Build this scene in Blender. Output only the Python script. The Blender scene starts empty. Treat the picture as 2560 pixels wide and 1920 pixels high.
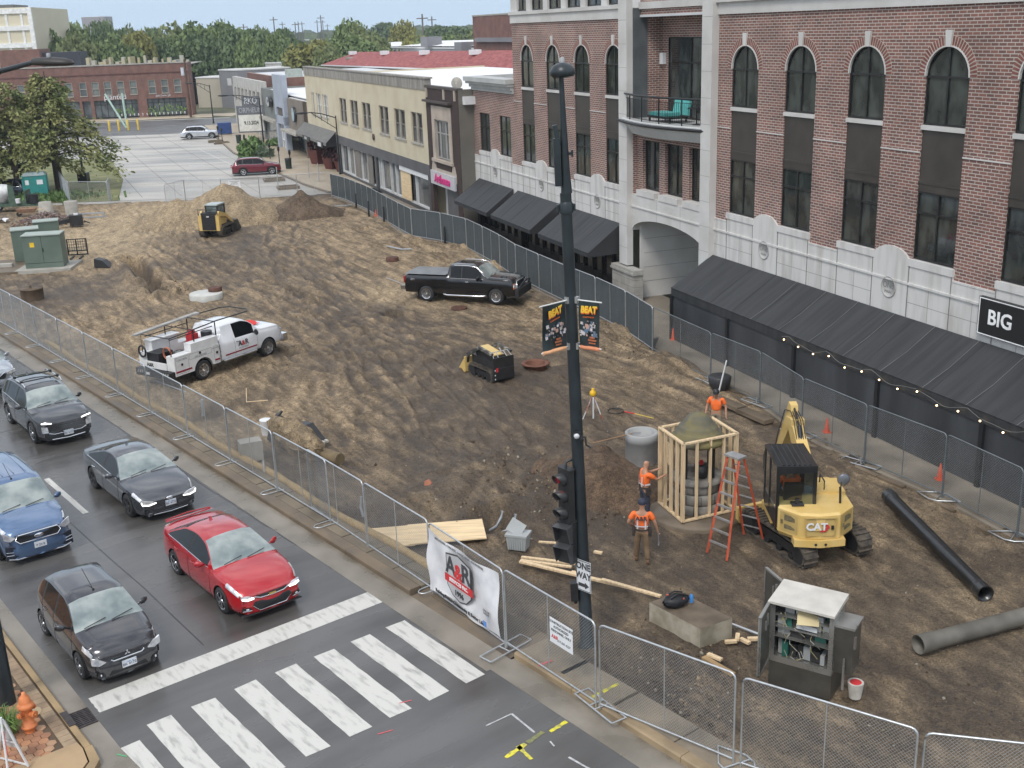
import bpy, bmesh, math, random
import numpy as np
from mathutils import Vector, Matrix, Euler
random.seed(7); RNG=np.random.RandomState(11)
sc=bpy.context.scene; COL=sc.collection
PI=math.pi; rad=math.radians
# ---------------------------------------------------------------- camera
FPX=2810.78; PITCH=.307677; ROLL=-.036454; CAMH=13.0
_fw=Vector((0,math.cos(PITCH),-math.sin(PITCH))); _r0=Vector((1,0,0)); _u0=_r0.cross(_fw)
_rt=_r0*math.cos(ROLL)+_u0*math.sin(ROLL); _up=-_r0*math.sin(ROLL)+_u0*math.cos(ROLL)
cam=bpy.data.cameras.new('camera'); camo=bpy.data.objects.new('camera',cam); COL.objects.link(camo)
cam.sensor_width=36; cam.lens=36*FPX/2560; cam.clip_start=.3; cam.clip_end=6000
m=Matrix((( _rt.x,_up.x,-_fw.x,0),(_rt.y,_up.y,-_fw.y,0),(_rt.z,_up.z,-_fw.z,CAMH),(0,0,0,1)))
camo.matrix_world=m; sc.camera=camo
sc.render.resolution_x=1024; sc.render.resolution_y=768
# ---------------------------------------------------------------- world + sun (overcast, bright)
SUN_EL=rad(52); SUN_AZ=rad(205)
w=bpy.data.worlds.new("World"); sc.world=w; w.use_nodes=True
nt=w.node_tree; nt.nodes.clear()
out=nt.nodes.new('ShaderNodeOutputWorld'); bg=nt.nodes.new('ShaderNodeBackground')
sky=nt.nodes.new('ShaderNodeTexSky'); sky.sky_type='NISHITA'; sky.sun_disc=False
sky.sun_elevation=SUN_EL; sky.sun_rotation=SUN_AZ; sky.altitude=200; sky.air_density=1.0; sky.dust_density=2.0; sky.ozone_density=1.5
tc=nt.nodes.new('ShaderNodeTexCoord'); mp=nt.nodes.new('ShaderNodeMapping'); mp.inputs['Scale'].default_value=(1,1,2.6)
nz=nt.nodes.new('ShaderNodeTexNoise'); nz.inputs['Scale'].default_value=2.6; nz.inputs['Detail'].default_value=6; nz.inputs['Roughness'].default_value=.55
cr=nt.nodes.new('ShaderNodeValToRGB'); cr.color_ramp.elements[0].position=.36; cr.color_ramp.elements[1].position=.62
cr.color_ramp.elements[0].color=(.45,.45,.45,1); cr.color_ramp.elements[1].color=(1,1,1,1)
sep=nt.nodes.new('ShaderNodeSeparateXYZ'); el=nt.nodes.new('ShaderNodeMapRange'); el.inputs[1].default_value=.02; el.inputs[2].default_value=.22; el.inputs[3].default_value=0; el.inputs[4].default_value=1; el.inputs[1].default_value=.05; el.inputs[2].default_value=.40
mul=nt.nodes.new('ShaderNodeMath'); mul.operation='MULTIPLY'
cl=nt.nodes.new('ShaderNodeValToRGB'); cl.color_ramp.elements[0].color=(5.6,6.3,7.4,1); cl.color_ramp.elements[1].color=(15,15.2,15.6,1); cl.color_ramp.elements[0].position=.3; cl.color_ramp.elements[1].position=.75
nz2=nt.nodes.new('ShaderNodeTexNoise'); nz2.inputs['Scale'].default_value=4.5; nz2.inputs['Detail'].default_value=5
mx=nt.nodes.new('ShaderNodeMixRGB')
L=nt.links.new
L(tc.outputs['Generated'],mp.inputs[0]); L(mp.outputs[0],nz.inputs['Vector']); L(mp.outputs[0],nz2.inputs['Vector']); L(nz.outputs['Fac'],cr.inputs[0])
L(tc.outputs['Generated'],sep.inputs[0]); L(sep.outputs['Z'],el.inputs[0]); L(cr.outputs[0],mul.inputs[0]); L(el.outputs[0],mul.inputs[1])
L(nz2.outputs['Fac'],cl.inputs[0]); L(cr.outputs[0],mx.inputs[0]); L(sky.outputs[0],mx.inputs[1]); L(cl.outputs[0],mx.inputs[2]); hm=nt.nodes.new('ShaderNodeMixRGB'); hm.inputs[1].default_value=(5.2,6.6,8.1,1); L(el.outputs[0],hm.inputs[0]); L(mx.outputs[0],hm.inputs[2]); L(hm.outputs[0],bg.inputs[0]); L(bg.outputs[0],out.inputs[0])
bg.inputs[1].default_value=.10
sd=bpy.data.lights.new('sun','SUN'); sd.energy=1.5; sd.angle=rad(16); sd.color=(1,.96,.9)
so=bpy.data.objects.new('sun',sd); COL.objects.link(so)
_a=SUN_AZ; _d=Vector((math.sin(_a)*math.cos(SUN_EL),math.cos(_a)*math.cos(SUN_EL),math.sin(SUN_EL)))
so.rotation_euler=_d.to_track_quat('Z','Y').to_euler()
sc.view_settings.view_transform='Standard'; sc.view_settings.look='None'; sc.view_settings.gamma=1; sc.view_settings.exposure=.35
# ---------------------------------------------------------------- frames
_sy=rad(-38.32); SDX,SDY=math.sin(_sy),math.cos(_sy)
def ST(a,b,z=0): return Vector((SDX*a+SDY*b, SDY*a-SDX*b, z))     # street frame: along (away), across (to the right)
ST_ROT=math.atan2(-SDY,-SDX)                                     # local +X towards the camera end of the street
BQ=Vector((6.475,52.866,0)); BROT=rad(-69.476)
BM=Matrix.Translation(BQ)@Matrix.Rotation(BROT,4,'Z')
def BF(s,off,z=0): return BM@Vector((-s,-off,z))                  # facade frame: s away, off towards the street
# ---------------------------------------------------------------- materials
_mats={}
def M(name,col,rough=.6,metal=0,var=.12,scale=2.0,bump=0,bscale=25,coat=0,col2=None,detail=4,spec=.5,emis=0,rvar=0,fac=(.35,.65),stretch=None,alpha=1):
    if name in _mats: return _mats[name]
    mt=bpy.data.materials.new(name); mt.use_nodes=True; n=mt.node_tree; b=n.nodes['Principled BSDF']
    b.inputs['Roughness'].default_value=rough; b.inputs['Metallic'].default_value=metal; b.inputs['Coat Weight'].default_value=coat; b.inputs['Coat Roughness'].default_value=.04
    b.inputs['Specular IOR Level'].default_value=spec
    tx=n.nodes.new('ShaderNodeTexCoord'); src=tx.outputs['Object']
    if stretch:
        mpn=n.nodes.new('ShaderNodeMapping'); mpn.inputs['Scale'].default_value=stretch; n.links.new(src,mpn.inputs[0]); src=mpn.outputs[0]
    nn=n.nodes.new('ShaderNodeTexNoise'); nn.inputs['Scale'].default_value=scale; nn.inputs['Detail'].default_value=detail; n.links.new(src,nn.inputs['Vector'])
    rp=n.nodes.new('ShaderNodeValToRGB'); rp.color_ramp.elements[0].position=fac[0]; rp.color_ramp.elements[1].position=fac[1]
    c=Vector(col[:3]); c2=Vector(col2) if col2 else c*(1+var); c1=c if col2 else c*(1-var)
    rp.color_ramp.elements[0].color=(*c1,1); rp.color_ramp.elements[1].color=(*[min(1,v) for v in c2],1)
    n.links.new(nn.outputs['Fac'],rp.inputs[0]); n.links.new(rp.outputs[0],b.inputs['Base Color'])
    if rvar:
        mr=n.nodes.new('ShaderNodeMapRange'); mr.inputs[1].default_value=.35; mr.inputs[2].default_value=.65; mr.inputs[3].default_value=max(.02,rough-rvar); mr.inputs[4].default_value=min(1,rough+rvar)
        n.links.new(nn.outputs['Fac'],mr.inputs[0]); n.links.new(mr.outputs[0],b.inputs['Roughness'])
    if bump:
        nb=n.nodes.new('ShaderNodeTexNoise'); nb.inputs['Scale'].default_value=bscale; nb.inputs['Detail'].default_value=5; n.links.new(src,nb.inputs['Vector'])
        bp=n.nodes.new('ShaderNodeBump'); bp.inputs['Strength'].default_value=bump; bp.inputs['Distance'].default_value=.02; n.links.new(nb.outputs['Fac'],bp.inputs['Height']); n.links.new(bp.outputs[0],b.inputs['Normal'])
    if emis: b.inputs['Emission Color'].default_value=(*col[:3],1); b.inputs['Emission Strength'].default_value=emis
    if alpha<1: b.inputs['Alpha'].default_value=alpha
    mt['b']=1; _mats[name]=mt; return mt
def brick(name,c1,c2,mort,bw=.30,bh=.10,ms=.012,xy=False):
    if name in _mats: return _mats[name]
    mt=bpy.data.materials.new(name); mt.use_nodes=True; n=mt.node_tree; b=n.nodes['Principled BSDF']; b.inputs['Roughness'].default_value=.8
    tx=n.nodes.new('ShaderNodeTexCoord'); sp=n.nodes.new('ShaderNodeSeparateXYZ'); ad=n.nodes.new('ShaderNodeMath'); cb=n.nodes.new('ShaderNodeCombineXYZ')
    n.links.new(tx.outputs['Object'],sp.inputs[0]); n.links.new(sp.outputs['X'],ad.inputs[0]); n.links.new(sp.outputs['Y'],ad.inputs[1])
    n.links.new(ad.outputs[0],cb.inputs['X']); n.links.new(sp.outputs['Z'],cb.inputs['Y'])
    if xy: n.links.new(sp.outputs['X'],cb.inputs['X']); n.links.new(sp.outputs['Y'],cb.inputs['Y'])
    br=n.nodes.new('ShaderNodeTexBrick'); br.inputs['Scale'].default_value=1; br.inputs['Brick Width'].default_value=bw; br.inputs['Row Height'].default_value=bh; br.inputs['Mortar Size'].default_value=ms; br.inputs['Mortar Smooth'].default_value=.2
    br.inputs['Color1'].default_value=(*c1,1); br.inputs['Color2'].default_value=(*c2,1); br.inputs['Mortar'].default_value=(*mort,1)
    n.links.new(cb.outputs[0],br.inputs['Vector'])
    nn=n.nodes.new('ShaderNodeTexNoise'); nn.inputs['Scale'].default_value=.6; nn.inputs['Detail'].default_value=6; n.links.new(tx.outputs['Object'],nn.inputs['Vector'])
    mr=n.nodes.new('ShaderNodeMapRange'); mr.inputs[1].default_value=.3; mr.inputs[2].default_value=.7; mr.inputs[3].default_value=.78; mr.inputs[4].default_value=1.22; n.links.new(nn.outputs['Fac'],mr.inputs[0])
    mm=n.nodes.new('ShaderNodeMixRGB'); mm.blend_type='MULTIPLY'; mm.inputs[0].default_value=1; n.links.new(br.outputs[0],mm.inputs[1]); n.links.new(mr.outputs[0],mm.inputs[2]); n.links.new(mm.outputs[0],b.inputs['Base Color'])
    bp=n.nodes.new('ShaderNodeBump'); bp.inputs['Strength'].default_value=.4; bp.inputs['Distance'].default_value=.01; bp.invert=True; n.links.new(br.outputs['Fac'],bp.inputs['Height']); n.links.new(bp.outputs[0],b.inputs['Normal'])
    _mats[name]=mt; return mt
def fabricmat(name,col,a):
    mt=M(name,col,.8,var=.12,scale=1.5,stretch=(3,3,.5)); mt.node_tree.nodes['Principled BSDF'].inputs['Alpha'].default_value=a; return mt
def tglass(name,tint,mixf,rough=.03):
    if name in _mats: return _mats[name]
    mt=bpy.data.materials.new(name); mt.use_nodes=True; n=mt.node_tree; n.nodes.clear()
    o=n.nodes.new('ShaderNodeOutputMaterial'); t=n.nodes.new('ShaderNodeBsdfTransparent'); t.inputs[0].default_value=(*tint,1); g=n.nodes.new('ShaderNodeBsdfGlossy'); g.inputs['Roughness'].default_value=rough
    lw=n.nodes.new('ShaderNodeFresnel'); lw.inputs[0].default_value=1.5; ad=n.nodes.new('ShaderNodeMath'); ad.inputs[1].default_value=mixf; mx=n.nodes.new('ShaderNodeMixShader')
    n.links.new(lw.outputs[0],ad.inputs[0]); n.links.new(ad.outputs[0],mx.inputs[0]); n.links.new(t.outputs[0],mx.inputs[1]); n.links.new(g.outputs[0],mx.inputs[2]); n.links.new(mx.outputs[0],o.inputs[0])
    _mats[name]=mt; return mt
GAL=M('galvanised',(.55,.57,.58),.38,.75,.1,8)
BLK=M('black_metal',(.018,.019,.021),.42,.1,.2,5)
RUB=M('rubber',(.025,.025,.026),.75,0,.25,12,bump=.3,bscale=60)
CONC=M('concrete',(.36,.34,.30),.85,0,.18,1.2,bump=.4,bscale=30,detail=8)
DCONC=M('stained_concrete',(.15,.115,.078),.5,0,.3,1.1,bump=.3,bscale=30,detail=8,rvar=.2)
WHT=M('white_paint',(.72,.73,.74),.4,0,.05,3)
LUM=M('new_lumber',(.66,.50,.31),.7,0,.16,2.5,stretch=(6,6,.6),bump=.1)
PLY=M('plywood',(.72,.55,.33),.7,0,.13,2,stretch=(.6,6,6))
GLD=M('dark_glass',(.020,.024,.026),.06,0,.3,.6,spec=.6)
CHR=M('chrome',(.75,.76,.78),.12,1,.05,5)
ALU=M('aluminium',(.62,.63,.64),.35,.8,.1,6)
# ---------------------------------------------------------------- mesh builder
class MB:
    def __init__(s): s.v=[]; s.f=[]; s.m=[]; s.sm=[]; s.mi=0; s.T=None
    def add(s,vs,fs,smooth=False):
        o=len(s.v)
        if s.T is not None: vs=[s.T@Vector(p) for p in vs]
        s.v+= [tuple(p) for p in vs]; s.f+=[tuple(i+o for i in q) for q in fs]; s.m+=[s.mi]*len(fs); s.sm+=[smooth]*len(fs); return s
    def box(s,x0,x1,y0,y1,z0,z1): 
        return s.add([(x0,y0,z0),(x1,y0,z0),(x1,y1,z0),(x0,y1,z0),(x0,y0,z1),(x1,y0,z1),(x1,y1,z1),(x0,y1,z1)],[(0,3,2,1),(4,5,6,7),(0,1,5,4),(1,2,6,5),(2,3,7,6),(3,0,4,7)])
    def cb(s,c,sz,rz=0,rx=0,ry=0):
        h=[q/2 for q in sz]; R=Matrix.Translation(Vector(c))@Euler((rx,ry,rz)).to_matrix().to_4x4()
        vs=[R@Vector((a*h[0],b*h[1],d*h[2])) for d in (-1,1) for a,b in ((-1,-1),(1,-1),(1,1),(-1,1))]
        return s.add(vs,[(0,3,2,1),(4,5,6,7),(0,1,5,4),(1,2,6,5),(2,3,7,6),(3,0,4,7)])
    def poly(s,pts): return s.add(pts,[tuple(range(len(pts)))])
    def prism(s,pts,z0,z1):
        n=len(pts); vs=[(p[0],p[1],z0) for p in pts]+[(p[0],p[1],z1) for p in pts]
        return s.add(vs,[tuple(range(n-1,-1,-1)),tuple(range(n,2*n))]+[(i,(i+1)%n,n+(i+1)%n,n+i) for i in range(n)])
    def xprism(s,pts,y0,y1):   # polygon in XZ extruded along Y
        n=len(pts); vs=[(p[0],y0,p[1]) for p in pts]+[(p[0],y1,p[1]) for p in pts]
        return s.add(vs,[tuple(range(n)),tuple(range(2*n-1,n-1,-1))]+[(i,n+i,n+(i+1)%n,(i+1)%n) for i in range(n)])
    def yprism(s,pts,x0,x1):   # polygon in YZ extruded along X
        n=len(pts); vs=[(x0,p[0],p[1]) for p in pts]+[(x1,p[0],p[1]) for p in pts]
        return s.add(vs,[tuple(range(n-1,-1,-1)),tuple(range(n,2*n))]+[(i,(i+1)%n,n+(i+1)%n,n+i) for i in range(n)])
    def tube(s,path,r,seg=6,cap=True,smooth=True):
        P=[Vector(p) for p in path]; n=len(P); rs=r if isinstance(r,(list,tuple)) else [r]*n; vs=[]; fs=[]
        for i,p in enumerate(P):
            t=(P[min(i+1,n-1)]-P[max(i-1,0)])
            if t.length<1e-9: t=Vector((0,0,1))
            t.normalize(); a=Vector((0,0,1)) if abs(t.z)<.95 else Vector((1,0,0)); u=t.cross(a).normalized(); v=t.cross(u)
            for k in range(seg):
                an=2*PI*k/seg+(PI/4 if seg==4 else 0); vs.append(p+(u*math.cos(an)+v*math.sin(an))*rs[i])
        for i in range(n-1):
            for k in range(seg):
                a=i*seg+k; b=i*seg+(k+1)%seg; fs.append((a,a+seg,b+seg,b))
        s.add(vs,fs,smooth and seg>4)
        if cap: s.add(vs[:seg],[tuple(range(seg))]); s.add(vs[-seg:],[tuple(range(seg-1,-1,-1))])
        return s
    def weld(s):
        m={}; r=[]; nv=[]
        for p in s.v:
            k=(round(p[0],4),round(p[1],4),round(p[2],4))
            if k not in m: m[k]=len(nv); nv.append(p)
            r.append(m[k])
        F=[];Mm=[];S_=[]
        for f,a,b in zip(s.f,s.m,s.sm):
            q=[]
            for i in f:
                if r[i] not in q: q.append(r[i])
            if len(q)>2: F.append(tuple(q));Mm.append(a);S_.append(b)
        s.v,s.f,s.m,s.sm=nv,F,Mm,S_; return s
    def lathe(s,prof,c=(0,0,0),seg=24,axis='Z',smooth=True,caps=True):   # prof: (r,h)
        vs=[];fs=[]
        for r,h in prof:
            for k in range(seg):
                a=2*PI*k/seg; x,y=r*math.cos(a),r*math.sin(a)
                p={'Z':(x,y,h),'X':(h,x,y),'Y':(y,h,x)}[axis]; vs.append((p[0]+c[0],p[1]+c[1],p[2]+c[2]))
        n=len(prof)
        for i in range(n-1):
            for k in range(seg):
                a=i*seg+k;b=i*seg+(k+1)%seg; fs.append((a,b,b+seg,a+seg))
        s.add(vs,fs,smooth)
        if caps and prof[0][0]>1e-4: s.add(vs[:seg],[tuple(range(seg-1,-1,-1))])
        if caps and prof[-1][0]>1e-4: s.add(vs[-seg:],[tuple(range(seg))])
        return s
    def ball(s,c,r,seg=10,sz=1): return s.lathe([(max(1e-5,r*math.sin(PI*i/seg)),-r*sz*math.cos(PI*i/seg)) for i in range(seg+1)],c,seg*2 if seg<8 else 14)
    def grid(s,rows,smooth=True,closed=False):
        n=len(rows[0]); vs=[p for r in rows for p in r]; fs=[]
        for i in range(len(rows)-1):
            for k in range(n if closed else n-1): fs.append((i*n+k,i*n+(k+1)%n,(i+1)*n+(k+1)%n,(i+1)*n+k))
        return s.add(vs,fs,smooth)
    def build(s,name,mats,parent=None,loc=None,rotz=None,**tg):
        me=bpy.data.meshes.new(name); me.from_pydata(s.v,[],s.f)
        for mt in (mats if isinstance(mats,(list,tuple)) else [mats]): me.materials.append(mt)
        me.polygons.foreach_set('material_index',s.m); me.polygons.foreach_set('use_smooth',s.sm); me.update()
        return link(name,me,parent,loc,rotz,**tg)
def link(name,me,parent=None,loc=None,rotz=None,**tg):
    o=bpy.data.objects.new(name,me); COL.objects.link(o)
    if parent is not None: o.parent=parent
    if loc is not None: o.location=loc
    if rotz is not None: o.rotation_euler=(0,0,rotz)
    tag(o,**tg); return o
def tag(o,label=None,cat=None,group=None,kind=None):
    if label: o['label']=label
    if cat: o['category']=cat
    if group: o['group']=group
    if kind: o['kind']=kind
    return o
def thing(name,label,cat,loc=(0,0,0),rotz=0,group=None):
    o=bpy.data.objects.new(name,None); COL.objects.link(o); o.location=loc; o.rotation_euler=(0,0,rotz); o.empty_display_size=.2
    return tag(o,label,cat,group)
_kids={}
def tree(o): return [c for c in bpy.data.objects if c.parent==o]
def copy_tree(o,loc=None,rotz=None,label=None,group=None,parent=None,scale=None,cache={}):
    key=o.name
    if key not in cache: cache[key]=tree(o)
    c=o.copy(); COL.objects.link(c); c.parent=parent
    for ch in cache[key]: copy_tree(ch,parent=c)
    if loc is not None: c.location=loc
    if rotz is not None: c.rotation_euler=(0,0,rotz)
    if scale is not None: c.scale=(scale,)*3 if not isinstance(scale,tuple) else scale
    if label: c['label']=label
    if group: c['group']=group
    return c
def struct(mb,name,mat,**k): return mb.build(name,mat,kind='structure',**k)
_fonts={}
def text(body,size,mat,parent,M4,name='lettering',ext=.006,sx=1,bold=.0,align='CENTER',shear=0,**tg):
    cu=bpy.data.curves.new('t','FONT'); cu.body=body; cu.size=size; cu.align_x=align; cu.align_y='CENTER'; cu.extrude=ext; cu.offset=bold; cu.shear=shear; cu.resolution_u=3
    to=bpy.data.objects.new('t',cu); COL.objects.link(to)
    bpy.context.view_layer.update()
    me=bpy.data.meshes.new_from_object(to.evaluated_get(bpy.context.evaluated_depsgraph_get())); bpy.data.objects.remove(to); bpy.data.curves.remove(cu)
    me.name=name; me.transform(M4@Matrix.Diagonal((sx,1,1,1))); me.materials.clear(); me.materials.append(mat)
    return link(name,me,parent,**tg)
def face_m(o,xdir,up):   # matrix putting text XY plane at origin o with x=xdir,y=up
    x=Vector(xdir).normalized(); y=Vector(up).normalized(); z=x.cross(y); 
    return Matrix(((x.x,y.x,z.x,o[0]),(x.y,y.y,z.y,o[1]),(x.z,y.z,z.z,o[2]),(0,0,0,1)))
ORD='first second third fourth fifth sixth seventh eighth ninth tenth eleventh twelfth thirteenth fourteenth fifteenth sixteenth seventeenth eighteenth nineteenth twentieth twenty-first twenty-second twenty-third twenty-fourth'.split()
def ray(u,v):
    return _fw+_rt*((u-1280)/FPX)+_up*((960-v)/FPX)
def pole_h(X,Y,u,v):
    d=ray(u,v); t=math.hypot(X,Y)/math.hypot(d.x,d.y); return CAMH+d.z*t
# ================================================================ GROUND
def vnoise(x,y,seed=0):
    r=np.random.RandomState(seed); G_=r.rand(256,256); xi=np.floor(x).astype(int); yi=np.floor(y).astype(int); fx=x-xi; fy=y-yi
    fx=fx*fx*(3-2*fx); fy=fy*fy*(3-2*fy); a=G_[xi%256,yi%256];b=G_[(xi+1)%256,yi%256];c=G_[xi%256,(yi+1)%256];d=G_[(xi+1)%256,(yi+1)%256]
    return (a*(1-fx)+b*fx)*(1-fy)+(c*(1-fx)+d*fx)*fy
def fbm(x,y,seed=0,o=5,g=.5):
    s=0;a=1;t=0
    for i in range(o): s=s+a*vnoise(x*2**i+i*17.3,y*2**i+i*9.1,seed+i); t+=a; a*=g
    return s/t
def catmull(P,n=12):
    P=[np.array(p,float) for p in P]; Q=[2*P[0]-P[1]]+P+[2*P[-1]-P[-2]]; o=[]
    for i in range(1,len(Q)-2):
        for k in range(n):
            t=k/n; o.append(.5*((2*Q[i])+(-Q[i-1]+Q[i+1])*t+(2*Q[i-1]-5*Q[i]+4*Q[i+1]-Q[i+2])*t*t+(-Q[i-1]+3*Q[i]-3*Q[i+1]+Q[i+2])*t**3))
    o.append(P[-1]); return o
mb=MB(); R_=3500; mb.add([(-R_,-R_,-.9),(R_,-R_,-.9),(R_,R_,-.9),(-R_,R_,-.9)],[(0,1,2,3)])
struct(mb,'ground',M('far_ground',(.10,.11,.06),.9,var=.3,scale=.03,col2=(.20,.19,.13)))
# ---- roads
ASP=M('wet_asphalt',(.066,.062,.058),.22,0,var=.3,scale=.55,bump=.12,bscale=120,col2=(.115,.112,.108),detail=7,rvar=.13,stretch=(1.6,.45,1),spec=.6)
def stq(mb,a0,a1,b0,b1,z,zt=None):
    if zt is None: return mb.add([ST(a0,b0,z),ST(a0,b1,z),ST(a1,b1,z),ST(a1,b0,z)],[(0,1,2,3)])
    vs=[ST(a,b,q) for q in (z,zt) for a,b in ((a0,b0),(a0,b1),(a1,b1),(a1,b0))]
    return mb.add(vs,[(0,1,2,3),(4,7,6,5),(0,4,5,1),(1,5,6,2),(2,6,7,3),(3,7,4,0)])
mb=MB(); mb.box(-120,30,-45,5.1-0.1,-.5,0); mb2=MB()
# road runs along local x; built in the street frame so its wear follows the lane
mb=MB(); mb.box(-115,19.2,-13.05,-5.0,-.6,0); mb.box(-19.3,30,-13.05,12,-.6,-.0); 
mb=MB(); mb.prism([(-115,5.0),(-18.6,5.0),(-18.6,-12),(30,-12),(30,13.05),(-115,13.05)],-.6,0)
road=struct(mb,'road',ASP,rotz=ST_ROT)
# local frame of street objects: x=-along, y=-across
def SL(mb,a0,a1,b0,b1,z0,z1): return mb.box(-a1,-a0,b0,b1,z0,z1)
PAINT=M('worn_road_paint',(.34,.335,.31),.55,0,col2=(.56,.55,.51),scale=5.5,detail=10,fac=(.30,.50),bump=.1,bscale=80,stretch=(.35,1.4,1))
GUT=M('gutter_concrete',(.15,.13,.10),.36,0,col2=(.27,.24,.20),scale=.8,detail=8,rvar=.15,bump=.2,bscale=50)
mb=MB()
for lo,hi in ((16.85,110),): SL(mb,lo,hi,12.35,13.02,-.1,.005)
SL(mb,-20,16.85,12.45,13.1,-.1,.005); SL(mb,19.45,110,5.0,5.43,-.1,.005)
mb.prism([(-19.45,5.43),(-18.3,5.5),(-17.3,4.9),(-16.9,3.9),(-16.9,3.0),(-18.2,3.0),(-18.5,4.1),(-19.45,5.0)],-.1,.006)
struct(mb,'gutter_concrete',GUT,rotz=ST_ROT)
# kerbs: right kerb with a dark stained face, left kerb tan
TANC=M('tan_kerb',(.30,.21,.11),.6,0,.22,1.4,bump=.2,bscale=40,detail=7,rvar=.15)
mb=MB()
def kerb(mb,a0,a1,b0,b1,h,flip=1,step=3.0):
    a=a0
    while a<a1-.01:
        e=min(a+step,a1); 
        mb.yprism([(b1,-.2),(b1,h),(b0+.03,h),(b0,h-.03),(b0,-.2)] if flip>0 else [(b1,-.2),(b1,h-.03),(b1-.03,h),(b0,h),(b0,-.2)],-e+.006,-a-.006); a=e
kerb(mb,20.75,110,13.02,13.33,.15)
struct(mb,'kerb',DCONC,rotz=ST_ROT)
mb=MB(); kerb(mb,6,16.85,13.1,13.33,.15); struct(mb,'kerb',M('right_kerb',(.27,.20,.12),.6,0,.3,.9,detail=8,bump=.3,bscale=40,rvar=.15),rotz=ST_ROT)
mb=MB(); kerb(mb,19.75,70,4.85,5.0,.13,-1)
mb.mi=0
mb.prism([(-19.75,5.0),(-19.2,4.95),(-18.75,4.6),(-18.6,4.1),(-18.6,2.5),(-18.78,2.5),(-18.78,4.05),(-18.9,4.45),(-19.25,4.78),(-19.75,4.85)],-.2,.13)
struct(mb,'kerb',TANC,rotz=ST_ROT)
# strip behind right kerb (old paver boards), ramp and slabs
mb=MB(); r=random.Random(3)
for a in np.arange(20.75,96,1.25): 
    for b0,b1 in ((13.36,13.66),(13.68,14.0)): SL(mb,a+.01+r.random()*.02,a+1.23,b0,b1,-.2,.125+r.random()*.012)
struct(mb,'sidewalk_strip',M('strip_concrete',(.17,.14,.10),.7,0,.3,.9,detail=8,bump=.35,bscale=30,rvar=.15),rotz=ST_ROT)
mb=MB(); 
mb.add([(-20.7,13.02,.004),(-16.9,13.02,.004),(-16.9,14.15,.10),(-20.7,14.15,.10)],[(3,2,1,0)])
for k in range(16): 
    b=13.35+k*.05; mb.box(-20.3,-17.2,b,b+.02,-.1,.03+.085*(b-13.02))
struct(mb,'kerb_ramp',DCONC,rotz=ST_ROT)
mb=MB(); a=6.0
for a in (6,7.6,9.2,10.8,12.4,14.05,15.5): SL(mb,a+.012,min(a+1.58,16.85),13.345,14.05 if a>9 else 14.3,-.2,.128)
struct(mb,'sidewalk_slabs',M('old_sidewalk',(.22,.18,.13),.7,0,.3,1.1,detail=9,bump=.3,bscale=40,rvar=.2),rotz=ST_ROT)
# left corner sidewalk with interlocking pavers
mb=MB(); mb.prism([(-60,4.83),(-19.75,4.83),(-19.27,4.76),(-18.93,4.43),(-18.8,4.05),(-18.8,-8),(-60,-8)],-.2,.11)
struct(mb,'sidewalk_bed',M('joint_sand',(.10,.07,.045),.9),rotz=ST_ROT)
PV=[M('paver_%s'%n,c,.75,0,.16,3,bump=.2,bscale=80) for n,c in (('orange',(.38,.19,.10)),('brown',(.30,.15,.085)),('buff',(.36,.22,.13)))]
mb=MB(); r=random.Random(5); hs=.105
for i in range(0,150):
    for j in range(0,26):
        a=19.3+i*hs*1.5*.62*2*.5*1.08; b=4.42-j*.19-(.095 if i%2 else 0)
        a=19.35+i*.165
        if a<19.6+max(0,(b-3.9))*.9 or a>44 or b<1.4: continue
        if b<2.9 and a<21.6: continue
        mb.mi=r.randrange(3); R1=.108
        mb.prism([(-a+R1*(1,.5,-.5,-1,-.5,.5)[k]*.98,b+.088*(0,1,1,0,-1,-1)[k]) for k in range(6)],.05,.128+r.random()*.003)
struct(mb,'sidewalk_pavers',PV,rotz=ST_ROT)
mb=MB(); r=random.Random(9)
for a in np.arange(20.0,44,.21): 
    mb.mi=r.randrange(2)
    SL(mb,a,a+.2,4.56,4.8,-.1,.130)
struct(mb,'sidewalk_border',[M('border_buff',(.27,.19,.12),.75,0,.2,3,bump=.2),M('border_b',(.30,.22,.14),.75,0,.2,3)],rotz=ST_ROT)
mb=MB(); SL(mb,18.82,21.3,-6,2.95,-.1,.133); SL(mb,18.82,19.32,2.95,4.1,-.1,.133); mb.prism([(-20.02,4.80),(-19.75,4.82),(-19.27,4.75),(-18.94,4.42),(-18.81,4.05),(-18.81,2.94),(-20.02,2.94)],-.1,.1345); struct(mb,'corner_slab',M('corner_concrete',(.36,.25,.14),.6,0,.14,1.2,bump=.2,rvar=.12),rotz=ST_ROT)
# ---- painted markings
def ragged(mb,a0,a1,b0,b1,z,r,j=.03,n=9):
    L_=[(a0+(a1-a0)*k/n+r.uniform(-j,j)*(0<k<n),b0+r.uniform(-j,j)*.4) for k in range(n+1)]; Rr=[(a0+(a1-a0)*k/n,b1+r.uniform(-j,j)*.4) for k in range(n,-1,-1)]
    L_[0]=(a0+r.uniform(-j,j),b0); Rr[0]=(a1+r.uniform(-j,j),b1)
    mb.poly([(-p[0],p[1],z) for p in L_+Rr])
mb=MB(); r=random.Random(2)
for b in (12.0,11.06,10.13,9.2,8.25,7.3,6.36,5.55): ragged(mb,16.78,19.86 if b>5.6 else 19.45,b-.25,b+.26,.004,r)
struct(mb,'crosswalk_markings',PAINT,rotz=ST_ROT)
mb=MB(); ragged(mb,20.92,21.6,5.55,12.48,.004,r,.02); struct(mb,'stop_line',PAINT,rotz=ST_ROT)
mb=MB(); 
for a in (31.3,43.5,55.7,67.9): ragged(mb,a,a+3.6,8.76,8.93,.004,r,.01)
struct(mb,'lane_markings',PAINT,rotz=ST_ROT)
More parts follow.
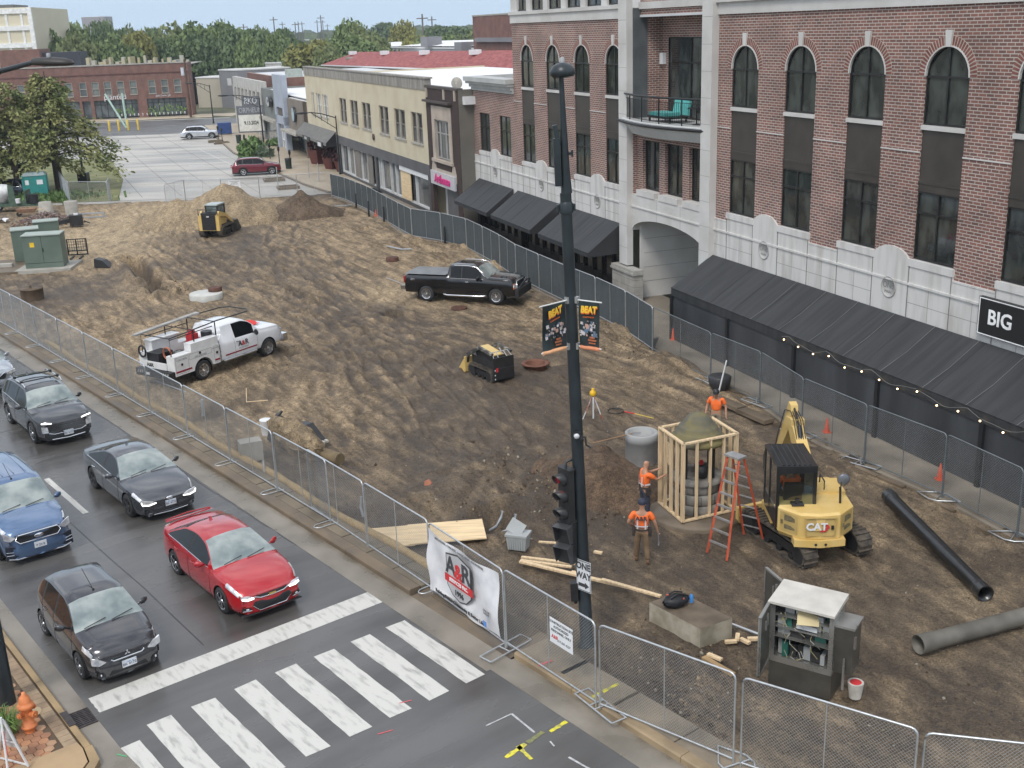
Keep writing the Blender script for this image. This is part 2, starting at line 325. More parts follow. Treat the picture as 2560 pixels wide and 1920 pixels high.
YEL=M('yellow_spray',(.70,.62,.04),.6,col2=(.35,.33,.10),scale=9,fac=(.45,.62)); WSP=M('white_spray',(.35,.36,.36),.6,col2=(.55,.55,.55),scale=9)
def spray(pts,w_,mat,nm,z=.006):
    mb=MB(); r=random.Random(len(pts)*7+int(w_*100))
    for p,q in zip(pts,pts[1:]):
        p=ST(*p,z);q=ST(*q,z);n=Vector((-(q-p).y,(q-p).x,0)).normalized()*w_*.5; k=6; a=[];b=[]
        for i in range(k+1):
            c=p.lerp(q,i/k); j=.6+.5*r.random(); a.append(c+n*j); b.append(c-n*j)
        mb.poly(a+b[::-1])
    struct(mb,nm,mat)
spray([(14.37,12.41),(14.33,11.95)],.10,YEL,'spray_mark'); spray([(14.35,11.35),(14.27,10.80)],.11,YEL,'spray_mark'); spray([(14.40,11.2),(13.91,11.13)],.09,YEL,'spray_mark')
spray([(14.42,11.85),(14.35,11.4)],.12,M('faint_yellow',(.25,.25,.08),.6,col2=(.14,.14,.09),scale=14),'spray_mark')
spray([(14.48,13.12),(14.49,13.4)],.09,YEL,'spray_mark',.155); spray([(14.5,13.5),(14.5,13.95)],.09,YEL,'spray_mark',.134)
spray([(15.31,11.14),(15.29,11.77)],.04,WSP,'spray_mark'); spray([(15.29,11.77),(14.51,11.71)],.05,WSP,'spray_mark'); spray([(14.1,11.75),(13.93,11.71)],.04,WSP,'spray_mark'); spray([(13.5,11.69),(12.9,11.75)],.05,WSP,'spray_mark')
spray([(16.1,13.15),(16.05,13.5)],.06,M('pink_spray',(.6,.10,.12),.6),'spray_mark',.155)
spray([(17.1,10.3),(17.02,10.55)],.03,M('pink_spray',(.6,.10,.12),.6),'spray_mark'); spray([(16.5,9.4),(16.42,9.7)],.03,_mats['pink_spray'],'spray_mark')
spray([(19.3,5.3),(19.1,5.42)],.04,M('green_spray',(.08,.35,.16),.6),'spray_mark',.012)
mb=MB(); 
CRK=M('crack_seal',(.015,.015,.015),.4)
r=random.Random(4)
for a0,b0,a1,b1 in ((30,12.3,60,12.28),(16.8,12.4,30,12.32),(22,8.3,70,8.2),(60,7,61,12),(40,5.2,41,12),(46,8.9,47.5,12.3),(53,8.8,54,12.3),(36.5,9,36.9,12.3)):
    n=26; pts=[(a0+(a1-a0)*k/n+r.uniform(-.03,.03),b0+(b1-b0)*k/n+r.uniform(-.035,.035)) for k in range(n+1)]
    for p,q in zip(pts,pts[1:]):
        P=ST(*p,.0);Q_=ST(*q,0);nn=Vector((-(Q_-P).y,(Q_-P).x,0)).normalized()*.012; mb.poly([P+nn+Vector((0,0,.003)),Q_+nn+Vector((0,0,.003)),Q_-nn+Vector((0,0,.003)),P-nn+Vector((0,0,.003))])
struct(mb,'road_cracks',CRK)
# storm drain
t=thing('storm_drain','dark iron storm drain grate in the gutter by the stop line','drain',ST(20.95,5.22,0),ST_ROT)
mb=MB(); 
for k in range(9): mb.box(-.27+k*.066,-.235+k*.066,-.2,.19,.0,.022)
for y in (-.2,-.07,.06,.17): mb.box(-.3,.3,y,y+.03,-.01,.018)
mb.box(-.32,-.29,-.22,.2,-.02,.024); mb.box(.29,.32,-.22,.2,-.02,.024)
mb.build('grate',M('cast_iron',(.05,.04,.04),.5,.3,.3,8),t)
mb=MB(); mb.box(-.29,.29,-.2,.19,-.05,.009); mb.build('pit',BLK,t)
mb=MB(); mb.box(-.28,.32,-.36,-.22,.0,.145); mb.build('kerb_inlet',_mats['cast_iron'],t)
# ---- site terrain
FENCE_R=[(-14.2,93.3),(-12.91,91.07),(-10.44,85.24),(-8.72,80.2),(-6.68,74.3),(-5.58,71.6),(-3.77,70.65),(-2.46,68.2),(-.61,63.0),(.11,60.0),(2.33,54.26),(3.47,51.47),(4.76,48.67),(5.40,45.69),(6.28,42.71),(7.42,40.02),(8.65,37.29),(9.32,34.18),(10.49,31.38),(11.84,28.72),(12.76,26.08),(13.9,23.3),(15.2,20.4)]
_fy=np.array([p[1] for p in FENCE_R])[::-1]; _fx=np.array([p[0] for p in FENCE_R])[::-1]
def fence_x(y): return np.interp(y,_fy,_fx)+np.where(y<20.4,(20.4-y)*.45,0)
TR=[]   # wheel / track ruts
def tr(P,w_=.3,gap=1.6,d=.07,lug=0): 
    c=np.array(catmull(P,10)); dv=np.gradient(c,axis=0); dv/=np.linalg.norm(dv,axis=1)[:,None]; n=np.stack([-dv[:,1],dv[:,0]],1)
    for sg in (-1,1): TR.append((c+n*sg*gap/2,w_,d,lug))
tr([(-29,92),(-24,77),(-17,66),(-10,56),(-5,48),(-2,40)]); tr([(-28,95),(-22,74),(-16,63),(-9,52),(-2,45),(3,38)],.4,1.7,.09,1); tr([(-27,90),(-20,70),(-12,58),(-7,48),(-5,41),(-3,34)],.4,1.6,.08,1)
tr([(-18,80),(-15,68),(-13,60),(-9,50),(-4,44)],.35,1.5,.06,1); tr([(-16,80),(-14,70),(-12,62),(-8,56)],.4,1.6,.07); tr([(-30,66),(-22,62),(-14,54),(-9,46),(-8,38),(-4,33)],.38,1.6,.07,1)
tr([(-26,58),(-18,52),(-10,48),(-3,46),(4,47)],.38,1.6,.08); tr([(-20,50),(-12,47),(-6,44),(0,43),(5,41)],.4,1.7,.09,1); tr([(-9,40),(-4,37),(1,35),(6,36),(8,35)],.35,1.4,.06,1)
tr([(-6,60),(-2,56),(2,52)],.35,1.6,.05); tr([(7,25),(6,30),(4,36),(1,41)],.42,1.7,.07,1); tr([(10,24),(9,30),(7,35)],.42,1.7,.06,1); tr([(-13,72),(-9,66),(-6,60),(-6,54)],.4,1.6,.05,1); tr([(-25,85),(-23,78),(-19,72),(-13,66),(-9,60)],.4,1.6,.08,1)
tr([(-20,57),(-17,53),(-12,50),(-8,45),(-6,38)],.35,1.5,.06,1)
_r=random.Random(88)
for k in range(17):
    j=lambda q:_r.uniform(-q,q)
    e=_r.choice(((1,44,4,36),(-3,42,-1,33),(-6,44,-5,36),(3,46,7,39),(-2,45,-8,37)))
    tr([(-26+j(3),90+j(2)),(-21+j(2.5),74+j(2)),(-14.5+j(2.5),62+j(2)),(-7.5+j(2),52+j(1.5)),(e[0]+j(1),e[1]+j(1)),(e[2]+j(1.2),e[3]+j(1))],_r.uniform(.22,.42),_r.uniform(1.4,1.8),_r.uniform(.02,.05),_r.choice((0,1)))
for k in range(6):
    j=lambda q:_r.uniform(-q,q)
    tr([(-15+j(2),82+j(2)),(-13+j(2),72+j(2)),(-10+j(2),60+j(2)),(-5+j(2),52+j(2)),(2+j(2),50+j(2))],.3,1.6,.03,1)
def seg_dist(X,Y,c,R0=2.6):
    D_=np.full(X.shape,1e9); ylo=Y.min(1); yhi=Y.max(1); FX,FY,FD=X,Y,D_
    for i in range(0,len(c)-1,1):
        a,b=c[i],c[i+1]; d=b-a; l2=max(1e-9,(d*d).sum()); yc=(a[1]+b[1])/2; rw=np.nonzero((yhi>yc-R0)&(ylo<yc+R0))[0]
        if not len(rw): continue
        sl=slice(rw[0],rw[-1]+1); X=FX[sl];Y=FY[sl];D_=FD[sl]; m_=(abs(X-(a[0]+b[0])/2)<R0)&(abs(Y-yc)<R0)
        if not m_.any(): continue
        x=X[m_]-a[0];y=Y[m_]-a[1];t=np.clip((x*d[0]+y*d[1])/l2,0,1); q=np.hypot(x-t*d[0],y-t*d[1]); D_[m_]=np.minimum(D_[m_],q)
    return FD
TRENCH=np.array([(-23.4,69.0),(-22.2,66.5),(-20.6,63.2),(-19.2,60.2),(-18.6,58.9)])
DKP=np.array(catmull([(-21,78),(-15.5,67),(-10,58),(-4.5,49),(-1,42),(0,34),(2,28)],6))
HOLES=[(-5.6,52.7,.75,.5),(-11.3,38.9,.9,.3),(-8.1,31.9,.8,.35),(-9.3,46.6,.9,.25),(-.5,28.5,.9,.45),(-15.9,47.3,.9,.3),(3.8,32.6,1.1,.0),(1.0,43.2,.9,.15),(-4.3,29.4,.7,.25),(2.5,20.6,1.3,.18)]
BUMPS=[(-2.2,69.5,1.6,.35),(-.3,63,1.2,.25),(4.0,57.5,1.0,.2),(-4.2,67,2.,.22),(0,32.2,2.2,.22),(-1.2,30.8,1.8,.2),(4.4,47.6,1.5,.3),(6.3,42.5,1.3,.3),(9.0,31.3,.8,.2),(-6.7,72.3,1.6,.25),(-17.8,60.8,1.2,.3),(-20.5,64.8,1.1,.3),(-24.3,71.,1.,.18),(1.3,30.0,1.6,.2),(-11,58,2.,.12),(3.2,58.2,2,.2)]
def height(X,Y):
    X=X+(vnoise(X*.7,Y*.7,50)-.5)*.5; Y=Y+(vnoise(X*.7,Y*.7,51)-.5)*.5; h=(fbm(X*.25,Y*.25,1,3)-.5)*.20+(fbm(X*1.3,Y*1.3,7,4,.6)-.5)*.06+(fbm(X*2.9,Y*2.9,21,4,.8)-.5)*.15*(.3+1.4*np.clip((fbm(X*.3,Y*.3,70,3)-.35)*3,0,1))-.03
    mud=np.clip((fbm(X*.16+3,Y*.10,40,4)-.42)*3.2,0,1)
    for c,w_,d,lug in TR:
        q=seg_dist(X,Y,c); g=np.exp(-(q/(w_*.5))**4); lg=(np.sin((X*.8+Y*1.4)*9)*.5+.5)*.5*lug
        h+=-g*d*(.7-.5*lg)+np.exp(-((q-w_*.75)/(w_*.28))**2)*d*.5*(.2+1.3*vnoise(X*3,Y*3,5)); mud=mud+g*(.16+.30*lug*vnoise(X*.5,Y*.5,9))*(.3+1.2*vnoise(X*.35,Y*.35,int(d*1000)))-.14*np.exp(-((q-w_*.8)/.12)**2)
    q=seg_dist(X,Y,TRENCH); h+=-.75*np.exp(-(q/.42)**4)+.30*np.exp(-((q-.85)/.35)**2)*(.4+1.2*vnoise(X*2,Y*2,3)); mud=np.clip(mud+.6*np.exp(-(q/.5)**4),0,1)
    for x,y,r,d in HOLES:
        q=np.hypot(X-x,Y-y); h+=-d*np.exp(-(q/(r*.75))**4)+.25*d*np.exp(-((q-r*1.2)/.3)**2)*(.5+vnoise(X*4,Y*4,2)); mud=np.clip(mud+.7*np.exp(-(q/r)**2)*(d>.1),0,1)
    for x,y,r,d in BUMPS:
        q=np.hypot(X-x,Y-y); h+=d*np.exp(-(q/r)**2)*(.3+1.4*fbm(X*1.9,Y*1.9,33,3))
    # bank rising to the right kerb
    e=fence_x(Y)-.75-X; h+=.10*np.exp(-(np.maximum(e,0)/.9)**2)-.28*np.exp(-((e-1.1)/.7)**2)*(vnoise(X*.5,Y*.35,14)>.35)*vnoise(X*.7,Y*.5,15)
    dk=seg_dist(X,Y,DKP,8); mud=mud+.62*np.exp(-(dk/3.6)**2)*(.25+1.3*fbm(X*.45,Y*.45,91,4)); dark=np.exp(-(((X-5)/9)**2+((Y-25)/9)**2)); mud=np.clip(mud+.75*dark+.25*np.exp(-(((X-3)/10)**2+((Y-36)/8)**2)),0,1)
    sand=np.exp(-(((X+26)/6)**2+((Y-88)/9)**2))+.9*np.exp(-(((X+30)/7)**2+((Y-74)/7)**2))+.7*np.exp(-(((X+5)/3)**2+((Y-58)/3.5)**2))+.35*np.exp(-(((X+12)/3)**2+((Y-36)/9)**2))+.75*np.exp(-(((X-9.5)/1.4)**2+((Y-16)/1.6)**2))+.4*np.exp(-(((X-10.5)/3)**2+((Y-24)/4)**2))+.9*np.exp(-(((X+1)/1.2)**2+((Y-65.5)/4)**2))+.4*np.exp(-(((X+16)/4)**2+((Y-46)/5)**2))
    mud=np.clip(mud-sand*.9*(.5+fbm(X*.5,Y*.5,60,3)),0,1)
    return h,mud,np.clip(sand,0,1)
ys=[9.0]
while ys[-1]<97.5: ys.append(ys[-1]+max(.08,ys[-1]*.0034))
ys=np.array(ys); NX=440; U=np.linspace(0,1,NX)
xl=np.maximum((13.75-.6202*ys)/.7845,-50); xr=fence_x(ys)+.35; X=xl[:,None]+(xr-xl)[:,None]*U[None,:]; Y=np.repeat(ys[:,None],NX,1)
Hh,Mud,Snd=height(X,Y)
across=SDY*X-SDX*Y; edge=np.clip((across-13.8)/.7,0,1); Hh=Hh*edge+(-.02)*(1-edge)
farE=np.clip((97.2-Y)/3,0,1); Hh=Hh*farE-.05*(1-farE)
def hz(x,y):
    h,_,_=height(np.array([[float(x)]]),np.array([[float(y)]])); return float(h[0,0])
me=bpy.data.meshes.new('dirt_ground'); NYn=len(ys); Hh=np.clip(Hh,-.8,.45); Mud=np.clip(Mud+(fbm(X*1.7,Y*1.2,81,5,.65)-.5)*1.5*(.35+Mud),0,1)
V=np.stack([X,Y,Hh],-1).reshape(-1,3); idx=np.arange(NYn*NX).reshape(NYn,NX)
F_=np.stack([idx[:-1,:-1],idx[:-1,1:],idx[1:,1:],idx[1:,:-1]],-1).reshape(-1,4)
me.vertices.add(len(V)); me.vertices.foreach_set('co',V.ravel()); me.loops.add(F_.size); me.loops.foreach_set('vertex_index',F_.ravel()); me.polygons.add(len(F_)); me.polygons.foreach_set('loop_start',np.arange(0,F_.size,4)); me.polygons.foreach_set('loop_total',np.full(len(F_),4)); me.polygons.foreach_set('use_smooth',np.ones(len(F_),bool)); me.update()
at_=me.attributes.new('mud','FLOAT','POINT'); at_.data.foreach_set('value',Mud.ravel()); at2=me.attributes.new('sand','FLOAT','POINT'); at2.data.foreach_set('value',Snd.ravel())
def dirtmat(name,attr=True,mid=(.325,.245,.155),dark=(.058,.042,.031),sand=(.50,.385,.24)):
    mt=bpy.data.materials.new(name); mt.use_nodes=True; n=mt.node_tree; b=n.nodes['Principled BSDF']; b.inputs['Roughness'].default_value=.85; k=n.links.new
    tx=n.nodes.new('ShaderNodeTexCoord')
    def noise(s,d=6,r=.6,st=None):
        q=n.nodes.new('ShaderNodeTexNoise'); q.inputs['Scale'].default_value=s; q.inputs['Detail'].default_value=d; q.inputs['Roughness'].default_value=r
        if st: 
            mpp=n.nodes.new('ShaderNodeMapping'); mpp.inputs['Scale'].default_value=st; mpp.inputs['Rotation'].default_value=(0,0,.55); k(tx.outputs['Object'],mpp.inputs[0]); k(mpp.outputs[0],q.inputs['Vector'])
        else: k(tx.outputs['Object'],q.inputs['Vector'])
        return q
    def ramp(src,p0,p1,c0,c1):
        q=n.nodes.new('ShaderNodeValToRGB'); q.color_ramp.elements[0].position=p0; q.color_ramp.elements[1].position=p1; q.color_ramp.elements[0].color=(*c0,1); q.color_ramp.elements[1].color=(*c1,1); k(src,q.inputs[0]); return q
    def mix(f,a,b_,t='MIX'):
        q=n.nodes.new('ShaderNodeMixRGB'); q.blend_type=t
        if hasattr(f,'links'): k(f,q.inputs[0])
        else: q.inputs[0].default_value=f
        for i,z in ((1,a),(2,b_)):
            if hasattr(z,'links'): k(z,q.inputs[i])
            else: q.inputs[i].default_value=(*z,1)
        return q.outputs[0]
    n1=noise(1.1,8,.62,(1.5,.55,1)); n2=noise(6,6,.7); n3=noise(22,5,.7)
    base=mix(ramp(n1.outputs['Fac'],.38,.62,(0,0,0),(1,1,1)).outputs[0],[c*.72 for c in mid],[c*1.22 for c in mid])
    if attr:
        q=n.nodes.new('ShaderNodeMapping'); q.vector_type='TEXTURE'; q.inputs['Rotation'].default_value=(0,0,.50); q.inputs['Scale'].default_value=(.42,3.4,1); k(tx.outputs['Object'],q.inputs[0]); sn=n.nodes.new('ShaderNodeTexNoise'); sn.inputs['Scale'].default_value=1.0; sn.inputs['Detail'].default_value=7; sn.inputs['Roughness'].default_value=.6; sn.inputs['Distortion'].default_value=.8; k(q.outputs[0],sn.inputs['Vector'])
        base=mix(1.0,base,ramp(sn.outputs['Fac'],.36,.62,(.50,.48,.46),(1.22,1.2,1.16)).outputs[0],'MULTIPLY')
        am=n.nodes.new('ShaderNodeAttribute'); am.attribute_name='mud'; as_=n.nodes.new('ShaderNodeAttribute'); as_.attribute_name='sand'
        md=n.nodes.new('ShaderNodeMath'); md.operation='MULTIPLY'; k(am.outputs['Fac'],md.inputs[0]); k(ramp(n2.outputs['Fac'],.33,.6,(.45,.45,.45),(1,1,1)).outputs[0],md.inputs[1])
        sm_=n.nodes.new('ShaderNodeMath'); sm_.operation='MULTIPLY'; k(as_.outputs['Fac'],sm_.inputs[0]); k(ramp(n1.outputs['Fac'],.35,.6,(.35,.35,.35),(1,1,1)).outputs[0],sm_.inputs[1])
        base=mix(sm_.outputs[0],base,sand); base=mix(md.outputs[0],base,dark)
        rr=n.nodes.new('ShaderNodeMapRange'); rr.inputs[3].default_value=.88; rr.inputs[4].default_value=.62; k(am.outputs['Fac'],rr.inputs[0]); k(rr.outputs[0],b.inputs['Roughness'])
    base=mix(1.0,base,ramp(n2.outputs['Fac'],.36,.64,(.60,.60,.60),(1.35,1.35,1.35)).outputs[0],'MULTIPLY'); base=mix(1.0,base,ramp(n3.outputs['Fac'],.34,.66,(.50,.50,.50),(1.5,1.5,1.5)).outputs[0],'MULTIPLY')
    k(base,b.inputs['Base Color'])
    ad=n.nodes.new('ShaderNodeMath'); k(n2.outputs['Fac'],ad.inputs[0]); k(n3.outputs['Fac'],ad.inputs[1])
    bp=n.nodes.new('ShaderNodeBump'); bp.inputs['Strength'].default_value=.9; bp.inputs['Distance'].default_value=.09; k(ad.outputs[0],bp.inputs['Height']); k(bp.outputs[0],b.inputs['Normal'])
    _mats[name]=mt; return mt
DIRT=dirtmat('site_dirt'); me.materials.append(DIRT); link('dirt_ground',me,kind='structure')
DIRTD=dirtmat('dark_dirt',False,mid=(.13,.09,.058)); SANDM=dirtmat('sand_pile_dirt',False,mid=(.33,.25,.155))
# loose clods and stones
mb=MB(); r=random.Random(12)
ICO=[(0,0,1),(.89,0,.45),(.28,.85,.45),(-.72,.53,.45),(-.72,-.53,.45),(.28,-.85,.45),(.72,.53,-.45),(-.28,.85,-.45),(-.89,0,-.45),(-.28,-.85,-.45),(.72,-.53,-.45),(0,0,-1)]
ICF=[(0,1,2),(0,2,3),(0,3,4),(0,4,5),(0,5,1),(1,6,2),(2,7,3),(3,8,4),(4,9,5),(5,10,1),(2,6,7),(3,7,8),(4,8,9),(5,9,10),(1,10,6),(7,6,11),(8,7,11),(9,8,11),(10,9,11),(6,10,11)]
def clod(mb,x,y,z,s):
    e=Euler((r.random()*6,r.random()*6,r.random()*6)).to_matrix(); sx=(s*r.uniform(.7,1.3),s*r.uniform(.7,1.3),s*r.uniform(.5,.9))
    mb.add([Vector((x,y,z))+e@Vector((p[0]*sx[0]*r.uniform(.8,1.2),p[1]*sx[1],p[2]*sx[2])) for p in ICO],ICF)
pts=[]
for k in range(3600):
    y=12+ (r.random()**1.6)*80; a=float(np.interp(y,ys,xl))+.8; b=float(np.interp(y,ys,xr))-.9; x=r.uniform(a,b); pts.append((x,y,.010+.028*r.random()**2.5))
for cx,cy,rr_,n in ((0,31,2.6,260),(1.6,29.6,1.6,200),(-2.2,69.5,2.2,150),(5.5,44.5,1.6,160),(-18,60.5,1.5,120),(2.6,18.7,1.2,500),(3.4,20.5,1.3,200),(4.5,47,1.8,120),(8.8,30,1.3,120)):
    for k in range(n): pts.append((r.gauss(cx,rr_*.5),r.gauss(cy,rr_*.6),.014+.05*r.random()**2.5))
P_=np.array(pts); HH,_,_=height(P_[:,0][:,None],P_[:,1][:,None])
for (x,y,s),h in zip(pts,HH[:,0]):
    if x<fence_x(np.array([y]))[0]-.4 and SDY*x-SDX*y>14.2: mb.mi=r.choice((0,0,0,0,0,1,1,2)); clod(mb,x,y,h+s*.3,s)
mb.build('dirt_clods',[DIRTD,SANDM,M('pale_stone_bits',(.27,.24,.19),.85,0,.3,5)],label='loose dirt clods and small stones scattered over the construction site',cat='dirt clods',kind='stuff')
# piles
def pile(name,label,peaks,R,mat,seed,n=70):
    cx=sum(p[0] for p in peaks)/len(peaks); cy=sum(p[1] for p in peaks)/len(peaks); g=np.linspace(-R,R,n); A,B=np.meshgrid(g,g); X=A+cx;Y=B+cy; h=np.full(X.shape,-.5)
    for x,y,r_,z in peaks:
        q=np.hypot(X-x,Y-y)+ (fbm(X*.5,Y*.5,seed,3)-.5)*1.4; h=np.maximum(h,z*(1-q/r_))
    z0=h.copy(); h=h+(fbm(X*1.2,Y*1.2,seed+5,4)-.5)*.35*(z0>-.2)+np.abs(fbm(X*2.4,Y*2.4,seed+9,3)-.5)*.25
    base,_,_=height(X,Y); h=np.where(h>-.25,h+.0,-.5); h=np.minimum(h,np.maximum(peaks[0][3]*1.05,h*.97)); 
    mb=MB(); mb.grid([[(A[i,j],B[i,j],max(h[i,j],-.25)) for j in range(n)] for i in range(n)]); 
    keep=[f for f in range(len(mb.f)) if max(mb.v[q][2] for q in mb.f[f])>-.2]; mb.f=[mb.f[k] for k in keep]; mb.m=[0]*len(keep); mb.sm=[True]*len(keep)
    for k in range(90):
        an=r.random()*6.28; q=r.uniform(.55,.95)*R*.8; clod(mb,q*math.cos(an),q*math.sin(an)*.9,.05,r.uniform(.04,.12))
    mb.build(name,mat,loc=(cx,cy,0),label=label,cat='dirt pile')
pile('sand_pile','large tan sand pile behind the compact track loader',[(-21.0,84.6,4.6,2.7),(-24.2,83.2,3.2,1.9),(-19.0,85.6,3.2,1.3),(-22.6,84.0,3,1.9)],6.5,SANDM,80)
pile('soil_pile','dark brown soil pile near the far corner of the screened fence',[(-15.5,85.2,2.9,1.75),(-16.8,85.6,1.5,.7),(-14.2,86.2,1.6,.6)],4.2,DIRTD,90)
pile('soil_pile','reddish brown dirt mound between the lamp pole and the concrete manhole barrel',[(2.5,30.6,2.2,1.15),(3.5,29.4,1.2,.5)],3.0,dirtmat('red_dirt',False,mid=(.135,.088,.054)),95)
# ---- right side kerb pieces and sidewalk
fp=catmull(FENCE_R,3)
mb=MB(); L0=[(float(p[0])-.12,float(p[1])) for p in fp]
rows=[]
for x,y in L0:
    off=24.6; s=(Vector((x,y,0))-BQ).dot(Vector((-.3506,.9365,0))); q=BF(s,-1.5); rows.append([(x,y,-.5),(x,y,.10),(q.x,q.y,.10)])
mb.grid(rows,False)
struct(mb,'right_sidewalk',M('right_walk',(.22,.19,.15),.6,0,.25,.7,detail=7,rvar=.15,bump=.2,bscale=30))
mb=MB(); r=random.Random(31)
for i,(x,y) in enumerate(L0[:-1]):
    x2,y2=L0[i+1]
    if r.random()<.75:
        d=Vector((x2-x,y2-y,0)); n=Vector((d.y,-d.x,0)).normalized(); n=n if n.x>0 else -n; a=Vector((x,y,0))-n*.32; 
        b=a+d*.96; w_=n*.17; q=[a,b,b+w_,a+w_]; mb.prism([(p.x,p.y) for p in q],-.3,.11+r.uniform(-.02,.03))
struct(mb,'broken_kerb',DCONC)
# far parking lot, streets
LOT=M('lot_concrete',(.25,.235,.21),.5,0,col2=(.45,.43,.39),scale=.22,detail=8,rvar=.2,stretch=(.45,1.6,1),fac=(.32,.6),bump=.1,bscale=20)
LK=[(-14.9,96.6),(-18,102.5),(-25.0,118.5),(-31.5,134),(-39.5,158.1),(-46,178)]
mb=MB(); mb.poly([(-60,97,0),(-15.0,96.2,0)]+[(x,y,0) for x,y in LK[1:]]+[(-46,196,0),(-95,196,0),(-95,97,0)]); struct(mb,'parking_lot',LOT)
mb=MB(); mb.poly([(-33,95.2,-.03),(-15.5,95.8,-.03),(-15.2,98,.003),(-40,98,.003),(-40,95.4,-.03)]); struct(mb,'lot_edge',LOT)
mb=MB()
r=random.Random(8)
for k in range(15):
    x0=-62+k*3.4; 
    for j in range(16): 
        y=98+j*5; a=x0-(y-98)*.42
        if a>-17-(y-97)*.43: continue
        mb.poly([(a,y,.004),(a+.05,y,.004),(a+.05-2.1,y+5,.004),(a-2.1,y+5,.004)])
for j in range(12): 
    y=101+j*5.2; mb.poly([(-60,y,.004),(-16-(y-97)*.42,y+1.5,.004),(-16-(y-97)*.42,y+1.57,.004),(-60,y+.07,.004)])
struct(mb,'lot_joints',M('joint_dark',(.12,.115,.11),.7))
mb=MB(); 
for k in range(16):
    y=100+r.random()*55; x=-20-(y-97)*.43-r.random()*26; w_=1+r.random()*2.5; h=.5+r.random()*1.4; mb.poly([(x,y,.005),(x+w_,y+.1,.005),(x+w_-h*.4,y+h,.005),(x-h*.4,y+h,.005)])
struct(mb,'lot_patches',M('patch_light',(.44,.43,.40),.5,0,.1,.6,rvar=.2))
mb=MB()
for x0,y0,x1,y1 in ((-27,117,-34,133),(-34,133,-37.5,141),(-31,128,-36.8,127.2),(-25.5,112.5,-30.5,112),(-23.2,104.5,-27.5,104.2)):
    p=Vector((x0,y0,.008));q=Vector((x1,y1,.008));n=Vector((-(q-p).y,(q-p).x,0)).normalized()*.07; mb.poly([p+n,q+n,q-n,p-n])
struct(mb,'stall_lines',PAINT)
mb=MB(); mb.poly([(-120,158,.006),(-47,166,.006),(-28,168,.006),(100,185,.006),(100,205,.006),(-30,196,.006),(-120,190,.006)]); struct(mb,'cross_street',M('far_asphalt',(.11,.11,.112),.45,0,.2,.3,rvar=.15))
mb=MB(); rows=[]
for x,y in LK:
    s=(Vector((x,y,0))-BQ).dot(Vector((-.3506,.9365,0))); q=BF(s,-2); rows.append([(x,y,-.3),(x,y,.13),(x+.25,y+.1,.13),(q.x,q.y,.13)])
mb.grid(rows,False); struct(mb,'far_sidewalk',M('far_walk',(.34,.27,.19),.55,0,.15,.5,rvar=.15,col2=(.42,.36,.27)))
mb=MB(); 
for (x,y),(x2,y2) in zip(LK,LK[1:]):
    d=Vector((x2-x,y2-y,0)); n=Vector((-d.y,d.x,0)).normalized(); mb.prism([(p.x,p.y) for p in (Vector((x,y,0)),Vector((x2,y2,0)),Vector((x2,y2,0))+n*.2,Vector((x,y,0))+n*.2)],-.2,.14)
struct(mb,'far_kerb',DCONC)
mb=MB(); mb.poly([(-100,196,.13),(-50,200,.13),(-46,197,.13),(-46,205,.13),(-100,206,.13)]); mb.poly([(-100,196,.13),(-100,195.8,-.1),(-50,199.8,-.1),(-50,200,.13)]); struct(mb,'planted_sidewalk',_mats['far_walk'])
mb=MB(); mb.poly([(-48,110,.02),(-44,96.5,.02),(-33,96.6,.02),(-37.5,112,.02),(-44.5,130,.02),(-90,160,.02),(-90,97,.02),(-58,92,.02)]); struct(mb,'grass_verge',M('verge_grass',(.12,.14,.05),.9,0,col2=(.22,.21,.10),scale=.8))
# ================================================================ BUILDINGS
BRK=brick('red_brick',(.25,.115,.090),(.145,.078,.066),(.46,.41,.365),.30,.10,.014)
BRK2=brick('dark_red_brick',(.19,.078,.058),(.145,.062,.048),(.27,.20,.16),.32,.11,.010)
BRK3=brick('brown_brick',(.050,.028,.024),(.038,.022,.020),(.05,.035,.03),.32,.11,.010)
STN=M('pale_stone',(.50,.485,.46),.75,0,.10,.7,col2=(.60,.59,.57),detail=8,bump=.15,bscale=60)
STR=M('streaked_stone',(.46,.44,.41),.75,0,col2=(.60,.59,.57),scale=1.2,detail=7,stretch=(2.2,2.2,.35),fac=(.3,.55))
JNT=M('stone_joint',(.22,.215,.205),.9)
FRM=M('bronze_frame',(.022,.021,.020),.4,.2,.2,4)
SPN=M('bronze_panel',(.060,.052,.045),.45,.2,.15,1.2)
AWN=M('black_awning_canvas',(.030,.031,.033),.62,0,.25,1.0,bump=.1,bscale=200,stretch=(4,.4,.4))
WIN=M('window_glass',(.020,.024,.024),.05,0,col2=(.055,.065,.06),scale=1.6,stretch=(1.2,1,.6),fac=(.42,.62),spec=.7,detail=3)
def xz(mb,pts,y0,y1): return mb.xprism(pts,y0,y1)
def arc(xc,zc,rx,rz,a0,a1,n): return [(xc+rx*math.cos(a0+(a1-a0)*k/n),zc+rz*math.sin(a0+(a1-a0)*k/n)) for k in range(n+1)]
bld=thing('brick_building','four storey red brick building with pale stone base, arched windows and black awnings','building',BQ,BROT)
B=bld
WR=[8.45,12.1,15.78,19.5,23.25,27.0]     # window columns right of the entrance (local X)
WL=[-3.03,-6.72,-10.45,-14.18]            # left of it
HW=.93
